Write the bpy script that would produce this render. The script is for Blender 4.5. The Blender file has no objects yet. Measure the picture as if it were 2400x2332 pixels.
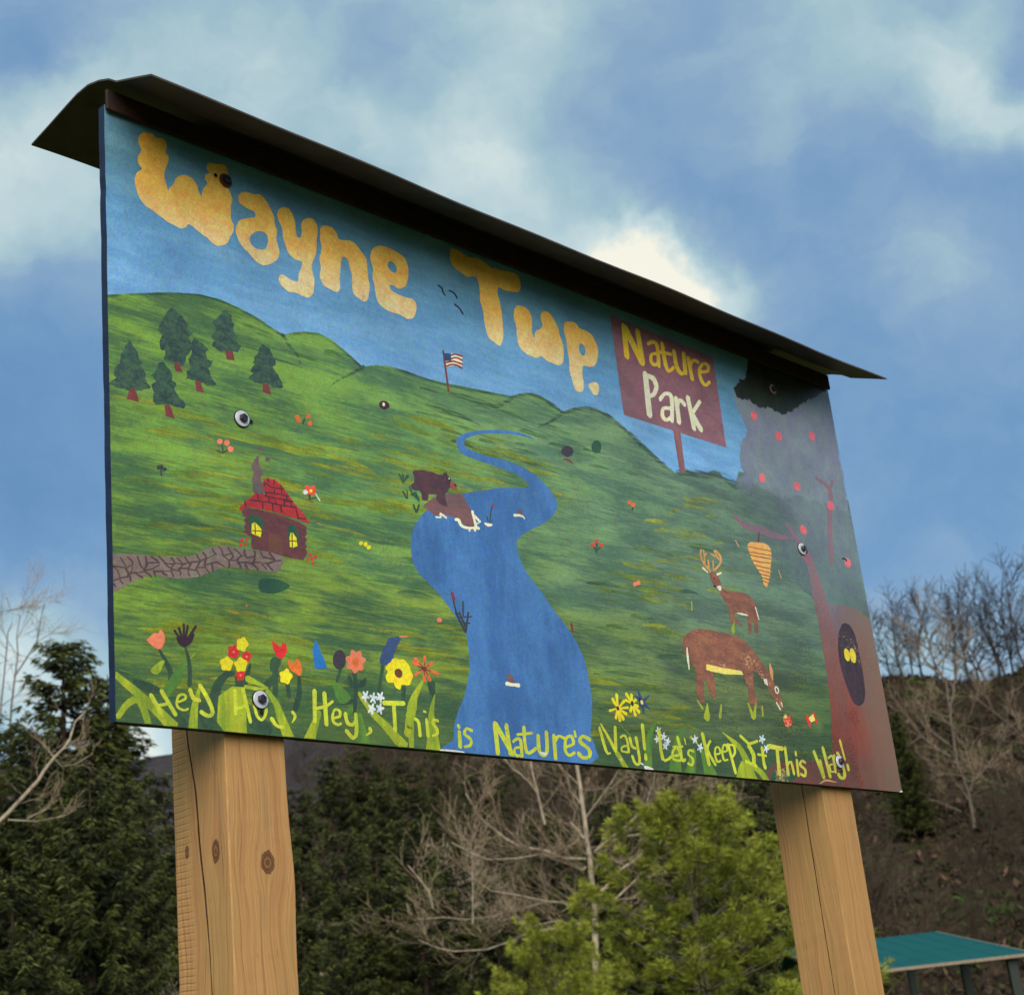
import bpy, bmesh, math, random
import numpy as np
from mathutils import Vector, Matrix, noise
from mathutils.geometry import tessellate_polygon

S = bpy.context.scene
C = S.collection
R = math.radians

# ------------------------------------------------------------------ camera
BASE = 2.196                                   # height of the board's lower edge above the ground
CAM = Vector((-1.45264, -2.29799, BASE - 0.63596))
RIGHT = Vector((0.703458, -0.703277, -0.102704))
UP = Vector((-0.174105, -0.310615, 0.934455))
FWD = Vector((0.689082, 0.639468, 0.340949))
FPX = 3781.0                                   # focal length in pixels of a 2400 px wide picture
cam_data = bpy.data.cameras.new('camera')
cam = bpy.data.objects.new('camera', cam_data)
C.objects.link(cam)
cam.matrix_world = Matrix(((RIGHT.x, UP.x, -FWD.x, CAM.x), (RIGHT.y, UP.y, -FWD.y, CAM.y), (RIGHT.z, UP.z, -FWD.z, CAM.z), (0, 0, 0, 1)))
cam_data.sensor_fit = 'HORIZONTAL'
cam_data.sensor_width = 36
cam_data.lens = FPX / 2400 * 36
cam_data.clip_start = 0.05
cam_data.clip_end = 3000
cam_data.dof.use_dof = True
cam_data.dof.focus_distance = 3.45
cam_data.dof.aperture_fstop = 9
S.camera = cam


def aim(px, py):
    """direction seen at a point of the 2400 x 2332 photograph"""
    return (RIGHT * ((px - 1200) / FPX) - UP * ((py - 1166) / FPX) + FWD)


def spot(px, py, d):
    """the point at horizontal distance d on that line of sight"""
    v = aim(px, py)
    return CAM + v * (d / math.hypot(v.x, v.y))


# ------------------------------------------------------------------ light
SUN_EL, SUN_AZ = 32.0, 40.0                    # azimuth: degrees left of the board's facing
S.view_settings.view_transform = 'Standard'
S.view_settings.look = 'None'
S.view_settings.gamma = 1
S.view_settings.use_curve_mapping = False
EXPO = 1.34
S.view_settings.exposure = EXPO
to_sun = Vector((-math.sin(R(SUN_AZ)) * math.cos(R(SUN_EL)), -math.cos(R(SUN_AZ)) * math.cos(R(SUN_EL)), math.sin(R(SUN_EL))))
sun_data = bpy.data.lights.new('sun', 'SUN')
sun_data.energy = 1.5
sun_data.angle = R(55)
sun_data.color = (1.0, 0.91, 0.77)
sun = bpy.data.objects.new('sun', sun_data)
C.objects.link(sun)
sun.rotation_euler = to_sun.to_track_quat('Z', 'Y').to_euler()


def lin(r, g, b):
    f = lambda c: c / 12.92 if c <= 0.04045 else ((c + 0.055) / 1.055) ** 2.4
    return (f(r / 255), f(g / 255), f(b / 255))


def new_node(nt, kind, **kw):
    n = nt.nodes.new(kind)
    for k, v in kw.items():
        setattr(n, k, v)
    return n


def put(nt, node, idx, val):
    """a link or a constant into one input"""
    if isinstance(val, bpy.types.NodeSocket):
        nt.links.new(val, node.inputs[idx])
    else:
        node.inputs[idx].default_value = val


def math_node(nt, op, a, b=0.0, c=None, clamp=False):
    n = new_node(nt, 'ShaderNodeMath', operation=op, use_clamp=clamp)
    put(nt, n, 0, a)
    put(nt, n, 1, b)
    if c is not None:
        put(nt, n, 2, c)
    return n.outputs[0]


def vmath(nt, op, a, b=None, out=0):
    n = new_node(nt, 'ShaderNodeVectorMath', operation=op)
    put(nt, n, 0, a)
    if b is not None:
        put(nt, n, 3 if op == 'SCALE' else 1, b)
    return n.outputs[out]


def noise_node(nt, vec, scale, detail=3.0, rough=0.55, dist=0.0, out=0):
    n = new_node(nt, 'ShaderNodeTexNoise')
    put(nt, n, 'Vector', vec)
    put(nt, n, 'Scale', scale)
    put(nt, n, 'Detail', detail)
    put(nt, n, 'Roughness', rough)
    put(nt, n, 'Distortion', dist)
    return n.outputs[out]


def ramp(nt, fac, stops, interp='LINEAR'):
    n = new_node(nt, 'ShaderNodeValToRGB')
    cr = n.color_ramp
    cr.interpolation = interp
    while len(cr.elements) < len(stops):
        cr.elements.new(0.5)
    for e, (p, c) in zip(cr.elements, stops):
        e.position = p
        e.color = (c[0], c[1], c[2], 1) if hasattr(c, '__len__') else (c, c, c, 1)
    put(nt, n, 0, fac)
    return n.outputs[0]


def mixc(nt, fac, a, b, mode='MIX'):
    n = new_node(nt, 'ShaderNodeMix', data_type='RGBA', blend_type=mode)
    put(nt, n, 0, fac)
    for i, v in ((6, a), (7, b)):
        put(nt, n, i, (v[0], v[1], v[2], 1) if isinstance(v, tuple) and len(v) == 3 else v)
    return n.outputs[2]


def smooth(nt, x, lo, hi):
    n = new_node(nt, 'ShaderNodeMapRange', interpolation_type='SMOOTHSTEP')
    put(nt, n, 0, x)
    put(nt, n, 1, lo)
    put(nt, n, 2, hi)
    return n.outputs[0]


# ------------------------------------------------------------------ sky: clouds over a Nishita sky
def build_sky():
    w = bpy.data.worlds.new('World')
    S.world = w
    w.use_nodes = True
    nt = w.node_tree
    nt.nodes.clear()
    tc = new_node(nt, 'ShaderNodeTexCoord').outputs['Generated']
    d = vmath(nt, 'NORMALIZE', tc)
    # wispy distortion, so that no cloud has a round edge
    n1 = noise_node(nt, d, 5.0, 4, 0.55, 0.0, 1)
    n2 = noise_node(nt, d, 17.0, 5, 0.6, 0.0, 1)
    off1 = vmath(nt, 'SCALE', vmath(nt, 'SUBTRACT', n1, (0.5, 0.5, 0.5)), 0.07)
    off2 = vmath(nt, 'SCALE', vmath(nt, 'SUBTRACT', n2, (0.5, 0.5, 0.5)), 0.06)
    dd = vmath(nt, 'NORMALIZE', vmath(nt, 'ADD', d, vmath(nt, 'ADD', off1, off2)))
    # cloud banks: direction, angular size, brightness
    acc = None
    for px, py, sig, amp in CLOUDS:
        c = aim(px, py).normalized()
        k = 1.0 / (sig / FPX) ** 2
        dot = vmath(nt, 'DOT_PRODUCT', dd, tuple(c), 1)
        g = math_node(nt, 'EXPONENT', math_node(nt, 'MULTIPLY', math_node(nt, 'SUBTRACT', dot, 1.0), k))
        acc = math_node(nt, 'MULTIPLY_ADD', g, amp, acc if acc is not None else 0.46)
    # the same kind of cloud everywhere else: noise on a layer overhead
    sep = new_node(nt, 'ShaderNodeSeparateXYZ')
    nt.links.new(d, sep.inputs[0])
    zz = math_node(nt, 'ADD', math_node(nt, 'ABSOLUTE', sep.outputs[2]), 0.22)
    pl = vmath(nt, 'DIVIDE', d, new_combine(nt, zz, zz, zz))
    nb = noise_node(nt, pl, 1.7, 6, 0.55, 0.4)
    nf = noise_node(nt, dd, 9.0, 5, 0.55, 0.2)
    v = math_node(nt, 'MULTIPLY_ADD', math_node(nt, 'SUBTRACT', nb, 0.5), 0.16, acc)
    v = math_node(nt, 'MULTIPLY_ADD', math_node(nt, 'SUBTRACT', nf, 0.5), 0.50, v)
    ng = noise_node(nt, vmath(nt, 'MULTIPLY', dd, (1, 1, 1.8)), 21.0, 6, 0.6, 0.5)
    v = math_node(nt, 'MULTIPLY_ADD', math_node(nt, 'SUBTRACT', ng, 0.5), 0.22, v)
    col = ramp(nt, v, [(0.0, lin(84, 130, 176)), (0.26, lin(106, 148, 190)), (0.46, lin(136, 168, 197)), (0.62, lin(164, 194, 204)),
                       (0.80, lin(200, 219, 220)), (1.0, lin(250, 247, 228))])
    sky = new_node(nt, 'ShaderNodeTexSky', sky_type='NISHITA', sun_disc=False, sun_elevation=R(SUN_EL))
    sky.sun_rotation = math.atan2(to_sun.x, to_sun.y)
    strength = 0.1
    cloud = vmath(nt, 'SCALE', col, 1.0 / (strength * 2 ** EXPO))
    mix = mixc(nt, 0.93, sky.outputs[0], cloud)
    bg = new_node(nt, 'ShaderNodeBackground')
    nt.links.new(mix, bg.inputs[0])
    bg.inputs[1].default_value = strength
    out = new_node(nt, 'ShaderNodeOutputWorld')
    nt.links.new(bg.outputs[0], out.inputs[0])


def new_combine(nt, x, y, z):
    n = new_node(nt, 'ShaderNodeCombineXYZ')
    for i, v in enumerate((x, y, z)):
        put(nt, n, i, v)
    return n.outputs[0]


CLOUDS = [  # x, y, size, brightness change
    (40, 95, 90, -0.22), (100, 430, 150, 0.35), (60, 880, 190, -0.16), (90, 1150, 190, -0.24), (70, 1500, 110, 0.36), (330, 1710, 100, 0.46), (230, 180, 160, 0.11), (430, 150, 180, 0.06), (600, 110, 110, 0.06), (800, 60, 170, 0.07), (690, 260, 130, 0.14), (900, 330, 120, 0.19), (970, 130, 110, -0.19), (1150, 420, 120, 0.34), (1350, 500, 110, 0.25), (1500, 585, 75, 0.70), (1590, 650, 75, 0.52), (1730, 680, 90, 0.23), (1200, 150, 180, 0.26), (1300, 340, 120, -0.25), (1470, 400, 130, -0.08), (1600, 200, 170, -0.01), (1800, 300, 80, 0.19), (1750, 500, 150, -0.14), (1950, 470, 150, -0.05), (1900, 150, 150, -0.03), (2000, 60, 150, 0.13), (2150, 110, 70, 0.10), (2250, 180, 110, 0.26), (2360, 210, 80, 0.20), (2350, 125, 50, -0.32), (2330, 310, 90, -0.13), (2150, 310, 90, -0.12), (2370, 500, 90, -0.14), (2250, 610, 110, 0.28), (2060, 640, 110, 0.02), (2050, 850, 170, -0.03), (2300, 850, 190, -0.14), (2220, 1130, 200, -0.15), (2250, 1450, 160, -0.05), (2200, 1560, 110, 0.14), (2150, 480, 130, -0.09)]
build_sky()
S.cycles.max_bounces = 5
S.cycles.transparent_max_bounces = 12
S.cycles.use_denoising = True

# ------------------------------------------------------------------ objects
def link(name, mesh, parent=None):
    o = bpy.data.objects.new(name, mesh)
    C.objects.link(o)
    if parent is not None:
        o.parent = parent
    return o


def tag(o, label=None, cat=None, group=None, kind=None):
    for k, v in (('label', label), ('category', cat), ('group', group), ('kind', kind)):
        if v:
            o[k] = v
    return o


def mesh_from(name, verts, faces, mats=(), mat_idx=None, smooth_faces=False):
    me = bpy.data.meshes.new(name)
    me.from_pydata([tuple(v) for v in verts], [], faces)
    for m in mats:
        me.materials.append(m)
    if mat_idx is not None:
        me.polygons.foreach_set('material_index', mat_idx)
    if smooth_faces:
        me.polygons.foreach_set('use_smooth', [True] * len(me.polygons))
    me.update()
    return me


def quads_mesh(name, quads, mat, colors=None):
    """quads: array (n, 4, 3); colors: (n, 3) per-face colour attribute named tint"""
    n = len(quads)
    me = bpy.data.meshes.new(name)
    me.vertices.add(n * 4)
    me.vertices.foreach_set('co', np.ascontiguousarray(quads, dtype=np.float32).reshape(-1))
    me.loops.add(n * 4)
    me.loops.foreach_set('vertex_index', np.arange(n * 4, dtype=np.int32))
    me.polygons.add(n)
    me.polygons.foreach_set('loop_start', np.arange(0, n * 4, 4, dtype=np.int32))
    me.polygons.foreach_set('loop_total', np.full(n, 4, dtype=np.int32))
    me.materials.append(mat)
    if colors is not None:
        a = me.attributes.new('tint', 'FLOAT_COLOR', 'FACE')
        c = np.ones((n, 4), dtype=np.float32)
        c[:, :3] = colors
        a.data.foreach_set('color', c.reshape(-1))
    me.update()
    me.validate()
    return me


def material(name):
    m = bpy.data.materials.new(name)
    m.use_nodes = True
    nt = m.node_tree
    b = nt.nodes['Principled BSDF']
    return m, nt, b


def obj_coord(nt):
    return new_node(nt, 'ShaderNodeTexCoord').outputs['Object']


def bump_into(nt, b, height, strength, dist):
    n = new_node(nt, 'ShaderNodeBump')
    n.inputs['Strength'].default_value = strength
    n.inputs['Distance'].default_value = dist
    nt.links.new(height, n.inputs['Height'])
    nt.links.new(n.outputs[0], b.inputs['Normal'])


# ------------------------------------------------------------------ hand painted, weathered surfaces of the board
WHITE_LEVEL = 0.93                             # how bright plain white comes out on the sunlit board


def paint_rgb(c, k=1.0):
    return tuple(min(0.88, v * k / WHITE_LEVEL) for v in lin(*c))


def paint_group():
    g = bpy.data.node_groups.new('weathered_paint', 'ShaderNodeTree')
    for nm, ty in (('Color', 'NodeSocketColor'), ('Second', 'NodeSocketColor'), ('Stretch', 'NodeSocketVector'), ('Wear', 'NodeSocketFloat')):
        g.interface.new_socket(nm, in_out='INPUT', socket_type=ty)
    for nm, ty in (('Color', 'NodeSocketColor'), ('Height', 'NodeSocketFloat'), ('Roughness', 'NodeSocketFloat'), ('Brush', 'NodeSocketFloat')):
        g.interface.new_socket(nm, in_out='OUTPUT', socket_type=ty)
    gi = new_node(g, 'NodeGroupInput')
    go = new_node(g, 'NodeGroupOutput')
    co = obj_coord(g)
    st = vmath(g, 'MULTIPLY', co, gi.outputs['Stretch'])
    brush = noise_node(g, st, 1.0, 5, 0.62, 0.3)
    brush2 = noise_node(g, vmath(g, 'SCALE', st, 3.3), 1.0, 3, 0.6, 0.2)
    f = smooth(g, math_node(g, 'MULTIPLY_ADD', math_node(g, 'SUBTRACT', brush2, 0.5), 0.5, brush), 0.36, 0.66)
    col = mixc(g, f, gi.outputs['Color'], gi.outputs['Second'])
    # blotches where the coats differ
    blot = noise_node(g, co, 5.0, 4, 0.6)
    col = mixc(g, 1.0, col, ramp(g, blot, [(0.3, 0.78), (0.7, 1.16)]), 'MULTIPLY')
    grain = noise_node(g, co, 260.0, 3, 0.7)
    col = mixc(g, 1.0, col, ramp(g, grain, [(0.25, 0.78), (0.75, 1.18)]), 'MULTIPLY')
    hue = noise_node(g, co, 95.0, 3, 0.7, 0.0, 1)
    hue = vmath(g, 'ADD', vmath(g, 'SCALE', vmath(g, 'SUBTRACT', hue, (0.5, 0.5, 0.5)), 0.75), (1.0, 1.0, 1.0))
    col = mixc(g, 1.0, col, hue, 'MULTIPLY')
    sep = new_node(g, 'ShaderNodeSeparateXYZ')
    g.links.new(co, sep.inputs[0])
    # scuffed through to tan primer, mostly low on the right-hand side
    reg = math_node(g, 'MULTIPLY', smooth(g, sep.outputs[0], 1.25, 1.8), smooth(g, sep.outputs[2], 0.66, 0.25))
    patch = smooth(g, noise_node(g, co, 6.0, 3, 0.6), 0.40, 0.66)
    reg = math_node(g, 'MULTIPLY_ADD', math_node(g, 'MULTIPLY', reg, patch), 0.30, 0.0)
    fl = noise_node(g, vmath(g, 'MULTIPLY', co, (95.0, 95.0, 150.0)), 1.0, 4, 0.65)
    thr = math_node(g, 'SUBTRACT', 0.76, reg)
    scuff = math_node(g, 'MULTIPLY', smooth(g, math_node(g, 'SUBTRACT', fl, thr), -0.02, 0.08), gi.outputs['Wear'])
    scol = mixc(g, noise_node(g, co, 40.0, 2), lin(172, 132, 80), lin(226, 192, 142))
    col = mixc(g, math_node(g, 'MULTIPLY', scuff, 0.7), col, scol)
    # small dark specks and hairline cracks
    sp = noise_node(g, co, 150.0, 2, 0.5)
    speck = math_node(g, 'MULTIPLY', smooth(g, sp, 0.715, 0.77), gi.outputs['Wear'])
    col = mixc(g, math_node(g, 'MULTIPLY', speck, 0.75), col, (0.03, 0.022, 0.016))
    cr = noise_node(g, vmath(g, 'MULTIPLY', co, (26.0, 26.0, 7.0)), 1.0, 6, 0.7, 1.2)
    crack = math_node(g, 'SUBTRACT', 1.0, smooth(g, math_node(g, 'ABSOLUTE', math_node(g, 'SUBTRACT', cr, 0.5)), 0.0, 0.012))
    cmask = smooth(g, noise_node(g, co, 9.0, 3, 0.6), 0.60, 0.68)
    crack = math_node(g, 'MULTIPLY', math_node(g, 'MULTIPLY', crack, cmask), gi.outputs['Wear'])
    col = mixc(g, math_node(g, 'MULTIPLY', crack, 0.4), col, (0.03, 0.03, 0.03))
    h = math_node(g, 'MULTIPLY_ADD', noise_node(g, co, 120.0, 5, 0.65), 0.8, math_node(g, 'MULTIPLY', brush2, 0.7))
    h = math_node(g, 'SUBTRACT', h, math_node(g, 'ADD', math_node(g, 'MULTIPLY', scuff, 0.15), math_node(g, 'MULTIPLY', crack, 0.7)))
    rough = math_node(g, 'MULTIPLY_ADD', blot, 0.25, 0.30)
    rough = math_node(g, 'MULTIPLY_ADD', scuff, 0.35, rough)
    for nm, s in (('Color', col), ('Height', h), ('Roughness', rough), ('Brush', f)):
        g.links.new(s, go.inputs[nm])
    return g


W_BOARD = 2.44
PAINT_GROUP = paint_group()


def paint_material(name, c1, c2=None, stretch=(14, 14, 14), wear=1.0, dry=False, second=None):
    m, nt, b = material('paint_' + name)
    gn = new_node(nt, 'ShaderNodeGroup')
    gn.node_tree = PAINT_GROUP
    a = paint_rgb(c1)
    bb = paint_rgb(c2) if c2 else tuple(v * 0.72 for v in a)
    gn.inputs['Color'].default_value = (*a, 1)
    gn.inputs['Second'].default_value = (*bb, 1)
    gn.inputs['Stretch'].default_value = stretch
    gn.inputs['Wear'].default_value = wear
    col = gn.outputs['Color']
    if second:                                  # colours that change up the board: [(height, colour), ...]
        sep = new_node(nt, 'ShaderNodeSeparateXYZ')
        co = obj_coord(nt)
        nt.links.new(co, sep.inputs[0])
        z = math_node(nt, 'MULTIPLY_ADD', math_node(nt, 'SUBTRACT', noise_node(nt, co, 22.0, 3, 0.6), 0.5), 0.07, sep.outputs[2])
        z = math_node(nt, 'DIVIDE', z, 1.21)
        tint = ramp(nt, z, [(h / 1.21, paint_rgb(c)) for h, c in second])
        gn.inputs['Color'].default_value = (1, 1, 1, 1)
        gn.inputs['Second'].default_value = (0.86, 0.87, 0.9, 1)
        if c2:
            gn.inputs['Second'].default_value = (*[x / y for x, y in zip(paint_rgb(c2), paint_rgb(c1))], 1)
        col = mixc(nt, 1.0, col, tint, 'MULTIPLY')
    nt.links.new(col, b.inputs['Base Color'])
    nt.links.new(gn.outputs['Roughness'], b.inputs['Roughness'])
    b.inputs['Specular IOR Level'].default_value = 0.5
    b.inputs['Coat Weight'].default_value = 0.3
    b.inputs['Coat Roughness'].default_value = 0.22
    bump_into(nt, b, gn.outputs['Height'], 0.45, 0.0026)
    if dry:                                     # a nearly dry brush: the coat below shows between the bristle marks
        co = obj_coord(nt)
        al = noise_node(nt, vmath(nt, 'MULTIPLY', co, (9, 40, 120)), 1.0, 4, 0.65)
        nt.links.new(math_node(nt, 'MULTIPLY', smooth(nt, al, 0.36, 0.70), .74), b.inputs['Alpha'])
    return m


def field_paint():
    # the fields: yellow green at the left, bluer towards the right with glare haze painted in, dark along the lower edge
    m = paint_material('grass', (255, 255, 255), None, GRAIN_H)
    nt = m.node_tree
    b = nt.nodes['Principled BSDF']
    co = obj_coord(nt)
    sep = new_node(nt, 'ShaderNodeSeparateXYZ')
    nt.links.new(co, sep.inputs[0])
    big = noise_node(nt, vmath(nt, 'MULTIPLY', co, (2.2, 2, 7)), 1.0, 4, .6)
    x = math_node(nt, 'DIVIDE', math_node(nt, 'MULTIPLY_ADD', math_node(nt, 'SUBTRACT', big, .5), .9, sep.outputs[0]), W_BOARD)
    k, kd = 1.22, 0.96
    z = math_node(nt, 'MULTIPLY_ADD', math_node(nt, 'SUBTRACT', big, .5), .5, sep.outputs[2])
    up = smooth(nt, z, .22, .52)
    two = lambda k, lo, hi: mixc(nt, up, ramp(nt, x, [(p, paint_rgb(c, k)) for p, c in lo]), ramp(nt, x, [(p, paint_rgb(c, k)) for p, c in hi]))
    a = two(k, [(0.0, (120, 148, 38)), (.3, (126, 148, 44)), (.5, (110, 132, 60)), (.75, (96, 112, 62)), (1.0, (76, 110, 48))],
            [(0.0, (112, 148, 48)), (.25, (112, 150, 62)), (.5, (112, 144, 94)), (.72, (102, 130, 104)), (1.0, (96, 122, 104))])
    d = two(kd, [(0.0, (62, 98, 54)), (.3, (66, 102, 62)), (.5, (72, 98, 64)), (.75, (72, 84, 56)), (1.0, (52, 84, 38))],
            [(0.0, (72, 108, 60)), (.25, (76, 116, 74)), (.5, (84, 120, 92)), (.72, (86, 110, 96)), (1.0, (84, 106, 98))])
    st = noise_node(nt, vmath(nt, 'MULTIPLY', co, (3.2, 20, 17)), 1.0, 5, .6, .5)
    st2 = noise_node(nt, vmath(nt, 'MULTIPLY', co, (16, 20, 190)), 1.0, 3, .6, .2)
    f = smooth(nt, math_node(nt, 'MULTIPLY_ADD', math_node(nt, 'SUBTRACT', st2, .5), .42, st), .36, .66)
    col = mixc(nt, f, d, a)
    low = smooth(nt, math_node(nt, 'MULTIPLY_ADD', math_node(nt, 'SUBTRACT', big, .5), .16, sep.outputs[2]), .19, .03)
    col = mixc(nt, math_node(nt, 'MULTIPLY', low, .75), col, paint_rgb((52, 82, 50)))
    src = b.inputs['Base Color'].links[0].from_socket
    g = src.node
    g.inputs['Color'].default_value = (1, 1, 1, 1)
    g.inputs['Second'].default_value = (.86, .9, .84, 1)
    nt.links.new(mixc(nt, 1.0, src, col, 'MULTIPLY'), b.inputs['Base Color'])
    return m


GRAIN_H = (7, 20, 70)
PM = {}
for nm, c1, c2, st in [
    ('water', (72, 122, 184), (58, 104, 164), (9, 9, 3)), 
    ('hole', (66, 42, 48), (48, 28, 34), (40, 40, 14)), ('pine', (62, 92, 66), (38, 60, 56), (40, 40, 60)),
    ('redbrown', (128, 56, 52), None, (20, 20, 20)), ('cabinwall', (106, 56, 56), (92, 48, 50), (14, 14, 30)), ('roofred', (184, 44, 40), (160, 34, 36), (18, 18, 18)),
    ('maroon', (72, 30, 42), None, (20, 20, 20)), ('smoke', (98, 84, 86), None, (20, 20, 20)), ('smoke2', (114, 88, 86), (98, 82, 82), (20, 20, 20)),
    ('darkgreen', (36, 74, 58), (44, 86, 50), (20, 20, 20)), ('yellow', (252, 226, 18), (246, 206, 12), (20, 20, 20)), ('black', (30, 24, 28), None, (20, 20, 20)),
    ('doorbrown', (116, 70, 50), None, (30, 30, 8)), ('pathgrey', (134, 118, 108), (120, 98, 92), (20, 20, 20)), ('pathbrown', (90, 64, 60), None, (20, 20, 20)),
    ('rock', (124, 84, 82), (108, 80, 82), (10, 10, 34)), ('cream', (252, 238, 206), (248, 226, 186), (20, 20, 20)), ('bear', (88, 50, 54), (66, 42, 54), (20, 20, 30)),
    ('muzzle', (158, 80, 66), None, (20, 20, 20)), ('reed', (62, 58, 50), None, (20, 20, 20)), ('deer', (150, 94, 66), (122, 76, 58), (20, 20, 46)),
    ('antler', (226, 166, 92), None, (20, 20, 20)), ('butter', (252, 224, 120), (250, 212, 96), (20, 20, 20)), ('hive', (250, 182, 96), (244, 162, 76), (20, 20, 20)),
    ('brown', (112, 62, 40), None, (20, 20, 20)), ('tan', (216, 166, 112), None, (20, 20, 20)), ('mauve', (146, 98, 108), (130, 86, 96), (8, 8, 16)),
    ('mauvepost', (148, 94, 94), None, (20, 20, 8)), ('gold', (252, 204, 62), (246, 186, 44), (20, 20, 20)), ('teal', (74, 112, 112), None, (20, 20, 20)),
    ('flagred', (152, 34, 50), None, (20, 20, 20)), ('navy', (48, 74, 126), None, (20, 20, 20)), ('blade', (166, 178, 26), (128, 152, 30), (26, 26, 6)),
    ('leafgreen', (98, 140, 42), (78, 122, 42), (26, 26, 6)), ('slogan', (206, 212, 52), (184, 196, 44), (16, 16, 16)), ('coral', (246, 132, 96), (240, 116, 84), (20, 20, 20)),
    ('stem', (42, 66, 46), (54, 82, 50), (14, 14, 10)), ('purple', (56, 28, 36), None, (20, 20, 20)), ('red', (226, 40, 36), (206, 30, 32), (20, 20, 20)),
    ('orange', (242, 116, 34), None, (20, 20, 20)), ('orange2', (236, 116, 50), None, (20, 20, 20)), ('blueflower', (40, 120, 202), None, (20, 20, 20)),
    ('purple2', (62, 52, 62), None, (20, 20, 20)), ('dullblue', (60, 82, 130), None, (20, 20, 20)), ('white', (226, 234, 238), (190, 206, 220), (60, 60, 60)),
    ('red2', (234, 78, 52), None, (20, 20, 20)), ('chipwhite', (245, 245, 245), None, (20, 20, 20)), ('apple', (236, 112, 116), (220, 92, 100), (20, 20, 20)),
    ('darkleaf', (36, 46, 24), (22, 28, 16), (20, 20, 20))]:
    PM[nm] = paint_material(nm, c1, c2, st)
PM['crown'] = paint_material('crown', (108, 122, 124), (102, 110, 124), (9, 9, 7), second=[(0.0, (72, 104, 76)), (0.40, (92, 122, 110)), (0.62, (114, 136, 136)), (1.0, (128, 138, 148))])  # leaf green greyed towards the top, glare haze painted into it
PM['bark'] = paint_material('bark', (130, 62, 44), (112, 68, 56), (26, 26, 3), second=[(0.05, (112, 62, 48)), (0.15, (138, 58, 38)), (0.36, (132, 76, 62)), (0.50, (134, 98, 98)), (0.8, (134, 110, 116))])
nb_ = PM['bark'].node_tree
pb_ = nb_.nodes['Principled BSDF']
sb_ = new_node(nb_, 'ShaderNodeSeparateXYZ')
cb_ = obj_coord(nb_)
nb_.links.new(cb_, sb_.inputs[0])
fb_ = smooth(nb_, math_node(nb_, 'MULTIPLY_ADD', noise_node(nb_, vmath(nb_, 'MULTIPLY', cb_, (14, 14, 3)), 1.0, 4, .6), .25, sb_.outputs[0]), 2.36, 2.54)
nb_.links.new(mixc(nb_, math_node(nb_, 'MULTIPLY', fb_, .7), pb_.inputs['Base Color'].links[0].from_socket, paint_rgb((122, 100, 82))), pb_.inputs['Base Color'])
CREST_END = 0.80
nt_ = PM['crown'].node_tree                     # the crown was scumbled thinly over the field low down on its left
co_ = obj_coord(nt_)
sep_ = new_node(nt_, 'ShaderNodeSeparateXYZ')
nt_.links.new(co_, sep_.inputs[0])
nz_ = math_node(nt_, 'SUBTRACT', noise_node(nt_, vmath(nt_, 'MULTIPLY', co_, (9, 9, 16)), 1.0, 5, .65), .5)
al_ = math_node(nt_, 'MAXIMUM', smooth(nt_, math_node(nt_, 'MULTIPLY_ADD', nz_, .12, sep_.outputs[2]), CREST_END - .035, CREST_END + .015), math_node(nt_, 'MULTIPLY', smooth(nt_, math_node(nt_, 'MULTIPLY_ADD', nz_, .3, sep_.outputs[0]), 1.85, 2.25), .85))
nt_.links.new(al_, nt_.nodes['Principled BSDF'].inputs['Alpha'])
PM['title'] = paint_material('title', (250, 222, 162), (232, 198, 138), (34, 34, 34), wear=1.3, second=[(0.5, (255, 234, 194)), (0.97, (255, 220, 162)), (1.05, (254, 194, 92)), (1.2, (252, 184, 64))])  # gold above, cream below: the roof's shade line put into the letter colour
PM['grass'] = field_paint()
PM['branch'] = paint_material('branch', (146, 98, 108), (122, 104, 118), (22, 22, 14))
PM['crest'] = paint_material('crest', (54, 80, 62), (60, 82, 66), (14, 14, 14), dry=True)
PM['sky'] = paint_material('sky', (96, 146, 196), (112, 160, 206), (3, 3, 16), second=[(0.45, (138, 186, 234)), (0.80, (110, 164, 218)), (0.98, (92, 148, 196)), (1.10, (84, 132, 158))])  # deeper teal near the top paints in some of the roof's shade


def dry_paint():
    m = paint_material('field_strokes', (255, 255, 255), None, GRAIN_H, dry=True)
    nt = m.node_tree
    b = nt.nodes['Principled BSDF']
    at = new_node(nt, 'ShaderNodeAttribute', attribute_name='tint')
    src = b.inputs['Base Color'].links[0].from_socket
    nt.links.new(mixc(nt, 1.0, src, at.outputs['Color'], 'MULTIPLY'), b.inputs['Base Color'])
    return m


PM['strokes'] = dry_paint()
# ------------------------------------------------------------------ the ground and the wooded hills
YAW = math.atan2(FWD.y, FWD.x)


def sstep(a, b, x):
    t = np.clip((x - a) / (b - a), 0, 1)
    return t * t * (3 - 2 * t)


def px_of_azimuth(az):
    """column of the photograph at eye height for an azimuth (radians, world)"""
    return 1200 + FPX * np.tan(np.clip(YAW - az, -1.2, 1.2)) / 1.02


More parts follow.
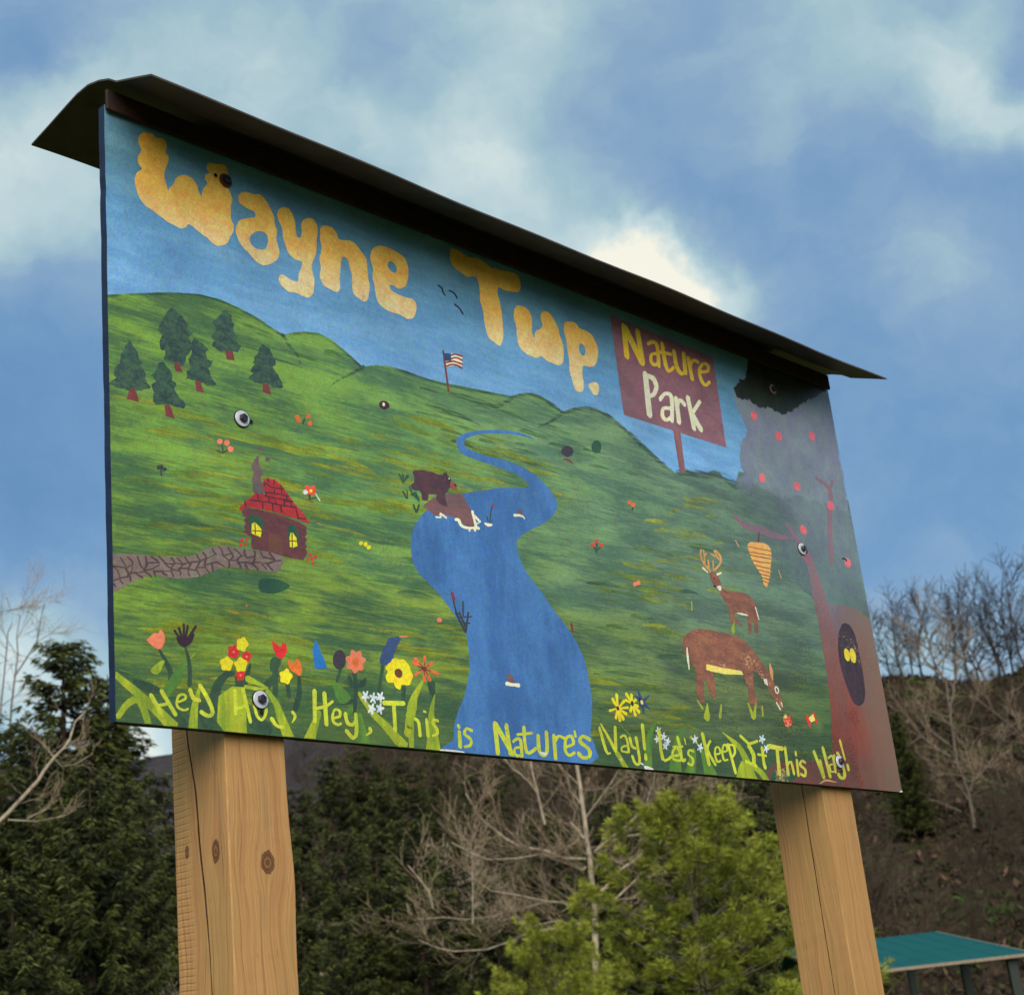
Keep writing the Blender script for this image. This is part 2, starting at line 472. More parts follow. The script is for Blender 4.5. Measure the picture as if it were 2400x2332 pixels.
def ground_height(x, y):
    x = np.asarray(x, dtype=float)
    y = np.asarray(y, dtype=float)
    dx, dy = x - CAM.x, y - CAM.y
    r = np.hypot(dx, dy)
    az = np.arctan2(dy, dx)
    off = np.arctan2(np.sin(az - YAW), np.cos(az - YAW))      # left positive
    near = 0.42 + 0.60 * sstep(0.20, 0.09, off)
    near = near * sstep(-2.4, -0.9, off) * sstep(2.4, 1.2, off)
    wob = 1 + 0.018 * np.sin(off * 31 + 1) + 0.012 * np.sin(off * 73)
    h = (44.5 + 5.5 * sstep(-.12, .05, off)) * near * wob * sstep(48, 232, r) ** 0.9
    far = sstep(-0.2, 0.12, off) * sstep(2.2, 1.2, off)
    h = h + 96 * far * sstep(290, 560, r) * (1 + 0.03 * np.sin(off * 40))
    h = h + 0.35 * np.sin(x * .31 + y * .17) * sstep(45, 70, r) + 0.5 * np.sin(x * .11 - y * .23) * sstep(45, 90, r)
    return h


def ground_material():
    m, nt, b = material('woodland_floor')
    co = new_node(nt, 'ShaderNodeNewGeometry').outputs['Position']
    sep = new_node(nt, 'ShaderNodeSeparateXYZ')
    nt.links.new(co, sep.inputs[0])
    leaf = ramp(nt, noise_node(nt, co, 0.9, 6, 0.7), [(0.3, lin(40, 35, 26)), (0.48, lin(64, 53, 38)), (0.6, lin(80, 66, 50)), (0.75, lin(54, 57, 32))])
    spots = noise_node(nt, co, 3.1, 3, 0.6)
    leaf = mixc(nt, smooth(nt, spots, 0.60, 0.70), leaf, lin(104, 78, 62))
    leaf = mixc(nt, smooth(nt, noise_node(nt, co, 0.33, 4, 0.6), 0.55, 0.7), leaf, lin(58, 66, 36))
    far = ramp(nt, noise_node(nt, co, 0.12, 5, 0.7), [(0.35, lin(52, 49, 52)), (0.6, lin(72, 66, 66)), (0.75, lin(60, 60, 56))])
    dist = vmath(nt, 'LENGTH', vmath(nt, 'SUBTRACT', co, tuple(CAM)), None, 1)
    wood = mixc(nt, smooth(nt, dist, 260.0, 380.0), leaf, far)
    grass = ramp(nt, noise_node(nt, co, 1.3, 5, 0.65), [(0.35, lin(70, 86, 40)), (0.65, lin(112, 112, 62))])
    col = mixc(nt, smooth(nt, dist, 38.0, 50.0), grass, wood)
    nt.links.new(col, b.inputs['Base Color'])
    b.inputs['Roughness'].default_value = 0.95
    b.inputs['Specular IOR Level'].default_value = 0.1
    bump_into(nt, b, noise_node(nt, co, 2.2, 6, 0.7), 0.8, 0.6)
    return m


def build_ground():
    na, radii = 200, [0.0] + list(np.geomspace(1.0, 1500, 110))
    # finer steps of azimuth in the direction of the hills
    t = np.linspace(-1, 1, na, endpoint=False)
    offs = np.sign(t) * (np.abs(t) * 0.9 + np.abs(t) ** 3 * (math.pi - 0.9))
    az = YAW + offs
    V = [(CAM.x, CAM.y, 0.0)]
    for r in radii[1:]:
        xs, ys = CAM.x + r * np.cos(az), CAM.y + r * np.sin(az)
        V += list(zip(xs, ys, ground_height(xs, ys)))
    F = [(0, 1 + k, 1 + (k + 1) % na) for k in range(na)]
    for i in range(len(radii) - 2):
        a, b = 1 + i * na, 1 + (i + 1) * na
        for k in range(na):
            k2 = (k + 1) % na
            F.append((a + k, b + k, b + k2, a + k2))
    o = link('ground', mesh_from('ground', V, F, [ground_material()], smooth_faces=True))
    tag(o, 'grass ground rising into a brown wooded hillside', kind='structure')


build_ground()


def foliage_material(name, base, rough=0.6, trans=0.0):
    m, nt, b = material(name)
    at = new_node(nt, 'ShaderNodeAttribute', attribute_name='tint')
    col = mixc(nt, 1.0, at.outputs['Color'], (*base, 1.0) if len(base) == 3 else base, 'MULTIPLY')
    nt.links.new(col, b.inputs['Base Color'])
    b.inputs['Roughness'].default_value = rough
    b.inputs['Specular IOR Level'].default_value = 0.25
    return m


def bark_material(name, c1, c2, scale=6.0):
    m, nt, b = material(name)
    co = obj_coord(nt)
    n = noise_node(nt, vmath(nt, 'MULTIPLY', co, (scale, scale, scale * .4)), 1.0, 5, 0.65)
    nt.links.new(ramp(nt, n, [(0.3, lin(*c1)), (0.65, lin(*c2))]), b.inputs['Base Color'])
    b.inputs['Roughness'].default_value = 0.85
    b.inputs['Specular IOR Level'].default_value = 0.2
    return m


LEAF = foliage_material('needles', (1, 1, 1))
BRUSH = foliage_material('brushwood', (1, 1, 1), 0.9)
BARK_DARK = bark_material('spruce_bark', (40, 30, 24), (72, 58, 48))
BARK_GREY = bark_material('grey_bark', (74, 66, 58), (118, 106, 94))
BARK_PALE = bark_material('pale_bark', (112, 100, 84), (186, 172, 150), 9.0)
BARK_TWIG = bark_material('twig_bark', (104, 90, 74), (156, 138, 114), 9.0)
BARK_FAR = bark_material('brown_bark', (52, 45, 37), (84, 73, 60))
BARK_RIDGE = bark_material('ridge_bark', (44, 42, 44), (80, 76, 76))


def unit(v):
    v = np.asarray(v, dtype=float)
    return v / np.maximum(np.linalg.norm(v, axis=-1, keepdims=True), 1e-9)


def blades(p, d, length, width, rng, curl=0.0):
    """n leaf-shaped quads from points p along directions d"""
    n = len(p)
    d = unit(d)
    side = unit(np.cross(d, rng.normal(size=(n, 3))))
    L = np.asarray(length).reshape(-1, 1)
    W = np.asarray(width).reshape(-1, 1)
    q = np.empty((n, 4, 3))
    mid = p + d * L * 0.5
    q[:, 0] = p
    q[:, 1] = mid + side * W * 0.5
    q[:, 2] = p + d * L
    q[:, 2, 2] -= curl * L[:, 0]
    q[:, 3] = mid - side * W * 0.5
    return q


def tube_lists(paths, sides=5):
    """paths: list of (points, radii); returns verts, faces"""
    V, F = [], []
    for pts, rad in paths:
        pts = [np.asarray(p, dtype=float) for p in pts]
        base = len(V)
        ns = sides if rad[0] > 0.012 else 3
        ref = np.array([0.31, 0.87, 0.12])
        for i, p in enumerate(pts):
            t = pts[min(i + 1, len(pts) - 1)] - pts[max(i - 1, 0)]
            t = t / (np.linalg.norm(t) + 1e-9)
            a = np.cross(t, ref)
            a /= np.linalg.norm(a) + 1e-9
            b = np.cross(t, a)
            for k in range(ns):
                th = 2 * math.pi * k / ns
                V.append(p + rad[i] * (math.cos(th) * a + math.sin(th) * b))
        for i in range(len(pts) - 1):
            for k in range(ns):
                k2 = (k + 1) % ns
                F.append((base + i * ns + k, base + i * ns + k2, base + (i + 1) * ns + k2, base + (i + 1) * ns + k))
    return V, F


def spruce_meshes(H, Rad, seed, base=0.04, levels=46, dark=1.0, gap=0.06):
    rng = np.random.default_rng(seed)
    Q, T = [], []
    paths = [([(0, 0, 0), (0.02 * H / 10, 0, H * .5), (0, 0, H * 0.99)], [H * .016, H * .010, 0.008])]
    for i in range(levels):
        f = base + (0.985 - base) * (i + rng.uniform(-.3, .3)) / levels
        z = H * f
        nb = 6 if f < 0.8 else 5
        for j in range(nb):
            if rng.uniform() < gap:
                continue
            a = rng.uniform(0, 2 * math.pi)
            L = Rad * (1 - f) ** 0.62 * rng.uniform(0.62, 1.12) + 0.10
            pitch = -0.30 + 0.75 * f + rng.uniform(-.12, .12)
            s = np.linspace(0.0, 1, max(4, int(L / 0.11)))
            out = L * s
            zz = z + out * math.tan(pitch) * (1 - 0.2 * s) - 0.10 * L * np.sin(s * math.pi) + 0.16 * L * s ** 3
            P0 = np.stack([np.cos(a) * out, np.sin(a) * out, zz], 1)
            paths.append(([P0[0], P0[len(s) // 2], P0[-1]], [0.018 * (1 - f) + .008, 0.010, 0.004]))
            keep = s > 0.18
            P1 = P0[keep]
            sk = s[keep]
            n = len(P1)
            dirv = np.array([math.cos(a), math.sin(a), 0.0])
            sid = np.array([-math.sin(a), math.cos(a), 0.0])
            for sg in (-1, 1, 0):
                for rep in range(4):
                    d = dirv * rng.uniform(.4, .9, (n, 1)) + sid * sg * rng.uniform(.6, 1.2, (n, 1)) + np.array([0, 0, 1]) * rng.uniform(-.75, .08, (n, 1))
                    ll = (0.16 + 0.42 * L * 0.35 * (1 - sk * .75)) * rng.uniform(.6, 1.2, n)
                    if sg == 0:
                        ll *= 0.6
                    Q.append(blades(P1 + rng.normal(0, .035, (n, 3)), d, ll, 0.030 + ll * .10, rng, 0.14))
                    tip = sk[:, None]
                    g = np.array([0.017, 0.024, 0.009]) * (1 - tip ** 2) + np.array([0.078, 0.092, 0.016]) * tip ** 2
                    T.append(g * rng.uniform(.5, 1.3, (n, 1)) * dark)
    Q = np.concatenate(Q)
    T = np.concatenate(T)
    V, F = tube_lists(paths)
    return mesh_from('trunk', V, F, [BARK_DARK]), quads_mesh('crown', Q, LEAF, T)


def pine_meshes(H, Rad, seed):
    """young white pine: whorls of rising boughs that end in tufts of long soft needles"""
    rng = np.random.default_rng(seed)
    paths = [([(0, 0, 0), (0.05, 0, H * .5), (0, 0.02, H)], [H * .014, H * .009, 0.012])]
    tp, td, tt = [], [], []
    z = H * 0.05
    while z < H * 0.97:
        f = z / H
        nb = rng.integers(5, 8)
        a0 = rng.uniform(0, 6.28)
        for j in range(nb):
            a = a0 + j * 6.28 / nb + rng.uniform(-.3, .3)
            L = Rad * (1 - f) ** 0.68 * rng.uniform(.65, 1.12) + 0.22
            up = 0.16 + 0.65 * f + rng.uniform(-.15, .2)
            s = np.linspace(0, 1, 7)
            P0 = np.stack([np.cos(a) * L * s, np.sin(a) * L * s, z + L * s * math.tan(up) * (.6 + .4 * s)], 1)
            paths.append(([P0[0], P0[3], P0[6]], [0.022 * (1 - f) + .008, 0.012, 0.005]))
            dv = np.array([math.cos(a), math.sin(a), .35])
            sv = np.array([-math.sin(a), math.cos(a), .1])
            nt_ = int(18 + L * 34)
            cu = rng.uniform(.3, 1, 7) ** .7
            cw = rng.normal(0, .30, 7)
            pick = rng.integers(0, 7, nt_)
            u = np.clip(cu[pick] + rng.normal(0, .035, nt_), .1, 1.02)
            base = np.stack([np.interp(u, s, P0[:, k]) for k in range(3)], 1)
            w = (cw[pick] + rng.normal(0, .05, nt_))[:, None] * L * (1.05 - u[:, None] * .6)
            pt = base + sv * w + np.array([0, 0, 1]) * rng.uniform(-.08, .18, (nt_, 1)) - dv * np.abs(w) * -.15
            tp.append(pt)
            td.append(dv + sv * np.sign(w) * .5 + np.array([0, 0, .5]) + rng.normal(0, .25, (nt_, 3)))
            tt.append(u)
        z += H * rng.uniform(.045, .065) * (1.25 - .5 * f)
    # the leading shoots
    for k in range(10):
        tp.append(np.array([[rng.normal(0, .06), rng.normal(0, .06), H * (0.93 + .012 * k)]]))
        td.append(np.array([[rng.normal(0, .4), rng.normal(0, .4), 1.0]]))
        tt.append(np.array([1.0]))
    tp, td, tt = np.concatenate(tp), unit(np.concatenate(td)), np.concatenate(tt)
    Q, T = [], []
    shade = rng.uniform(.5, 1.4, (len(tp), 1))
    for k in range(20):
        d = td + rng.normal(0, .55, tp.shape)
        Q.append(blades(tp, d, rng.uniform(.10, .19, len(tp)), rng.uniform(.006, .011, len(tp)), rng, 0.05))
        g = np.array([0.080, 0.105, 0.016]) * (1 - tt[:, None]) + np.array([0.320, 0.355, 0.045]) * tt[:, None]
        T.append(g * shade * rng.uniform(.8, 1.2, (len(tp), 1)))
    V, F = tube_lists(paths)
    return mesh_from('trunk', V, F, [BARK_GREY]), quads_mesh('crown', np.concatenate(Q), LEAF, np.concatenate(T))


def grow(rng, paths, p, d, length, rad, depth, up=0.15, spread=0.75, minr=0.006, wob=.11):
    n = max(3, int(4 + depth))
    pts, rr = [p], [rad]
    step = length / n
    kids = []
    for i in range(n):
        d = d + rng.normal(0, wob, 3) + np.array([0, 0, up * .5])
        d = d / np.linalg.norm(d)
        p = p + d * step
        pts.append(p)
        rr.append(max(minr * .8, rad * (1 - .62 * (i + 1) / n)))
        if depth > 0 and i >= 1:
            kids.append((p, d, rr[-1], (i + 1) / n))
    paths.append((pts, rr))
    for p1, d1, r1, t in kids:
        for _ in range(2 if rng.uniform() < .55 else 1):
            ax = rng.normal(size=3)
            ax -= ax.dot(d1) * d1
            ax /= np.linalg.norm(ax) + 1e-9
            nd = d1 + ax * spread * rng.uniform(.7, 1.3)
            grow(rng, paths, p1, nd / np.linalg.norm(nd), length * rng.uniform(.38, .62), max(minr, r1 * .62), depth - 1, up, spread, minr, wob)


def bare_tree_meshes(H, seed, bark, depth=3, minr=0.012, spread=.7, crown_from=.3, per=3):
    rng = np.random.default_rng(seed)
    trunk, twigs = [], []
    p = np.zeros(3)
    d = np.array([rng.normal(0, .06), rng.normal(0, .06), 1.0])
    n = 9
    pts, rr = [p], [H * .013]
    for i in range(n):
        d = d + rng.normal(0, .07, 3)
        d[2] = max(d[2], .8)
        d /= np.linalg.norm(d)
        p = p + d * H * .82 / n
        pts.append(p)
        rr.append(H * .013 * (1 - .8 * (i + 1) / n))
        f = (i + 1) / n
        if f > crown_from:
            for _ in range(per):
                a = rng.uniform(0, 6.28)
                nd = np.array([math.cos(a), math.sin(a), rng.uniform(.5, 1.3)])
                grow(rng, twigs, p, nd / np.linalg.norm(nd), H * rng.uniform(.2, .36) * (1.25 - .6 * f), max(minr, rr[-1] * .55), depth - 1, .12, spread, minr)
    grow(rng, twigs, p, d, H * .2, rr[-1], depth - 1, .1, spread, minr)
    trunk.append((pts, rr))
    V, F = tube_lists(trunk, 6)
    V2, F2 = tube_lists(twigs, 4)
    return mesh_from('trunk', V, F, [bark]), mesh_from('branches', V2, F2, [bark])


def plant(name, parts, loc, scale=1.0, rot=0.0, label=None, cat='tree', group=None):
    """parts: [(name, mesh), ...]; one Empty at the foot of the tree carries them"""
    o = bpy.data.objects.new(name, None)
    C.objects.link(o)
    o.location = loc
    o.rotation_euler = (0, 0, rot)
    o.scale = (scale,) * 3 if not hasattr(scale, '__len__') else scale
    tag(o, label, cat, group)
    for nm, me in parts:
        link(nm, me, o)
    return o
# ------------------------------------------------------------------ trees
rnd = random.Random(7)


def on_ground(px, d, row=1950, sink=0.1):
    p = spot(px, row, d)
    return Vector((p.x, p.y, float(ground_height(p.x, p.y)) - sink))


def height_to(px, py, d):
    """height above its foot of something whose top is seen at (px, py) at distance d"""
    return spot(px, py, d).z - on_ground(px, d, py).z


SPR = [spruce_meshes(12.0, 2.9, 11, dark=1.0), spruce_meshes(12.0, 3.5, 12, dark=.95, gap=.1), spruce_meshes(12.0, 2.5, 13, dark=1.05)]
THIN = spruce_meshes(12.0, 1.9, 14, levels=84, gap=.05)


def spruce(px, py, d, var, label, group=None, wide=1.0, name='spruce_tree'):
    H = height_to(px, py, d)
    k = H / 12.0
    src = THIN if var == 3 else SPR[var]
    return plant(name, (('trunk', src[0]), ('crown', src[1])), on_ground(px, d, py), (k * wide, k * wide, k), rnd.uniform(0, 6.28), label, 'tree', group)


spruce(148, 1490, 34, 3, 'tall narrow spruce standing against the sky left of the board', wide=1.35)
spruce(252, 1568, 36, 3, 'spruce whose tip reaches up behind the left edge of the board', wide=1.15)
spruce(-20, 1650, 28, 1, 'broad dark spruce at the left edge of the picture')
spruce(75, 1690, 24, 0, 'dark spruce in front of the tall narrow one', wide=1.15)
spruce(210, 1780, 23, 1, 'low spruce with drooping boughs left of the left post', wide=.95)
spruce(300, 1822, 29, 0, 'small spruce with a bare gap above it beside the left post', wide=.9)
spruce(382, 1800, 34, 2, 'slender spruce half hidden by the left post', wide=1.1)
spruce(30, 2020, 17, 2, 'young spruce in the lower left corner', wide=1.2)
ORD = 'first second third fourth fifth sixth seventh eighth ninth tenth eleventh twelfth thirteenth fourteenth fifteenth sixteenth'.split()
dark_group = 'dark spruces between the posts'
for k, (px, py, d, v, w) in enumerate(sorted([(610, 1900, 40, 0, 1.1), (700, 1985, 35, 1, 1.0), (790, 1930, 42, 0, 1.1), (880, 1990, 44, 2, 1.4), (960, 1905, 49, 1, 1.1), (1060, 1960, 46, 0, 1.1),
                        (1150, 2050, 43, 1, 1.0), (640, 2090, 29, 1, 1.0), (800, 2150, 30, 0, 1.0), (980, 2080, 42, 1, 1.1), (1270, 1900, 52, 0, 1.2), (1400, 1850, 56, 1, 1.1)])):
    spruce(px, py, d, v, '%s dark spruce of the thicket, counted from the left post' % ORD[k], dark_group, w)
for k, (px, py, d, v, w) in enumerate(sorted([(1500, 1775, 60, 1, 1.2), (1590, 1790, 56, 0, 1.3), (1760, 1800, 58, 1, 1.2), (1840, 1830, 52, 0, 1.2), (1680, 1800, 50, 1, 1.1)])):
    spruce(px, py, d, v, '%s from the left of the dark evergreens behind the bright pine' % ORD[k], 'dark evergreens behind the pine', w)
spruce(2092, 1668, 112, 3, 'narrow dark cedar beside the lower right corner of the board', wide=1.3, name='cedar_tree')

pine = pine_meshes(7.0, 3.1, 5)
d = 24.0
H = height_to(1668, 1905, d)
plant('pine_tree', (('trunk', pine[0]), ('crown', pine[1])), on_ground(1600, d, 1905), (H / 7 * 1.34, H / 7 * 1.34, H / 7), 1.0, 'bright yellow green pine in front of the bare white tree', 'tree')
d = 21.0
H = height_to(1290, 2200, d)
plant('pine_tree', (('trunk', pine[0]), ('crown', pine[1])), on_ground(1290, d, 2200), (H / 7 * 1.15, H / 7 * 1.15, H / 7), 3.1, 'low bushy pine at the bottom edge left of the tall pine', 'tree')


# ---- bare trees traced limb by limb
def traced_tree(name, label, d, frame, trunk, limbs, bark, seed, twig=(0.9, 2), foot=None, spread=.7, minr=.008, up=.1):
    ox, oy, s = frame
    rng = np.random.default_rng(seed)
    gx = on_ground(ox + trunk[0][0][0][0] / s, d, oy + trunk[0][0][0][1] / s)
    org = np.array(gx)
    px = d / FPX / s                                       # metres per frame pixel
    out_t, out_b, out_w = [], [], []
    back = np.array([FWD.x, FWD.y, 0.0])
    back /= np.linalg.norm(back)

    def path(pts, w, slope):
        P = []
        L = 0.0
        for i, (x, y) in enumerate(pts):
            if i:
                L += math.dist(pts[i - 1], (x, y)) * px
            q = np.array(spot(ox + x / s, oy + y / s, d)) - org + back * (L * slope)
            P.append(q)
        w = w if isinstance(w, (list, tuple)) else (w, w * .4)
        rad = [max(minr, (w[0] + (w[1] - w[0]) * i / max(1, len(P) - 1)) * px / 2) for i in range(len(P))]
        return P, rad
    for k, (pts, w) in enumerate(trunk):
        P, rad = path(pts, w, 0.0)
        if k == 0:
            P = [np.array([P[0][0], P[0][1], 0.0])] + P
            rad = [rad[0] * 1.15] + rad
        out_t.append((P, rad))
        for i in range(1, len(P)):
            if k > 0 or i > 2:
                grow(rng, out_w, P[i], unit(rng.normal(size=3) + np.array([0, 0, .5])), twig[0], max(minr, rad[i] * .3), 1, up, spread, minr)
    for pts, w in limbs:
        P, rad = path(pts, w, rng.uniform(-.55, .55))
        out_b.append((P, rad))
        for i in range(1, len(P)):
            t = unit(np.array(P[i]) - np.array(P[i - 1]))
            for _ in range(2):
                dv = t + rng.normal(0, .55, 3) + np.array([0, 0, .25])
                q = P[i - 1] + (P[i] - P[i - 1]) * rng.uniform(.1, 1)
                grow(rng, out_w, q, unit(dv), twig[0] * rng.uniform(.5, 1.2), max(minr, rad[i] * .5), twig[1] if rng.uniform() < .3 else 1, up, spread, minr)
    V, F = tube_lists(out_t, 7)
    V3, F3 = tube_lists(out_w, 4)
    o = plant(name, (('trunk', mesh_from('trunk', V, F, [bark], smooth_faces=True)), ('twigs', mesh_from('twigs', V3, F3, [BARK_TWIG]))), gx, 1.0, 0.0, label, 'tree')
    o.children[1]['kind'] = 'stuff'
    for b in out_b:
        V2, F2 = tube_lists([b], 5)
        link('branch', mesh_from('branch', V2, F2, [bark], smooth_faces=True), o)
    return o


Z4, Z3 = (1200, 1732, 2.8), (650, 1700, 3.0127)


def z3(*pts):                                              # z3 frame points in z4 frame coordinates
    return [((650 + x / 3.0127 - 1200) * 2.8, (1700 + y / 3.0127 - 1732) * 2.8) for x, y in pts]


traced_tree('bare_tree', 'bare white barked tree with arching limbs between the two posts', 34.0, Z4,
            [([(548, 1640), (545, 1200), (540, 1050), (520, 900), (510, 780), (490, 650), (470, 480), (450, 330), (425, 170), (400, 40), (385, -120)], (46, 18)),
             ([(215, 560), (190, 450), (165, 340), (130, 200), (118, 100), (110, -20)], (20, 10))],
            [([(490, 785), (340, 775), (230, 720), (130, 700), (20, 650)] + z3((1800, 880), (1600, 750), (1420, 600), (1300, 400)), (20, 8)),
             ([(470, 650), (440, 600), (380, 540)], (16, 10)),
             ([(485, 840), (460, 860), (330, 810), (200, 765), (60, 800)] + z3((1890, 930), (1700, 970), (1500, 985), (1400, 950), (1260, 880)), (16, 7)),
             ([(530, 1150), (430, 1110), (330, 1060), (230, 1050), (100, 1080), (0, 1110)] + z3((1700, 1270), (1500, 1310), (1300, 1325), (1130, 1300), (900, 1310)), (20, 8)),
             (z3((1904, 1240), (1700, 1190), (1500, 1150), (1380, 1060), (1330, 1000)), (12, 7)),
             ([(530, 1260), (450, 1210), (380, 1235), (200, 1265), (90, 1300), (0, 1340)] + z3((1700, 1530), (1500, 1610), (1280, 1630), (1170, 1610), (1050, 1560)), (18, 7)),
             ([(535, 1240), (420, 1215), (300, 1180), (140, 1210), (20, 1180)], (12, 6)),
             ([(545, 735), (640, 660), (750, 580), (860, 480), (920, 330), (930, 200)], (20, 8)),
             ([(530, 1050), (620, 960), (720, 840), (790, 790), (850, 740), (880, 640), (895, 560), (900, 400), (920, 260)], (22, 9)),
             ([(540, 740), (650, 780), (730, 810)], (12, 8)), ([(560, 1120), (680, 1050), (810, 930), (930, 790), (1000, 740), (1130, 650), (1250, 590), (1330, 520)], (16, 7)),
             ([(600, 690), (720, 650), (860, 640), (1000, 600), (1130, 540), (1180, 470)], (13, 7)), ([(480, 520), (560, 420), (640, 320), (690, 240)], (12, 6)),
             ([(165, 350), (110, 280), (60, 230), (0, 190), (-60, 110)], (12, 7)), ([(440, 300), (340, 210), (270, 120)], (10, 6)), ([(450, 420), (380, 340), (365, 250)], (10, 6)),
             (z3((1380, 1400), (1375, 1150), (1365, 950), (1350, 800), (1400, 700)), (9, 5)), (z3((1100, 1290), (1060, 1150), (960, 1030), (910, 970)), (9, 5))],
            BARK_PALE, 21, (1.0, 2), minr=.0052)

Z5 = (1950, 1250, 3.809)


def z6(*pts):
    return [((x / 3.271) * 3.809, (1750 - 1250 + y / 3.271) * 3.809) for x, y in pts]


traced_tree('bare_tree', 'pale bare tree with forked limbs right of the board', 112.0, Z5,
            [(z6((1090, 640), (1085, 560), (1060, 420), (1045, 340), (1000, 230), (960, 130), (940, 0)) + [(1060, 1650), (1040, 1520), (1020, 1330), (980, 1270), (900, 1120), (860, 960), (800, 800), (760, 560)], (36, 9))],
            [(z6((1060, 340), (1090, 250), (1180, 170), (1260, 60)), (26, 12)), (z6((990, 225), (870, 205), (800, 165), (720, 145)), (20, 9)), (z6((990, 495), (860, 420), (760, 375)), (16, 8)),
             (z6((910, 75), (800, 10)) + [(860, 1860), (780, 1780), (690, 1640), (580, 1490)], (20, 9)), ([(1085, 1790), (1200, 1670), (1230, 1600)], (16, 8)),
             ([(1040, 1880), (880, 1720), (790, 1590), (700, 1400)], (18, 8)), ([(1050, 1700), (960, 1660), (900, 1520), (880, 1450)], (14, 8)),
             ([(1050, 1560), (1090, 1440), (1110, 1300), (1150, 1150), (1230, 1060), (1250, 950)], (20, 9)), ([(980, 1270), (1010, 1120), (1100, 900), (1090, 760)], (16, 8)),
             ([(1000, 1290), (860, 1180), (770, 1000), (640, 880), (480, 700)], (18, 8)), (z6((1470, 380), (1380, 330), (1270, 310), (1180, 305)), (16, 9)),
             (z6((1500, 300), (1440, 250), (1330, 180), (1220, 120), (1090, 20)), (18, 9)), ([(1800, 1900), (1714, 1800), (1600, 1660), (1400, 1460), (1310, 1330)], (16, 9)), ([(1530, 1860), (1580, 1720), (1600, 1560)], (10, 7))],
            BARK_GREY, 31, (2.0, 2), minr=.013)

traced_tree('fallen_birch', 'pale leaning birch stem in front of the spruces at the left', 20.0, (0, 1732, 3.173),
            [([(-40, 640), (60, 550), (180, 420), (290, 300), (330, 230), (410, 130), (480, 60), (520, 0), (560, -130), (640, -210)], (34, 10))],
            [([(395, 130), (365, 90), (360, 55)], (12, 6)), ([(100, 500), (220, 440), (300, 440)], (9, 5)), ([(60, 600), (240, 600), (420, 550), (510, 490)], (12, 5)), ([(200, 590), (330, 520), (390, 460)], (9, 5)),
             ([(410, 150), (460, 205), (560, 190), (700, 110)], (9, 5)), ([(480, 70), (560, 60), (640, 40)], (8, 5))],
            BARK_PALE, 41, (.3, 1), minr=.003, spread=.6)

traced_tree('bare_sapling', 'thin bare sapling against the pale sky at the left edge', 42.0, (0, 1350, 3.807),
            [([(90, 1400), (100, 1170), (130, 930), (160, 700), (150, 540), (180, 350)], (20, 7)), ([(128, 900), (240, 730), (330, 580), (350, 480), (380, 300), (400, 250)], (15, 6)),
             ([(2, 1250), (10, 1150), (30, 950), (60, 650), (70, 500), (110, 420)], (18, 7))],
            [([(0, 320), (160, 300), (290, 240), (400, 245)], (8, 5)), ([(120, 300), (190, 270), (240, 180), (280, 80)], (8, 5)), ([(150, 700), (60, 560), (20, 460)], (7, 5)), ([(330, 590), (420, 540), (500, 500)], (7, 5)),
             ([(155, 560), (220, 470), (290, 390)], (7, 5)), ([(60, 650), (-30, 560), (-60, 450)], (7, 5)), ([(0, 1170), (100, 1110), (260, 1000)], (8, 5))],
            BARK_GREY, 51, (.8, 1), minr=.006)

BARE = [bare_tree_meshes(11.0, 60 + k, BARK_FAR, 3, 0.016, .7, (.2, .3, .4, .25, .35)[k]) for k in range(5)]
RIDGE = [bare_tree_meshes(11.0, 80 + k, BARK_RIDGE, 2, 0.026, .75, .22, 3 + k % 2) for k in range(4)]
PALE = [bare_tree_meshes(9.0, 90 + k, BARK_PALE, 3, 0.012, .7, .3) for k in range(2)]
# along the crest on the right, seen against the sky
for n_, (px, d, k) in enumerate(sorted([(2035, 186, 0.87), (2075, 192, 0.92), (2110, 188, 1.01), (2150, 194, 1.15), (2190, 185, 0.97), (2225, 197, 1.01), (2262, 190, 1.20), (2300, 186, 0.97), (2330, 195, 1.24), (2365, 189, 1.20),
                 (2398, 186, 1.15), (2440, 192, 1.24), (2010, 190, 0.83), (2130, 202, 0.92), (2280, 204, 1.10), (2350, 204, 1.10)])):
    src = RIDGE[rnd.randrange(4)]
    plant('ridge_tree', (('trunk', src[0]), ('branches', src[1])), on_ground(px, d, 1540), k * rnd.uniform(.95, 1.1), rnd.uniform(0, 6.28), '%s bare tree on the hill crest, counted from the board to the right' % ORD[n_], 'tree', 'bare trees along the hill crest')
for n_, px in enumerate((2500, 2550, 2610, 2660, 2730, 2790, 2850, 2930, 3010, 3100, 3200)):
    src = RIDGE[n_ % 4]
    plant('ridge_tree', (('trunk', src[0]), ('branches', src[1])), on_ground(px, 188 + 4 * (n_ % 3), 1540), rnd.uniform(.95, 1.2), rnd.uniform(0, 6.28), '%s bare crest tree past the right edge of the picture' % ORD[n_], 'tree', 'bare trees past the right edge')
# the bare wood on the slope
for i in range(150):
    px = rnd.uniform(560, 2000) if i < 90 else rnd.uniform(1950, 3000)
    dd = 55 + 150 * rnd.random() ** .8 if i < 90 else rnd.uniform(75, 185)
    src = BARE[rnd.randrange(5)]
    plant('woodland_tree', (('trunk', src[0]), ('branches', src[1])), on_ground(px, dd), rnd.uniform(.45, .95) if i < 90 else rnd.uniform(.25, .5), rnd.uniform(0, 6.28), 'bare brown tree in the wood on the hillside', 'tree', 'bare trees on the hillside')
for i in range(26):
    px = rnd.uniform(255, 760)
    dd = rnd.uniform(60, 110)
    src = BARE[rnd.randrange(5)]
    plant('woodland_tree', (('trunk', src[0]), ('branches', src[1])), on_ground(px, dd), rnd.uniform(.4, .8), rnd.uniform(0, 6.28), 'bare brown tree in the wood on the hillside', 'tree', 'bare trees on the hillside')
